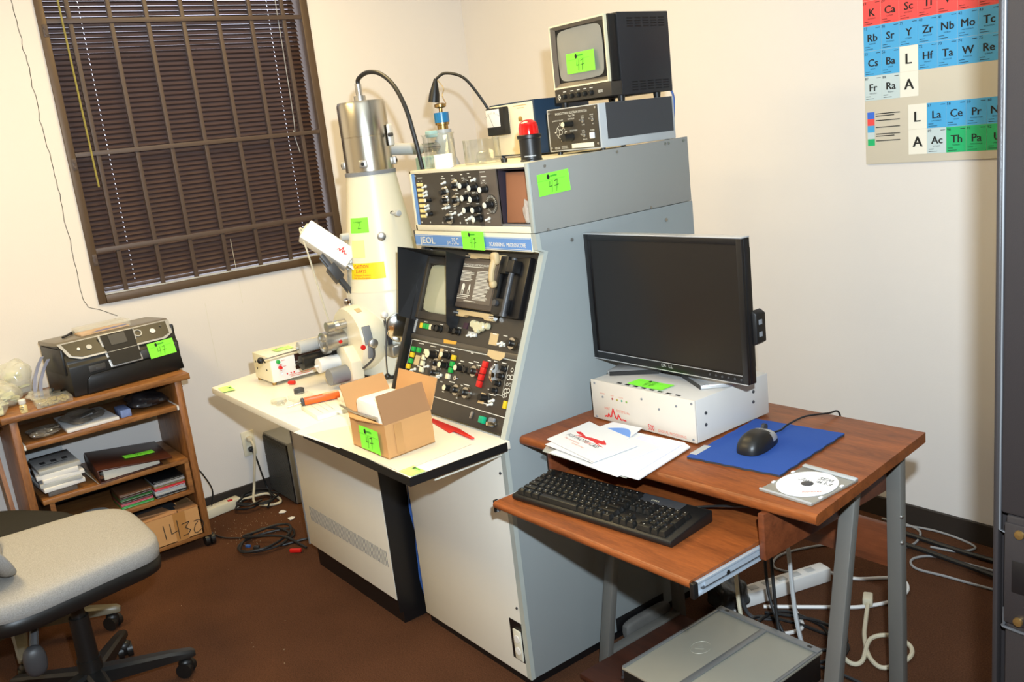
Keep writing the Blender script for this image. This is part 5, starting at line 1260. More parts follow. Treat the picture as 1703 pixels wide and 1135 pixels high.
ll.stroke([(1.69, 1.643), (1.76, 1.643)], .003, (0, -1.0512, 0), fx, fz); ll.stroke([(1.71, 1.635), (1.745, 1.635)], .002, (0, -1.0512, 0), fx, fz); ll.build('lettering', m_tan, mfp, sharp=None)
for (x, y) in ((1.575, -1.03), (1.775, -1.03), (1.575, -.83), (1.775, -.83)): MB().cyl((x, y, TZ), (x, y, TZ+.0065), .009, seg=12).build('foot', m_blk, mx)
# backscattered electron detector unit
bd_ = thing('detector_unit', 'silver and charcoal detector control box under the small video monitor', 'instrument', (2.045, -.96, TZ))
MB().box((1.928, -1.112, 1.488), (2.160, -.80, 1.614), .003).build('case', m_lgrey, bd_)
MB().box((2.1602, -1.086, 1.512), (2.1612, -.81, 1.6135)).build('side_inset', m_dgrey, bd_)
fp = MB().box((1.937, -1.1145, 1.492), (2.155, -1.112, 1.611), .001).build('front_panel', m_pnl, bd_)
yq = -1.1146
def gk(x, z, r, d, cap, par=fp):
    mb = MB(); mb.lathe([(r*1.1, 0), (r*1.1, .004), (r, .006), (r*.94, d), (0, d)], (x, yq, z), (0, -1, 0), seg=18); mb.mi = 1
    if cap: mb.lathe([(r*.86, d), (r*.82, d+.001), (0, d+.0012)], (x, yq, z), (0, -1, 0), seg=16, capb=False)
    mb.build('knob', [m_blk, cap or m_blk], par)
gk(2.040, 1.566, .0085, .034, m_key_w); gk(2.036, 1.528, .012, .034, None)
for (x, z) in ((2.092, 1.570), (2.134, 1.571), (2.094, 1.529)):
    mb = MB(); mb.lathe([(.005, 0), (.005, .003)], (x, yq, z), (0, -1, 0), seg=10); mb.cyl((x, yq, z), (x-.002, yq-.013, z+.004), .0024, seg=8); mb.build('toggle_switch', m_alu, fp)
MB().box((2.120, -1.121, 1.518), (2.138, yq, 1.536), .002).build('power_switch', m_white, fp)
MB().box((2.034, -1.1152, 1.495), (2.130, yq, 1.508)).build('serial_label', m_manila, fp)
tx = MB(); tx.recalc = False
tx.text('BACKSCATTERED ELECTRON DETECTOR', .0088, (1.972, yq-.0006, 1.5955), fx, fz, squash=.86); tx.text('Type 124', .0078, (2.028, yq-.0006, 1.587), fx, fz)
tx.text('QUADRANT SELECT', .0055, (1.955, yq-.0006, 1.577), fx, fz); tx.text('CONTRAST', .0058, (2.026, yq-.0006, 1.578), fx, fz); tx.text('BRIGHTNESS', .0058, (2.032, yq-.0006, 1.544), fx, fz)
for (s_, x, z) in (('GAIN', 2.085, 1.583), ('HIGH', 2.085, 1.577), ('IMAGE', 2.123, 1.584), ('ON', 2.128, 1.578), ('RATE', 2.085, 1.541), ('SCAN', 2.085, 1.536), ('POWER', 2.120, 1.540), ('LOW', 2.087, 1.558), ('INV', 2.130, 1.558), ('REDUCE', 2.085, 1.516)): tx.text(s_, .0050, (x, yq-.0006, z), fx, fz)
tx.text('EDAX', .009, (1.958, yq-.0006, 1.4955), fx, fz); tx.text('ELECTRONIC', .0045, (1.988, yq-.0006, 1.501), fx, fz); tx.text('INSTRUMENTS', .0045, (1.988, yq-.0006, 1.496), fx, fz)
for k in range(20):
    a0, a1 = 2*PI*k/20, 2*PI*(k+1)/20
    for r in (.007, .019):
        if r > .01 and k % 5 == 0: continue
        tx.stroke([(1.990+r*math.cos(a0), 1.545+r*math.sin(a0)), (1.990+r*math.cos(a1), 1.545+r*math.sin(a1))], .0014, (0, yq-.0006, 0), fx, fz)
for k in range(4):
    a = rad(45+90*k); tx.stroke([(1.990+.007*math.cos(a), 1.545+.007*math.sin(a)), (1.990+.019*math.cos(a), 1.545+.019*math.sin(a))], .0016, (0, yq-.0006, 0), fx, fz)
    a = rad(90*k); tx.stroke([(1.990+.021*math.cos(a), 1.545+.021*math.sin(a)), (1.990+.026*math.cos(a), 1.545+.026*math.sin(a))], .003, (0, yq-.0006, 0), fx, fz)
tx.build('lettering', m_print, fp, sharp=None)
for (x, z) in ((1.944, 1.603), (2.148, 1.604), (1.944, 1.500), (2.149, 1.503)): MB().cyl((x, yq, z), (x, yq-.002, z), .0035, seg=12).build('screw', m_alu, fp)
for (x, y) in ((1.95, -1.09), (2.14, -1.09), (1.95, -.82), (2.14, -.82)): MB().cyl((x, y, TZ), (x, y, 1.489), .008, seg=12).build('foot', m_blk, bd_)
# small video monitor
tv = thing('video_monitor', 'small black cathode ray video monitor with a green slip on its screen', 'monitor', (2.02, -.92, 1.6145))
tz0, tz1 = 1.630, 1.860
MB().box((1.905, -1.012, tz0), (2.160, -.80, tz1), .003).build('case', MAT('tv_black', (34, 33, 35), .5, bump=.2, bscale=600), tv)
MB().prism([(1.910, -1.044, 1.672), (2.156, -1.044, 1.672), (2.156, -1.044, 1.857), (1.910, -1.044, 1.857)], (0, .034, 0), .004).build('shroud', m_blk, tv)
def fr4(x0, x1, z0, z1, w, y0, y1, m, name, par):
    mb = MB(); mb.box((x0, y0, z0), (x0+w, y1, z1)); mb.box((x1-w, y0, z0), (x1, y1, z1)); mb.box((x0+w, y0, z0), (x1-w, y1, z0+w)); mb.box((x0+w, y0, z1-w), (x1-w, y1, z1)); return mb.build(name, m, par)
fr4(1.908, 2.150, 1.672, 1.857, .0045, -1.054, -1.044, m_key_w, 'cream_frame', tv)
# recessed bezel + tube
bz = MB()
o = [(1.9125, 1.6765), (2.1455, 1.6765), (2.1455, 1.8525), (1.9125, 1.8525)]; i_ = [(1.927, 1.688), (2.135, 1.688), (2.135, 1.843), (1.927, 1.843)]
for k in range(4):
    a, b = o[k], o[(k+1) % 4]; c, d = i_[(k+1) % 4], i_[k]
    bz._add([(a[0], -1.053, a[1]), (b[0], -1.053, b[1]), (c[0], -1.0455, c[1]), (d[0], -1.0455, d[1])], [[0, 1, 2, 3]])
bz.build('bezel', m_pnl2, tv)
mask = MB(); sc_t = MB()
def tvs(u, v):
    a = 2*u-1; b = 2*v-1; e = 12.
    rx, rz = .0995, .0755
    n = max(1e-6, (abs(a)**e+abs(b)**e)**(1/e)); mxx = max(abs(a), abs(b))
    k = mxx/n if n > 0 else 1
    return V(2.031+rx*a*k*(1-.05*b*b), -1.047-.007*(1-a*a)*(1-b*b), 1.765+rz*b*k*(1-.06*a*a))
sc_t.grid(tvs, 20, 18); sc_t.build('screen', m_tube2, tv, sharp=80)
bp = MB().box((1.910, -1.055, tz0+.002), (2.158, -1.01, 1.671), .002).build('control_strip', m_pnl, tv)
for k, x in enumerate((1.957, 1.990, 2.019, 2.048, 2.076)):
    mb = MB(); mb.lathe([(.008, 0), (.008, .010), (.006, .013), (0, .013)], (x, -1.055, 1.648), (0, -1, 0), seg=16); mb.build('knob', m_blk, bp)
tx = MB(); tx.recalc = False
for k, x in enumerate((1.957, 1.990, 2.019, 2.048, 2.076)): tx.stroke([(x-.007, 1.662), (x+.005, 1.662)], .0022, (0, -1.0555, 0), fx, fz)
tx.text('800', .011, (2.104, -1.0555, 1.645), fx, fz, squash=1.2)
for (p, q_) in (((-.006, 0), (0, .008)), ((0, .008), (.006, 0)), ((.006, 0), (0, -.008)), ((0, -.008), (-.006, 0)), ((0, 0), (.006, .0))): tx.stroke([(1.930+p[0], 1.648+p[1]), (1.930+q_[0], 1.648+q_[1])], .002, (0, -1.0555, 0), fx, fz)
tx.build('lettering', m_print, bp, sharp=None)
vt_ = MB()
for (y0, z0, rows) in ((-.975, 1.818, 4), (-.972, 1.640, 4)):
    for j in range(5):
        for k in range(rows):
            y = y0+j*.033; z = z0+k*.0075; vt_.box((2.1602, y, z), (2.1606, y+.024, z+.0035))
vt_.build('vent_slots', m_blkm, tv)
for (x, y) in ((1.925, -1.03), (2.14, -1.0), (1.925, -.83), (2.14, -.85)): MB().lathe([(.010, 0), (.012, .016)], (x, y, 1.6145), seg=12).build('foot', m_blk, tv)
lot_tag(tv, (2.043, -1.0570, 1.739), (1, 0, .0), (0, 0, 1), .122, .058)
solo(MB().tube([(2.12, -.795, 1.66), (2.14, -.78, 1.62), (2.14, -.782, 1.56), (2.13, -.785, 1.50), (2.12, -.78, 1.40), (2.10, -.76, 1.2)], .0035, 7), 'blue_cable', m_cblue, 'blue cable hanging behind the video monitor and detector box', 'cable', (2.10, -.77, 1.2))
# ------------------------------------------------------------------ periodic table on the back wall
PX, PZ, CW, CH = 2.308, 1.773, .0637, .0812
pt_ = thing('periodic_table_poster', 'coloured periodic table of the elements chart on the back wall behind the dark rack', 'poster', (2.9, 0, 1.316))
pb = MB().box((PX-.001, -.006, 1.316), (PX+18*CW+.004, -.0015, PZ+4.6*CH), .001)
CM = {'r': MAT('poster_red', (236, 78, 78), .5, var=.01), 'b': MAT('poster_blue', (72, 168, 222), .5, var=.01), 'w': MAT('poster_pale', (196, 212, 214), .5, var=.01), 'c': MAT('poster_cream', (238, 234, 220), .5, var=.01), 'g': MAT('poster_green', (30, 180, 112), .5, var=.01), 'd': MAT('poster_deep_blue', (60, 110, 214), .5, var=.01)}
rows = [(4, 'K Ca Sc Ti V Cr Mn Fe Co Ni Cu Zn Ga Ge As Se Br Kr'.split(), 'r', 0, 19), (5, 'Rb Sr Y Zr Nb Mo Tc Ru Rh Pd Ag Cd In Sn Sb Te I Xe'.split(), 'b', 0, 37), (6, 'Cs Ba L Hf Ta W Re Os Ir Pt Au Hg Tl Pb Bi Po At Rn'.split(), 'b', 0, 55), (7, 'Fr Ra A'.split(), 'w', 0, 87), (3, ['Na', 'Mg'], 'r', 0, 11), (3, 'Al Si P S Cl Ar'.split(), 'r', 12, 13), (2, ['Li', 'Be'], 'd', 0, 3), (2, 'B C N O F Ne'.split(), 'd', 12, 5), (1, ['H'], 'w', 0, 1), (1, ['He'], 'w', 17, 2)]
class CC:
    def __init__(s, i): s.i = i
    def box(s, a, b): pb.mi = s.i; pb.box(a, b); pb.mi = 0
cells = {k: CC(i+1) for i, k in enumerate(CM)}; ink = MB(); ink.recalc = False
fullnames = dict(K='POTASSIUM', Ca='CALCIUM', Sc='SCANDIUM', Ti='TITANIUM', Rb='RUBIDIUM', Sr='STRONTIUM', Y='YTTRIUM', Zr='ZIRCONIUM', Nb='NIOBIUM', Mo='MOLYBDENUM', Tc='TECHNETIUM', Cs='CESIUM', Ba='BARIUM', Hf='HAFNIUM', Ta='TANTALUM', W='TUNGSTEN', Re='RHENIUM', Fr='FRANCIUM', Ra='RADIUM', La='LANTHANUM', Ce='CERIUM', Pr='PRASEODYMIUM', Nd='NEODYMIUM', Ac='ACTINIUM', Th='THORIUM', Pa='PROTACTINIUM', U='URANIUM')
YC = -.0066
def cell(x, z, c, sym, num):
    cells[c].box((x+.0004, YC, z-CH+.0004), (x+CW-.0004, -.006, z-.0004))
    y = YC-.0005
    if sym in 'LA' and num is None:
        for d in (-.0014, 0, .0014): ink.text(sym, .048, (x+CW*.5+d, y, z-CH*.70), fx, fz, 'C')
        return
    for d in (-.0009, 0, .0009): ink.text(sym, .0345, (x+CW*.52+d, y, z-CH*.62), fx, fz, 'C')
    if num:
        ink.text(str(num), .0125, (x+.003, y, z-.0125), fx, fz); ink.stroke([(x+CW-.018, z-.008), (x+CW-.004, z-.008)], .0016, (0, y, 0), fx, fz)
    nm = fullnames.get(sym)
    if nm: ink.text(nm, .0058, (x+CW*.5, y, z-CH*.74), fx, fz, 'C', squash=.9)
    for k in range(2): ink.stroke([(x+.006, z-CH*(.83+.09*k)), (x+(.022 if k == 0 else .034), z-CH*(.83+.09*k))], .0015, (0, y, 0), fx, fz)
for (r, els, c, col0, n0) in rows:
    z = PZ+CH if r == 4 else PZ+CH-(r-4)*CH
    n = n0
    for i, e in enumerate(els):
        ccol = c; num = n
        if e in ('L', 'A') and r in (6, 7): ccol = 'c'; num = None
        if e == 'Hf': n = num = 72
        cell(PX+(col0+i)*CW, z, ccol, e, num); n += 1
LX, LZ = 2.463, 1.504
for (r, els, n0) in ((0, 'L La Ce Pr Nd Pm Sm Eu Gd Tb Dy Ho Er Tm Yb'.split(), 56), (1, 'A Ac Th Pa U Np Pu Am Cm Bk Cf Es Fm Md No'.split(), 88)):
    for i, e in enumerate(els):
        c = 'c' if i == 0 else ('b' if r == 0 else ('w' if i == 1 else 'g'))
        cell(LX+i*CW, LZ-r*CH, c, e, None if i == 0 else n0+i)
for k, c in enumerate('drbwg'):
    z = 1.491-k*.0226; cells[c].box((PX+.008, YC, z-.0224), (PX+.034, -.006, z))
    for j in range(2 if k in (0, 3) else 1): ink.stroke([(PX+.040, z-.007-.007*j), (PX+.040+.085-.02*j, z-.007-.007*j)], .0028, (0, YC-.0004, 0), fx, fz)
pb.build('mounting_board', [MAT('poster_ground', (214, 206, 188), .5, var=.01)]+[CM[k] for k in CM], pt_)
ink.build('lettering', m_ink, pt_, sharp=None)
o2 = thing('wall_outlet', 'cream outlet plate on the back wall just showing above the desk edge', 'outlet', (1.955, 0, .215))
MB().box((1.915, -.006, .215), (1.995, 0, .337), .002).build('cover_plate', m_cream, o2)
so = MB()
for z in (.252, .300): so.lathe([(.0165, 0), (.0165, .003), (.0145, .004)], (1.955, -.006, z), (0, -1, 0), seg=20)
so.build('socket', m_ivory, o2)

# ------------------------------------------------------------------ dark rack at the right
rk_ = thing('equipment_rack', 'tall dark grey metal equipment rack at the right edge of the room', 'rack', (3.85, -1.4, 0))
MB().box((3.550, -1.735, .0), (4.14, -1.05, 2.05), .006).build('cabinet', m_rack, rk_)
MB().box((3.548, -1.7505, .06), (3.556, -1.735, 2.05), .003).build('corner_strip', m_rack, rk_)
dr = MB(); dr.box((3.5585, -1.752, .985), (4.13, -1.735, 2.03), .005); dr.box((3.5655, -1.7515, .06), (4.13, -1.735, .985), .005)
dr_ = dr.build('front_door', m_rack, rk_)
MB().tube([(3.5575, -1.7505, 2.04), (3.5575, -1.7505, .96), (3.575, -1.7505, .955)], .0022, 8, 0).tube([(3.566, -1.7525, .845), (3.566, -1.7525, .822), (3.572, -1.7525, .815), (3.66, -1.7525, .815)], .0022, 8, 4).build('edge_highlight', m_dgrey, dr_)
lp = MB().box((3.566, -1.756, .825), (3.72, -1.7515, .975), .003); lp_ = lp.build('latch_plate', m_rack, dr_)
MB().box((3.577, -1.7575, .875), (3.70, -1.756, .922), .001).build('latch_recess', m_blkm, lp_)
for (x, z) in ((3.586, .962), (3.586, .832), (3.69, .962), (3.69, .832)): MB().lathe([(.0065, 0), (.006, .003), (0, .0035)], (x, -1.756, z), (0, -1, 0), seg=14).build('brass_screw', m_brass, lp_)
mb = MB(); mb.lathe([(.003, 0), (.0028, .003), (0, .0035)], (3.570, -1.7515, .845), (0, -1, 0), seg=10); mb.build('rivet', m_chrome, dr_)

# ------------------------------------------------------------------ computer desk
dk = thing('computer_desk', 'cherry laminate computer desk with grey metal legs and a pulled-out keyboard tray', 'desk', (2.64, -1.28, 0))
TOP = .76
crn = [V(2.215, -1.562, 0), V(3.098, -1.508, 0), V(3.032, -.968, 0), V(2.212, -.985, 0)]
def slab(pts, z1, th, m, name, par, r=.012):
    b = bmesh.new(); n = len(pts)
    lo = [b.verts.new((p.x, p.y, z1-th)) for p in pts]; hi = [b.verts.new((p.x, p.y, z1)) for p in pts]
    b.faces.new(lo[::-1]); b.faces.new(hi)
    for i in range(n): b.faces.new([lo[i], lo[(i+1) % n], hi[(i+1) % n], hi[i]])
    # round the front edge only
    ed = [e for e in b.edges if ({e.verts[0], e.verts[1]} in ({lo[0], lo[1]}, {hi[0], hi[1]}))]
    bmesh.ops.bevel(b, geom=ed, offset=r*.85, segments=4, profile=.5, affect='EDGES')
    mb = MB(); mb._take(b); return mb.build(name, m, par)
slab(crn, TOP, .025, m_cherry, 'desk_top', dk)
tray = slab([V(2.315, -1.742, 0), V(2.955, -1.730, 0), V(2.948, -1.27, 0), V(2.31, -1.27, 0)], .6585, .018, m_cherry, 'keyboard_tray', dk, .010)
for (x, s_) in ((2.9565, 1), (2.304, -1)):
    mb = MB(); mb.box((x-.0015, -1.722, .622), (x+.0015, -1.50, .652)); mb.box((x, -1.722, .622), (x+.007*s_, -1.50, .626)); mb.box((x, -1.722, .648), (x+.007*s_, -1.50, .652)); mb.box((x+.002*s_, -1.69, .630), (x+.006*s_, -1.30, .644))
    rl_ = mb.build('slide_rail', m_zinc, tray)
    MB().box((x+.0016*s_, -1.70, .6325), (x+.0076*s_, -1.31, .6345)).build('rail_groove', m_dgrey, rl_)
    MB().box((x-.003, -1.728, .620), (x+.009*s_, -1.714, .654), .002).build('rail_stop', m_blk, rl_)
    MB().cyl((x+.0065*s_, -1.62, .637), (x+.008*s_, -1.62, .637), .005, seg=12).build('rail_hole', m_blk, rl_)
for x in (2.968, 2.280):
    MB().box((x, -1.524, .630), (x+.016, -1.06, TOP-.025), .002).build('side_rail_board', m_cherryd, dk)
MB().box((2.30, -1.052, .425), (2.985, -1.036, .535), .002).build('back_board', m_cherryd, dk)
def leg(x, y0, y1, z0, z1):
    MB().prism([(x-.019, y0-.012, z0), (x+.019, y0-.012, z0), (x+.019, y0+.012, z0), (x-.019, y0+.012, z0)], (0, y1-y0, z1-z0), .003).build('leg', m_leg, dk)
for x in (2.262, 3.000):
    leg(x, -1.375, -1.225, .0, TOP-.0255); leg(x, -1.050, -1.046, .0, TOP-.0255)
    MB().box((x-.015, -1.365, .010), (x+.015, -1.06, .034), .003).build('foot_rail', m_leg, dk)
MB().box((2.278, -1.49, .010), (2.984, -1.060, .028), .002).build('lower_shelf', WOOD('shelf_shaded_cherry', (52, 26, 16), (78, 40, 24), (2.2, 14, 14), .5, 2.2), dk)  # shadow of the keyboard tray painted in as darker wood
for z in (.505, .572): MB().lathe([(.006, 0), (.005, .004), (0, .005)], (3.0192, -1.058, z), (1, 0, 0), seg=12).build('bolt', m_alu, dk)
# digital processing box
db_ = thing('processor_box', 'off-white digital processing case with red lettering under the flat monitor', 'instrument', (2.463, -1.2, TOP+.0005))
bx0, bx1, by0, by1, bz0, bz1 = 2.277, 2.651, -1.343, -1.055, TOP+.004, .8745
MB().box((bx0+.003, by0+.006, bz0), (bx1, by1, bz1), .002).build('case', m_boxw, db_)
fpl = MB().box((bx0, by0, bz0), (bx1, by0+.006, bz1+.001), .002).build('front_panel', MAT('front_pearl', (208, 198, 184), .4, .0, var=.02), db_)
vs = MB()
for k in range(8):
    x = 2.376+.0297*k; vs.box((x-.008, by0+.012, bz1-.001), (x+.008, by0+.020, bz1+.0006), .0005)
vs.build('vent_slot', m_blkm, db_)
yq = by0-.0006
for k, c in enumerate(((150, 40, 36), (150, 140, 60), (80, 150, 120), (120, 150, 70))): MB().lathe([(.003, 0), (.003, .001), (0, .002)], (2.360+.0178*k, by0, .8315), (0, -1, 0), seg=12).build('status_light', MAT('status_%d' % k, c, .3), fpl)
for (x, z) in ((2.293, .8665), (2.642, .867), (2.291, .770), (2.641, .773), (2.322, .831), (2.471, .850), (2.531, .833), (2.591, .852)): MB().lathe([(.0032, 0), (.0028, .002), (0, .0022)], (x, by0, z), (0, -1, 0), seg=12).build('screw', m_grey, fpl)
for (y, z) in ((-1.304, .834), (-1.306, .804), (-1.117, .839), (-1.119, .812)): MB().lathe([(.0045, 0), (.004, .002), (0, .0022)], (bx1, y, z), (1, 0, 0), seg=12).build('screw', m_dgrey, db_)
tx = MB(); tx.recalc = False
for d in (0, .0009): tx.stroke([(2.325, .776), (2.330, .7785), (2.335, .777), (2.340, .786), (2.345, .7785), (2.350, .780), (2.358, .803), (2.366, .779), (2.372, .777), (2.378, .789), (2.386, .7775), (2.390, .7765)], .0036, (d, yq, 0), fx, fz); 
tx.stroke([(2.394, .7785), (2.400, .7775), (2.406, .7775)], .0036, (0, yq, 0), fx, fz)
for d in (0, .0003): tx.text('500', .0215, (2.487+d, yq, .770), fx, fz, squash=.72)
tx.build('red_lettering', m_redprint, fpl, sharp=None)
tx = MB(); tx.recalc = False
tx.text('IXRF', .0105, (2.326, yq, .797), fx, fz); tx.text('SYSTEMS, Inc.', .0105, (2.372, yq, .797), fx, fz, squash=.85); tx.text('DIGITAL PROCESSING', .0105, (2.524, yq, .7705), fx, fz, squash=.92)
tx.text('POWER', .005, (2.314, yq, .839), fx, fz); tx.text('READY', .0042, (2.354, yq, .839), fx, fz); tx.text('ACQUIRE', .0042, (2.384, yq, .839), fx, fz)
tx.build('fine_lettering', m_salmon, fpl, sharp=None)
for (x, y) in ((2.30, -1.32), (2.63, -1.32), (2.30, -1.08), (2.63, -1.08)): MB().cyl((x, y, TOP+.0002), (x, y, bz0+.001), .009, seg=12).build('foot', m_blk, db_)
lot_tag(db_, (2.463, -1.298, bz1+.0006), (1, .01, 0), (0, 1, 0), .122, .052, faint=False)
# flat monitor
lm = thing('flat_monitor', 'large black and silver widescreen flat monitor standing on the off-white case', 'monitor', (2.42, -1.20, bz1))
mx0, mx1, my, mz0, mz1 = 2.2085, 2.752, -1.255, .9075, 1.2640
MB().box((mx0, my+.005, mz0), (mx1+.001, my+.026, mz1), .003).build('shell', m_blkm, lm)
MB().box((mx0, my-.0035, mz1-.0008), (mx1+.001, my+.026, mz1+.003), .001).build('silver_top', m_silver, lm)
MB().box((mx0+.02, my+.024, mz0+.02), (mx1-.02, my+.060, mz1-.02), .012).build('back_housing', m_blk, lm)
bz_ = MB(); w = .0165
for (x0, x1, z0, z1) in ((mx0, mx0+w, mz0, mz1), (mx1-w, mx1, mz0, mz1), (mx0+w, mx1-w, mz0, mz0+.024), (mx0+w, mx1-w, mz1-w, mz1)): bz_.box((x0, my-.004, z0+.0008), (x1, my+.005, z1-.0008), .001)
bzo = bz_.build('bezel', m_blkm, lm)
MB().box((mx0+w-.001, my+.001, mz0+.023), (mx1-w+.001, my+.004, mz1-w+.001)).build('screen', m_lcd, lm)
MB().box((mx0+.001, my-.0046, mz0), (mx1-.001, my+.004, mz0+.0022)).box((mx0+w, my-.0045, mz0+.0215), (mx1-w, my-.0038, mz0+.0232)).build('silver_strip', m_silver, bzo)
tx = MB(); tx.recalc = False; yq = my-.0047
for d in (0, .0008): tx.text('D', .0125, (mx0+.262+d, yq, mz0+.010), fx, fz, squash=1.2); tx.text('LL', .0125, (mx0+.2875+d, yq, mz0+.010), fx, fz, squash=1.25)
for d in (0, .0006):
    # tilted E
    tx.text('E', .0105, (mx0+.2745+d, yq, mz0+.011), (.86, 0, .5), (-.5, 0, .86), squash=1.1)
tx.build('lettering', m_silver, bzo, sharp=None)
for k in range(6): MB().lathe([(.0032, 0), (.0028, .0012), (0, .0014)], (mx0+.425+.0195*k, my-.004, mz0+.012), (0, -1, 0), seg=12).build('menu_button', m_dgrey, bzo)
us = MB(); us.prism([(mx1-.002, my+.020, 1.000), (mx1+.010, my+.024, 1.008), (mx1+.010, my+.024, 1.078), (mx1-.002, my+.020, 1.088)], (0, .035, 0), .002); us_ = us.build('port_block', m_blk, lm)
MB().box((mx1+.0102, my+.032, 1.052), (mx1+.011, my+.044, 1.064)).box((mx1+.0102, my+.032, 1.022), (mx1+.011, my+.044, 1.034)).build('usb_port', m_grey, us_)
fz0 = bz1+.001
st = MB()
st.prism([(2.283, -1.283, fz0), (2.300, -1.290, fz0), (2.405, -1.205, fz0), (2.405, -1.150, fz0), (2.36, -1.15, fz0), (2.262, -1.215, fz0)], (0, 0, .010), .002)
st.prism([(2.603, -1.262, fz0), (2.655, -1.200, fz0), (2.652, -1.165, fz0), (2.52, -1.13, fz0), (2.475, -1.15, fz0), (2.475, -1.195, fz0)], (0, 0, .010), .002)
st_ = st.build('stand_foot', m_silver, lm)
nb_ = MB(); nb_.box((2.395, -1.198, fz0), (2.485, -1.128, fz0+.020), .008); nb_.box((2.405, -1.170, fz0+.015), (2.475, -1.145, 1.12), .006); nb_.box((2.39, -1.196, 1.00), (2.49, -1.145, 1.14), .004)
nb_.build('stand_neck', m_dgrey, lm)
MB().prism([(2.300, -1.291, fz0), (2.302, -1.293, fz0), (2.408, -1.207, fz0), (2.405, -1.203, fz0)], (0, 0, .011)).prism([(2.475, -1.196, fz0), (2.478, -1.199, fz0), (2.605, -1.265, fz0), (2.602, -1.262, fz0)], (0, 0, .011)).build('foot_edge', m_blk, st_)
# mouse pad, mouse
pc_ = [V(2.690, -1.424, 0), V(2.928, -1.390, 0), V(2.896, -1.091, 0), V(2.656, -1.118, 0)]
mp_ = thing('mouse_pad', 'blue foam mouse mat with a scalloped edge on the desk', 'mouse pad', (2.79, -1.25, TOP+.0005))
def ring(z, amp):
    out = []
    for i in range(4):
        a, b = pc_[i], pc_[(i+1) % 4]; d = b-a; n = V(d.y, -d.x, 0).normalized(); N = 30
        for k in range(N):
            t = k/N; p = a+d*t+n*amp*math.sin(t*N*1.1); out.append(V(p.x, p.y, z))
    return out
MB().prism(ring(TOP+.0006, .0016), (0, 0, .0045)).build('rubber_base', m_rubber, mp_)
MB().prism(ring(TOP+.0052, .0012), (0, 0, .0015)).build('cloth_top', m_pad, mp_)
MB().prism([(2.684, -1.408, TOP+.0068), (2.703, -1.405, TOP+.0068), (2.694, -1.340, TOP+.0068), (2.675, -1.344, TOP+.0068)], (0, 0, .0004)).build('brand_label', m_lgrey, mp_)
ML = Matrix.Translation((2.786, -1.278, TOP+.0075)) @ Matrix.Rotation(rad(9), 4, 'Z')
mo = thing('mouse', 'black and silver computer mouse on the blue mat', 'mouse', mat=ML)
def mf(p):
    t = p.y/.068; q_ = p.copy(); q_.x *= (1-.12*t); q_.z = max(0, p.z)*(1-.38*max(0, t)**1.3-.12*max(0, -t)**3); return q_
def mouse_part(keep, name, m):
    mb = MB(); mb.sell((0, 0, 0), (.034, .068, .043), .75, .75, 48, 30, mf)
    dead = [f for f in mb.bm.faces if keep != (lambda c: c.y > .006+.35*abs(c.x) and c.z > .011)(f.calc_center_median())]
    bmesh.ops.delete(mb.bm, geom=dead, context='FACES'); mb.recalc = False; return mb.build(name, m, mo, local=True, sharp=80)
mouse_part(False, 'body', m_blk); mouse_part(True, 'silver_nose', MAT('mouse_silver', (178, 178, 176), .3, .3))
MB().cyl((-.004, .032, .0375), (.004, .032, .0375), .010, seg=16).build('scroll_wheel', m_rubber, mo, local=True)
mbc = MB(); mbc.T = None
pts = [ML @ V(.0, .066, .012), V(2.768, -1.165, TOP+.012), V(2.762, -1.13, TOP+.014), V(2.776, -1.085, TOP+.024), V(2.79, -1.045, TOP+.022), V(2.795, -1.0, TOP+.014), V(2.792, -.955, TOP+.004), V(2.785, -.935, TOP-.05), V(2.78, -.935, TOP-.2)]
mbc.tube(pts, .0024, 7); mbc.build('cord', m_cblk, mo)
# cd in its case
cc = thing('disc_case', 'open clear jewel case holding a white handwritten disc on the desk corner', 'disc case', (3.0, -1.39, TOP+.0003))
cq = [V(2.938, -1.476, TOP+.0005), V(3.067, -1.478, TOP+.0005), V(3.071, -1.315, TOP+.0005), V(2.938, -1.310, TOP+.0005)]
MB().prism(cq, (0, 0, .0048), .0008).build('tray', MAT('grey_tray', (150, 146, 136), .25, .2), cc)
mb = MB(); mb.prism([cq[3]+V(0, -.012, .005), cq[2]+V(0, -.012, .005), cq[2]+V(0, 0, .005), cq[3]+V(0, 0, .005)], (0, 0, .004), .0008)
mb.build('clear_rim', m_lgrey, cc); mb = MB(); mb.prism([cq[0]+V(0, 0, .005), cq[1]+V(0, 0, .005), cq[1]+V(0, .004, .005), cq[0]+V(0, .004, .005)], (0, 0, .002)); mb.build('clear_rim', m_lgrey, cc)
mb = MB()
for p in ((2.941, -1.43), (2.941, -1.36), (3.064, -1.44), (3.064, -1.365)): mb.box((p[0]-.003, p[1]-.005, TOP+.005), (p[0]+.003, p[1]+.005, TOP+.008), .001)
mb.build('clip', m_white, cc)
E1 = V(.0605, 0, 0); E2 = V(0, .0705, 0); c0 = V(3.003, -1.398, TOP+.0062)
def el(r, a, z=0): return c0+E1*r*math.cos(a)+E2*r*math.sin(a)+V(0, 0, z)
mb = MB(); N = 48
mb._add([el(1, 2*PI*k/N) for k in range(N)]+[el(.13, 2*PI*k/N) for k in range(N)]+[el(1, 2*PI*k/N, .0012) for k in range(N)]+[el(.13, 2*PI*k/N, .0012) for k in range(N)],
        [[k, (k+1) % N, 2*N+(k+1) % N, 2*N+k] for k in range(N)]+[[2*N+k, 2*N+(k+1) % N, 3*N+(k+1) % N, 3*N+k] for k in range(N)])
dso = mb.build('disc', m_paper, cc)
mb = MB(); mb.lathe([(.013, 0), (.013, .0015), (.008, .003), (0, .003)], c0, seg=20); mb.build('hub', m_dgrey, cc)
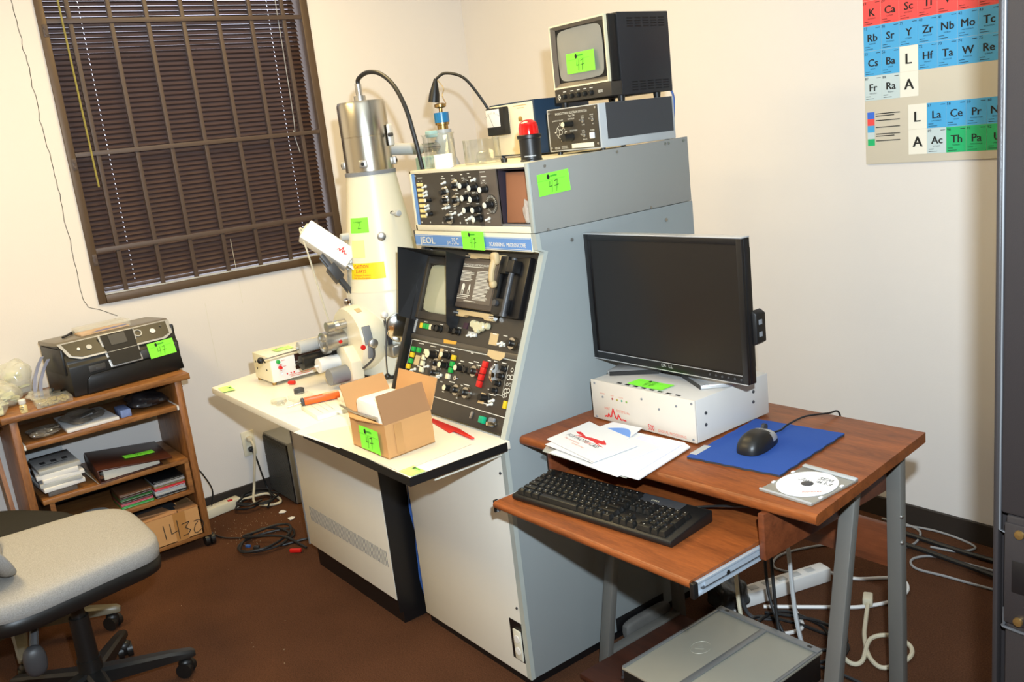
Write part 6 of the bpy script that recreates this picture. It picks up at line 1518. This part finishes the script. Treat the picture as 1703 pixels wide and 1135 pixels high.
tx = MB(); tx.recalc = False; hx = V(1, .03, 0); hy = V(0, 1.1, 0); o_ = c0+V(0.012, 0, .0016)
S = lambda pts: tx.stroke([(p[0]*.001, p[1]*.001) for p in pts], .0011, o_, hx, hy)
S([(0, 40), (-6, 42), (-7, 37), (-1, 34), (-3, 29), (-8, 30)]); S([(2, 30), (2, 41)]); S([(2, 41), (9, 41)]); S([(2, 36), (8, 36)]); S([(2, 30), (9, 30)])
S([(12, 29), (14, 41), (18, 32), (22, 42), (24, 30)])
S([(-2, 20), (10, 18)]); S([(2, 24), (3, 14)]); S([(7, 24), (8, 14)]); S([(-2, 16), (10, 15)]); S([(14, 23), (19, 22), (15, 18), (20, 15), (14, 13)]); S([(23, 16), (24, 15)]); S([(27, 23), (33, 21), (28, 18), (33, 15), (27, 12)])
S([(-38, 18), (-30, 20), (-35, 6), (-40, 10)]); S([(-28, 12), (-24, 14), (-22, 9), (-27, 8), (-28, 12)]); S([(-19, 8), (-18, 14), (-14, 8), (-11, 14)])
tx.build('handwriting', m_ink, dso, sharp=None)
tx = MB(); tx.recalc = False; tx.text('memorex', .011, c0+V(.020, -.046, .0016), (.75, .66, 0), (-.66, .75, 0), squash=.9); tx.build('orange_lettering', m_salmon, dso, sharp=None)

# papers on the desk's front left
def sheet(name, lab, P, z, th, m, cat='paper', curl=0, parts=None, group='papers on the desk'):
    P = [V(p[0], p[1], 0) for p in P]; c = sum(P, V(0, 0, 0))/len(P)
    t = thing(name, lab, cat, (c.x, c.y, z), 0, group)
    MB().prism([(p.x, p.y, z) for p in P], (0, 0, th)).build('sheet', m, t)
    if parts: parts(t, z+th+.0004)
    return t
z = TOP+.0006
sheet('plastic_sleeve', 'clear plastic sleeve at the bottom of the desk papers, sticking out to the left', [(2.36, -1.60), (2.66, -1.598), (2.62, -1.40), (2.335, -1.42), (2.325, -1.55)], z, .0012, m_bag, 'sleeve'); z += .0015
P1 = [(2.385, -1.598), (2.640, -1.607), (2.648, -1.395), (2.392, -1.385)]
sheet('paper_sheet', 'bottom white paper of the pile on the desk, fanned towards the keyboard', P1, z, .0016, m_paper); z += .002
def ruled(t, zz):
    mb = MB(); mb.recalc = False
    for k in range(2): mb.stroke([(2.555+.012*k, -1.52+.0*k), (2.625+.008*k, -1.405)], .0012, (0, 0, zz), (1, 0, 0), (0, 1, 0))
    for k in range(3): mb.stroke([(2.52+.008*k, -1.49), (2.545+.01*k, -1.45)], .001, (0, 0, zz), (1, 0, 0), (0, 1, 0))
    mb.build('print', m_lgrey, t, sharp=None)
sheet('paper_sheet', 'wide white printed sheet in the desk pile reaching the off-white case', [(2.545, -1.606), (2.697, -1.594), (2.655, -1.372), (2.622, -1.357), (2.47, -1.372)], z, .003, m_paper, parts=ruled); z += .0034
sheet('paper_sheet', 'white folded paper with a grey-blue edge lying on the printed sheet', [(2.545, -1.600), (2.672, -1.592), (2.632, -1.375), (2.50, -1.385)], z, .0012, MAT('lilac_paper', (214, 214, 236), .7, var=.02)); z += .0016
sheet('paper_sheet', 'white sheet just below the fox brochure, sticking out left', [(2.345, -1.578), (2.60, -1.598), (2.605, -1.42), (2.355, -1.40)], z, .0012, m_paper); z += .0016
def arc(t, zz):
    mb = MB(); mb.prism([V(2.395+.10*u, -1.402-.018*u+.034*math.sin(PI*u), zz-.0003) for u in [k/14 for k in range(15)]], (0, 0, .0004)); mb.build('blue_arc', MAT('brochure_blue', (104, 150, 220), .5), t)
sheet('brochure', 'white brochure with a blue arc behind the fox brochure', [(2.36, -1.50), (2.53, -1.53), (2.47, -1.348), (2.37, -1.358)], z, .0014, m_paper, 'brochure', parts=arc); z += .0018
FOX = [(2.3496, -1.473), (2.3615, -1.4667), (2.3867, -1.4777), (2.3997, -1.4845), (2.4223, -1.4819), (2.4565, -1.4837), (2.4635, -1.4831), (2.4584, -1.4748), (2.4701, -1.4827), (2.4844, -1.4919), (2.4888, -1.4971), (2.4789, -1.5015), (2.4667, -1.4993), (2.4653, -1.5052), (2.4844, -1.51), (2.4976, -1.5154), (2.4733, -1.5095), (2.449, -1.5016), (2.4442, -1.4982), (2.4231, -1.4959), (2.4073, -1.4948), (2.3871, -1.4932), (2.3785, -1.4921), (2.3688, -1.4952), (2.3784, -1.4887), (2.3885, -1.4878), (2.3789, -1.4831), (2.3663, -1.4811)]
def foxp(t, zz):
    mb = MB(); mb.prism([V(x, y, zz-.0002) for x, y in FOX], (0, 0, .0004)); mb.build('red_fox', m_redprint, t, sharp=None)
    mb = MB(); mb.recalc = False; hx = V(.149, -.023, 0).normalized(); hy = V(.1, .9, 0)
    mb.text('FOX PHOTO', .0205, (2.346, -1.505, zz), hx, hy, squash=.80); mb.text('LABS', .0205, (2.453, -1.5225, zz), hx, hy, squash=.80)
    mb.build('lettering', m_ink, t, sharp=None)
    mb = MB(); mb.recalc = False; mb.text('HUB', .017, (2.424, -1.517, zz), hx, hy, squash=.8)
    mb.text('The art of science', .010, (2.356, -1.522, zz), hx, hy, squash=.95); mb.text('at your service', .010, (2.405, -1.5395, zz), hx, hy, squash=.9); mb.build('fine_lettering', m_salmon, t, sharp=None)
sheet('brochure', 'white brochure with a red running fox on top of the desk papers', [(2.326, -1.555), (2.548, -1.594), (2.556, -1.452), (2.316, -1.395)], z, .0016, m_paper, 'brochure', parts=foxp)

# keyboard
KM = Matrix.Translation((2.345, -1.702, .6588)) @ Matrix.Rotation(rad(6.2), 4, 'Z')
kb = thing('keyboard', 'black full-size keyboard on the pulled-out desk tray', 'keyboard', mat=KM)
KL, KD = .492, .160
mb = MB(); mb.prism([(0, .004, .0), (0, 0, .008), (0, .002, .016), (0, KD-.012, .030), (0, KD, .028), (0, KD, 0)], (KL, 0, 0), .003); mb.build('housing', m_blk, kb, local=True)
mb = MB(); mb.prism([(.31, .118, .0286), (.31, .150, .0312), (.43, .150, .0312), (.43, .118, .0286)], (0, 0, .0006)); mb.build('status_strip', m_dgrey, kb, local=True)
tx = MB(); tx.recalc = False; tx.text('DELL', .0085, (.345, .127, .0308), (1, 0, 0), (0, 1, .08), squash=1.3); tx.build('lettering', m_key_w, kb, local=True, sharp=None)
U = .0203; proto = {}; m_keyb = MAT('key_black', (26, 25, 23), .3); m_legend = MAT('key_legend', (150, 148, 140), .5)
def keymesh(wu, hu):
    if (wu, hu) in proto: return proto[(wu, hu)]
    w = wu*U-.0012; h = hu*U-.0012; t = .0034
    b = bmesh.new()
    lo = [(-w/2, -h/2), (w/2, -h/2), (w/2, h/2), (-w/2, h/2)]; hi = [(-w/2+t, -h/2+t*.9), (w/2-t, -h/2+t*.9), (w/2-t, h/2-t*.6), (-w/2+t, h/2-t*.6)]
    a = [b.verts.new((x, y, 0)) for x, y in lo]; c = [b.verts.new((x, y, .0112)) for x, y in hi]
    b.faces.new(c); b.faces.new(a[::-1])
    for i in range(4): b.faces.new([a[i], a[(i+1) % 4], c[(i+1) % 4], c[i]])
    bmesh.ops.bevel(b, geom=[e for e in b.edges if e.verts[0].co.z > .004 or e.verts[1].co.z > .004], offset=.0009, segments=2, profile=.6, affect='EDGES')
    # printed legend: a small pale mark on the key top
    if wu < 3:
        for (ox, oy, sx_, sy_) in ((-w*.10, h*.10, .0024, .0032),):
            q_ = [b.verts.new((ox-sx_/2, oy-sy_/2, .01135)), b.verts.new((ox+sx_/2, oy-sy_/2, .01135)), b.verts.new((ox+sx_/2, oy+sy_/2, .01135)), b.verts.new((ox-sx_/2, oy+sy_/2, .01135))]
            f = b.faces.new(q_); f.material_index = 1
    me = bpy.data.meshes.new('key'); b.to_mesh(me); b.free()
    me.materials.append(m_keyb); me.materials.append(m_legend)
    me.polygons.foreach_set('use_smooth', [True]*len(me.polygons)); me.set_sharp_from_angle(angle=rad(35))
    proto[(wu, hu)] = me
    return me
def kz(y): return .0165+(y-.002)*.0992
ALLK = []
def K(xu, row, wu=1, hu=1, x0=.012):
    yrow = [.018, .0383, .0586, .0789, .0992, .1265][row]
    ALLK.append((x0+(xu+wu/2)*U, yrow+(hu-1)*U/2, wu, hu))
x = 0
for wu in (1.25, 1.25, 1.25, 6.25, 1.25, 1.25, 1.25, 1.25): K(x, 0, wu); x += wu
x = 0
for wu in [2.25]+[1]*10+[2.75]: K(x, 1, wu); x += wu
x = 0
for wu in [1.75]+[1]*11+[2.25]: K(x, 2, wu); x += wu
x = 0
for wu in [1.5]+[1]*12+[1.5]: K(x, 3, wu); x += wu
x = 0
for wu in [1]*13+[2]: K(x, 4, wu); x += wu
xn = .012+15.35*U; xp = .012+18.7*U
for r in (3, 4):
    for i in range(3): K(i, r, x0=xn)
for i in range(3): K(i, 0, x0=xn)
K(1, 1, x0=xn)
K(0, 0, 2, x0=xp); K(2, 0, x0=xp)
for r in (1, 2, 3):
    for i in range(3): K(i, r, x0=xp)
for i in range(4): K(i, 4, x0=xp)
K(3, 0, 1, 2, x0=xp); K(3, 2, 1, 2, x0=xp)
nk = len(ALLK)
x = 0; FK = []
for g in (0, 2, 3, 4, 5, 6.5, 7.5, 8.5, 9.5, 11, 12, 13, 14): FK.append(g)
slope = math.atan(.0992)
def putkey(o, kx, ky):
    o.location = (kx, ky, kz(ky)+.0004); o.rotation_euler = (slope, 0, 0)
first = None
for (kx, ky, wu, hu) in ALLK:
    o = bpy.data.objects.new('key', keymesh(wu, hu)); COL.objects.link(o); o.parent = kb; putkey(o, kx, ky)
for g in FK[:max(0, 100-nk)]:
    o = bpy.data.objects.new('key', keymesh(1, 1)); COL.objects.link(o); o.parent = kb; putkey(o, .012+(g+.5)*U, .1265)
rest = FK[max(0, 100-nk):]
if rest:
    b = bmesh.new()
    for g in rest:
        n0 = len(b.verts); b.from_mesh(keymesh(1, 1)); b.verts.ensure_lookup_table()
        M_ = Matrix.Translation((.012+(g+.5)*U, .1265, kz(.1265)+.0004)) @ Matrix.Rotation(slope, 4, 'X')
        for v in b.verts[n0:]: v.co = M_ @ v.co
    me = bpy.data.meshes.new('function_keys'); b.to_mesh(me); b.free(); me.materials.append(m_blk); me.materials.append(m_print)
    o = bpy.data.objects.new('function_keys', me); COL.objects.link(o); o.parent = kb; o['kind'] = 'stuff'
kc = MB(); kc.tube([KM @ V(.40, KD-.004, .012), V(2.80, -1.47, .685), V(2.86, -1.44, .690), V(2.90, -1.36, .675), V(2.90, -1.22, .668), V(2.85, -1.05, .62), V(2.82, -1.03, .4)], .0028, 7); kc.build('cord', m_cblk, kb)

# computer case lying on the lower shelf
sv = thing('computer_case', 'grey metal desktop computer lying flat on the lower desk shelf', 'computer', (2.62, -1.27, .0285))
sx0, sx1, sy0, sy1, sz0, sz1 = 2.452, 2.796, -1.482, -1.068, .0345, .118
MB().box((sx0+.004, sy0, sz0), (sx1-.004, sy1-.004, sz1), .004).build('case', m_blk, sv)
lid = MB(); lid.box((sx0, sy0, sz1-.004), (sx1, sy1, sz1+.004), .002); lid_ = lid.build('lid', m_galv, sv)
fr_ = MB()
fr_.box((sx0, sy1-.022, sz1+.004), (sx1, sy1, sz1+.010), .002); fr_.box((sx0, sy0, sz1+.004), (sx0+.010, sy1-.02, sz1+.008), .002); fr_.box((sx1-.010, sy0, sz1+.004), (sx1, sy1-.02, sz1+.008), .002)
fr_.box((2.614, sy0, sz1+.004), (2.634, sy1-.02, sz1+.009), .003); fr_.build('lid_frame', MAT('frame_grey', (138, 140, 140), .35, .4), lid_)
for x in (2.485, 2.765): MB().box((x-.007, sy1-.016, sz1+.010), (x+.007, sy1-.008, sz1+.0106)).build('catch_slot', m_blkm, lid_)
lg = MB(); n = 28
ring2 = [(2.547+.026*math.cos(2*PI*k/n), -1.27+.032*math.sin(2*PI*k/n)) for k in range(n+1)]
lg.tube([V(p[0], p[1], sz1+.0042) for p in ring2], .0012, 6, 0); lg.prism([(2.539, -1.285, sz1+.004), (2.559, -1.27, sz1+.004), (2.539, -1.255, sz1+.004)], (0, 0, .0014)); lg.build('embossed_badge', m_galv, lid_)
MB().tube([(sx0-.002, sy0, sz1-.03), (sx0-.002, sy1, sz1-.03)], .004, 6, 0).box((sx0-.001, sy0, sz1-.02), (sx0+.004, sy1-.01, sz1-.008), .001).build('front_trim', m_dgrey, sv)
for (x, y) in ((2.48, -1.42), (2.77, -1.42), (2.48, -1.10), (2.77, -1.10)): MB().cyl((x, y, .0284), (x, y, sz0+.001), .012, seg=12).build('foot', m_blk, sv)

# floor things behind the desk
p2 = thing('power_strip', 'long white power strip on the carpet behind the desk', 'power strip', (2.40, -.70, 0))
d = (V(2.455, -.545, 0)-V(2.355, -.86, 0)); d.normalize(); RP = Matrix((d, V(0, 0, 1).cross(d), V(0, 0, 1))).transposed()
MB().obox((2.405, -.70, .025), (.33, .055, .048), RP, .005).build('housing', m_white, p2)
mb = MB()
for k in range(5): mb.obox(V(2.405, -.70, .0495)+d*(-.12+.055*k), (.030, .026, .002), RP, .004)
mb.build('socket', m_lgrey, p2)
MB().obox(V(2.405, -.70, .03)+d*.166, (.006, .02, .02), RP, .002).build('end_cap', m_dgrey, p2)
def cable(pts, r, m, lab, name='cable', seg=7):
    P = [V(*p) for p in pts]
    return solo(MB().tube(P, r, seg, 7), name, m, lab, 'cable', (P[0].x, P[0].y, 0), group='cables behind the desk')
h = .005
cable([(2.40, -.55, .03), (2.44, -.546, .006), (2.30, -.60, h), (2.25, -.52, h), (2.29, -.40, h), (2.349, -.33, h), (2.46, -.28, h), (2.545, -.181, h), (2.52, -.06, h), (2.44, -.03, h), (2.36, -.04, h)], .0042, m_cgrey, 'grey cable looping over the carpet behind the desk nearest the back wall')
cable([(2.36, -.09, h), (2.43, -.05, h), (2.55, -.02, .006), (2.66, -.03, h), (2.715, -.06, h), (2.68, -.119, h), (2.60, -.14, h)], .0040, m_cgrey, 'grey cable loop on the carpet left of the rack near the baseboard')
cable([(3.0, -.16, h), (2.76, -.18, h), (2.642, -.197, h), (2.60, -.26, h), (2.64, -.31, h), (2.74, -.30, h), (2.867, -.29, h), (3.2, -.25, h)], .0042, m_cgrey, 'grey cable looping out from under the rack')
cable([(2.37, -.10, .009), (2.52, -.11, .010), (2.72, -.12, .010), (2.95, -.11, .009), (3.4, -.09, .009)], .0088, m_cblk, 'thick black cable along the baseboard behind the desk, farther of the two')
cable([(2.40, -.20, .009), (2.56, -.20, .018), (2.75, -.215, .018), (2.98, -.22, .009), (3.4, -.2, .009)], .0088, m_cblk, 'thick black cable along the baseboard behind the desk, nearer of the two')
cable([(2.44, -.55, .03), (2.53, -.50, .008), (2.63, -.41, .007), (2.69, -.45, .007), (2.695, -.539, .007), (2.64, -.64, .007), (2.55, -.72, .007), (2.42, -.83, .007)], .0058, m_white, 'white cable curving on the carpet right of the long power strip')
pl_ = thing('extension_lead', 'cream extension lead with plug looping on the carpet behind the desk leg', 'power cord', (2.74, -.8, 0))
MB().tube([(2.655, -.62, .018), (2.69, -.69, .010), (2.74, -.78, .008), (2.805, -.86, .007), (2.86, -.88, .008), (2.885, -.80, .008), (2.86, -.74, .008), (2.80, -.735, .016), (2.765, -.79, .016), (2.80, -.89, .008), (2.785, -.92, .008), (2.745, -.905, .012), (2.72, -.88, .02)], .0065, 8).build('cord', m_ccream, pl_)
MB().obox((2.645, -.605, .02), (.03, .05, .028), Matrix.Rotation(.5, 3, 'Z'), .006).build('plug', m_ccream, pl_)
MB().obox((2.70, -.87, .03), (.03, .035, .06), Matrix.Rotation(.4, 3, 'Z'), .006).build('wall_plug', m_white, pl_)
for k, (pts, m, lab) in enumerate((
    ([(2.50, -1.02, .70), (2.47, -.99, .50), (2.46, -1.0, .30), (2.49, -1.035, .17), (2.52, -1.055, .07)], m_ccream, 'cream cable hanging behind the keyboard tray to the computer, leftmost of the three'),
    ([(2.60, -1.02, .70), (2.595, -.99, .50), (2.59, -1.0, .35), (2.62, -1.03, .18), (2.65, -1.055, .08)], m_cblk, 'black cable hanging behind the keyboard tray to the computer, middle of the three'),
    ([(2.63, -1.02, .70), (2.62, -.99, .52), (2.65, -1.0, .34), (2.69, -1.035, .18), (2.73, -1.055, .07)], m_lgrey, 'pale grey cable hanging behind the keyboard tray to the computer, rightmost of the three'))):
    cable(pts, .0062 if k != 1 else .005, m, lab)
cable([(2.56, -1.02, .68), (2.56, -.98, .45), (2.56, -.99, .30), (2.60, -1.02, .16), (2.70, -1.045, .06), (2.80, -1.01, .03), (2.90, -.98, .006)], .0048, m_cblk, 'black cable dropping behind the computer to the carpet')
cable([(2.44, -1.0, .60), (2.41, -.96, .35), (2.40, -.92, .12), (2.42, -.90, .008), (2.50, -.86, .007)], .0062, m_dgrey, 'dark grey flat cable hanging at the left behind the computer')
cable([(2.30, -.85, .008), (2.40, -.93, .008), (2.52, -.95, .007), (2.58, -.86, .007), (2.50, -.78, .007)], .0062, m_white, 'white cable on the carpet just behind the computer case')
solo(loops((2.60, -.92), .14, .09, 2.6, 13, .0052, wob=.2), 'black_cable_tangle', m_cblk, 'tangle of black cables on the carpet behind the computer case', 'cable', (2.6, -.92, 0))
bag('plastic_bag', 'crumpled dark plastic bag on the carpet beside the console foot', (2.33, -.90, .05), (.06, .055, .05), 41, mat=MAT('dark_film', (56, 58, 60), .22, var=.4))
pd = MB(); pd.sell((2.228, -1.16, .032), (.016, .10, .03), .45, .4, 24, 10)
solo(pd, 'pedal_box', MAT('dusty_grey', (92, 90, 86), .7, var=.25, scale=30), 'dusty grey pedal box lying at the foot of the console under the desk', 'box', (2.224, -1.16, .002))

# ------------------------------------------------------------------ light, world, camera
CAM = V(4.090, -2.930, 1.560)
r0 = V(.60950306, .78501784, -.11069333); r1 = V(.11201281, -.22349885, -.96824656); r2 = V(-.78483065, .57775017, -.22415528)
RC = Matrix((r0, -r1, -r2)).transposed()
cd_ = bpy.data.cameras.new('camera'); cd_.sensor_width = 36; cd_.lens = 36*1498.1/1703; cd_.clip_start = .02
cam = bpy.data.objects.new('camera', cd_); COL.objects.link(cam)
cam.matrix_world = Matrix.Translation(CAM) @ RC.to_4x4(); SC.camera = cam
def area(name, loc, size, energy, col, rot=None, shape='RECTANGLE', sy=None, mat=None, spread=None):
    l = bpy.data.lights.new(name, 'AREA'); l.shape = shape; l.size = size; l.energy = energy; l.color = col
    if sy: l.size_y = sy
    if spread: l.spread = spread
    o = bpy.data.objects.new(name, l); COL.objects.link(o)
    o.matrix_world = mat if mat is not None else Matrix.Translation(Vector(loc)) @ (rot or Matrix.Identity(4))
    return o
fpos = CAM+r0*.066-r1*.20+r2*.02
area('camera_flash', None, .05, FLASH, (.76, .89, 1.0), shape='DISK', mat=Matrix.Translation(fpos) @ (RC @ Matrix.Rotation(rad(18), 3, 'X')).to_4x4())
for k, (x, y) in enumerate(((1.4, -3.3), (1.2, -1.3), (3.6, -2.6))):
    area('ceiling_fixture', (x, y, HC-.03), 1.15, AMB[k], (1.0, .75, .35), sy=.55)
w = bpy.data.worlds.new('world'); SC.world = w; w.use_nodes = True
w.node_tree.nodes['Background'].inputs[0].default_value = (.80, .84, 1, 1); w.node_tree.nodes['Background'].inputs[1].default_value = 3.0
SC.view_settings.view_transform = 'Standard'
SC.view_settings.look = 'None'
SC.view_settings.exposure = EXPO
SC.cycles.use_denoising = True
SC.cycles.max_bounces = 8; SC.cycles.transparent_max_bounces = 24
SC.cycles.caustics_reflective = False; SC.cycles.caustics_refractive = False
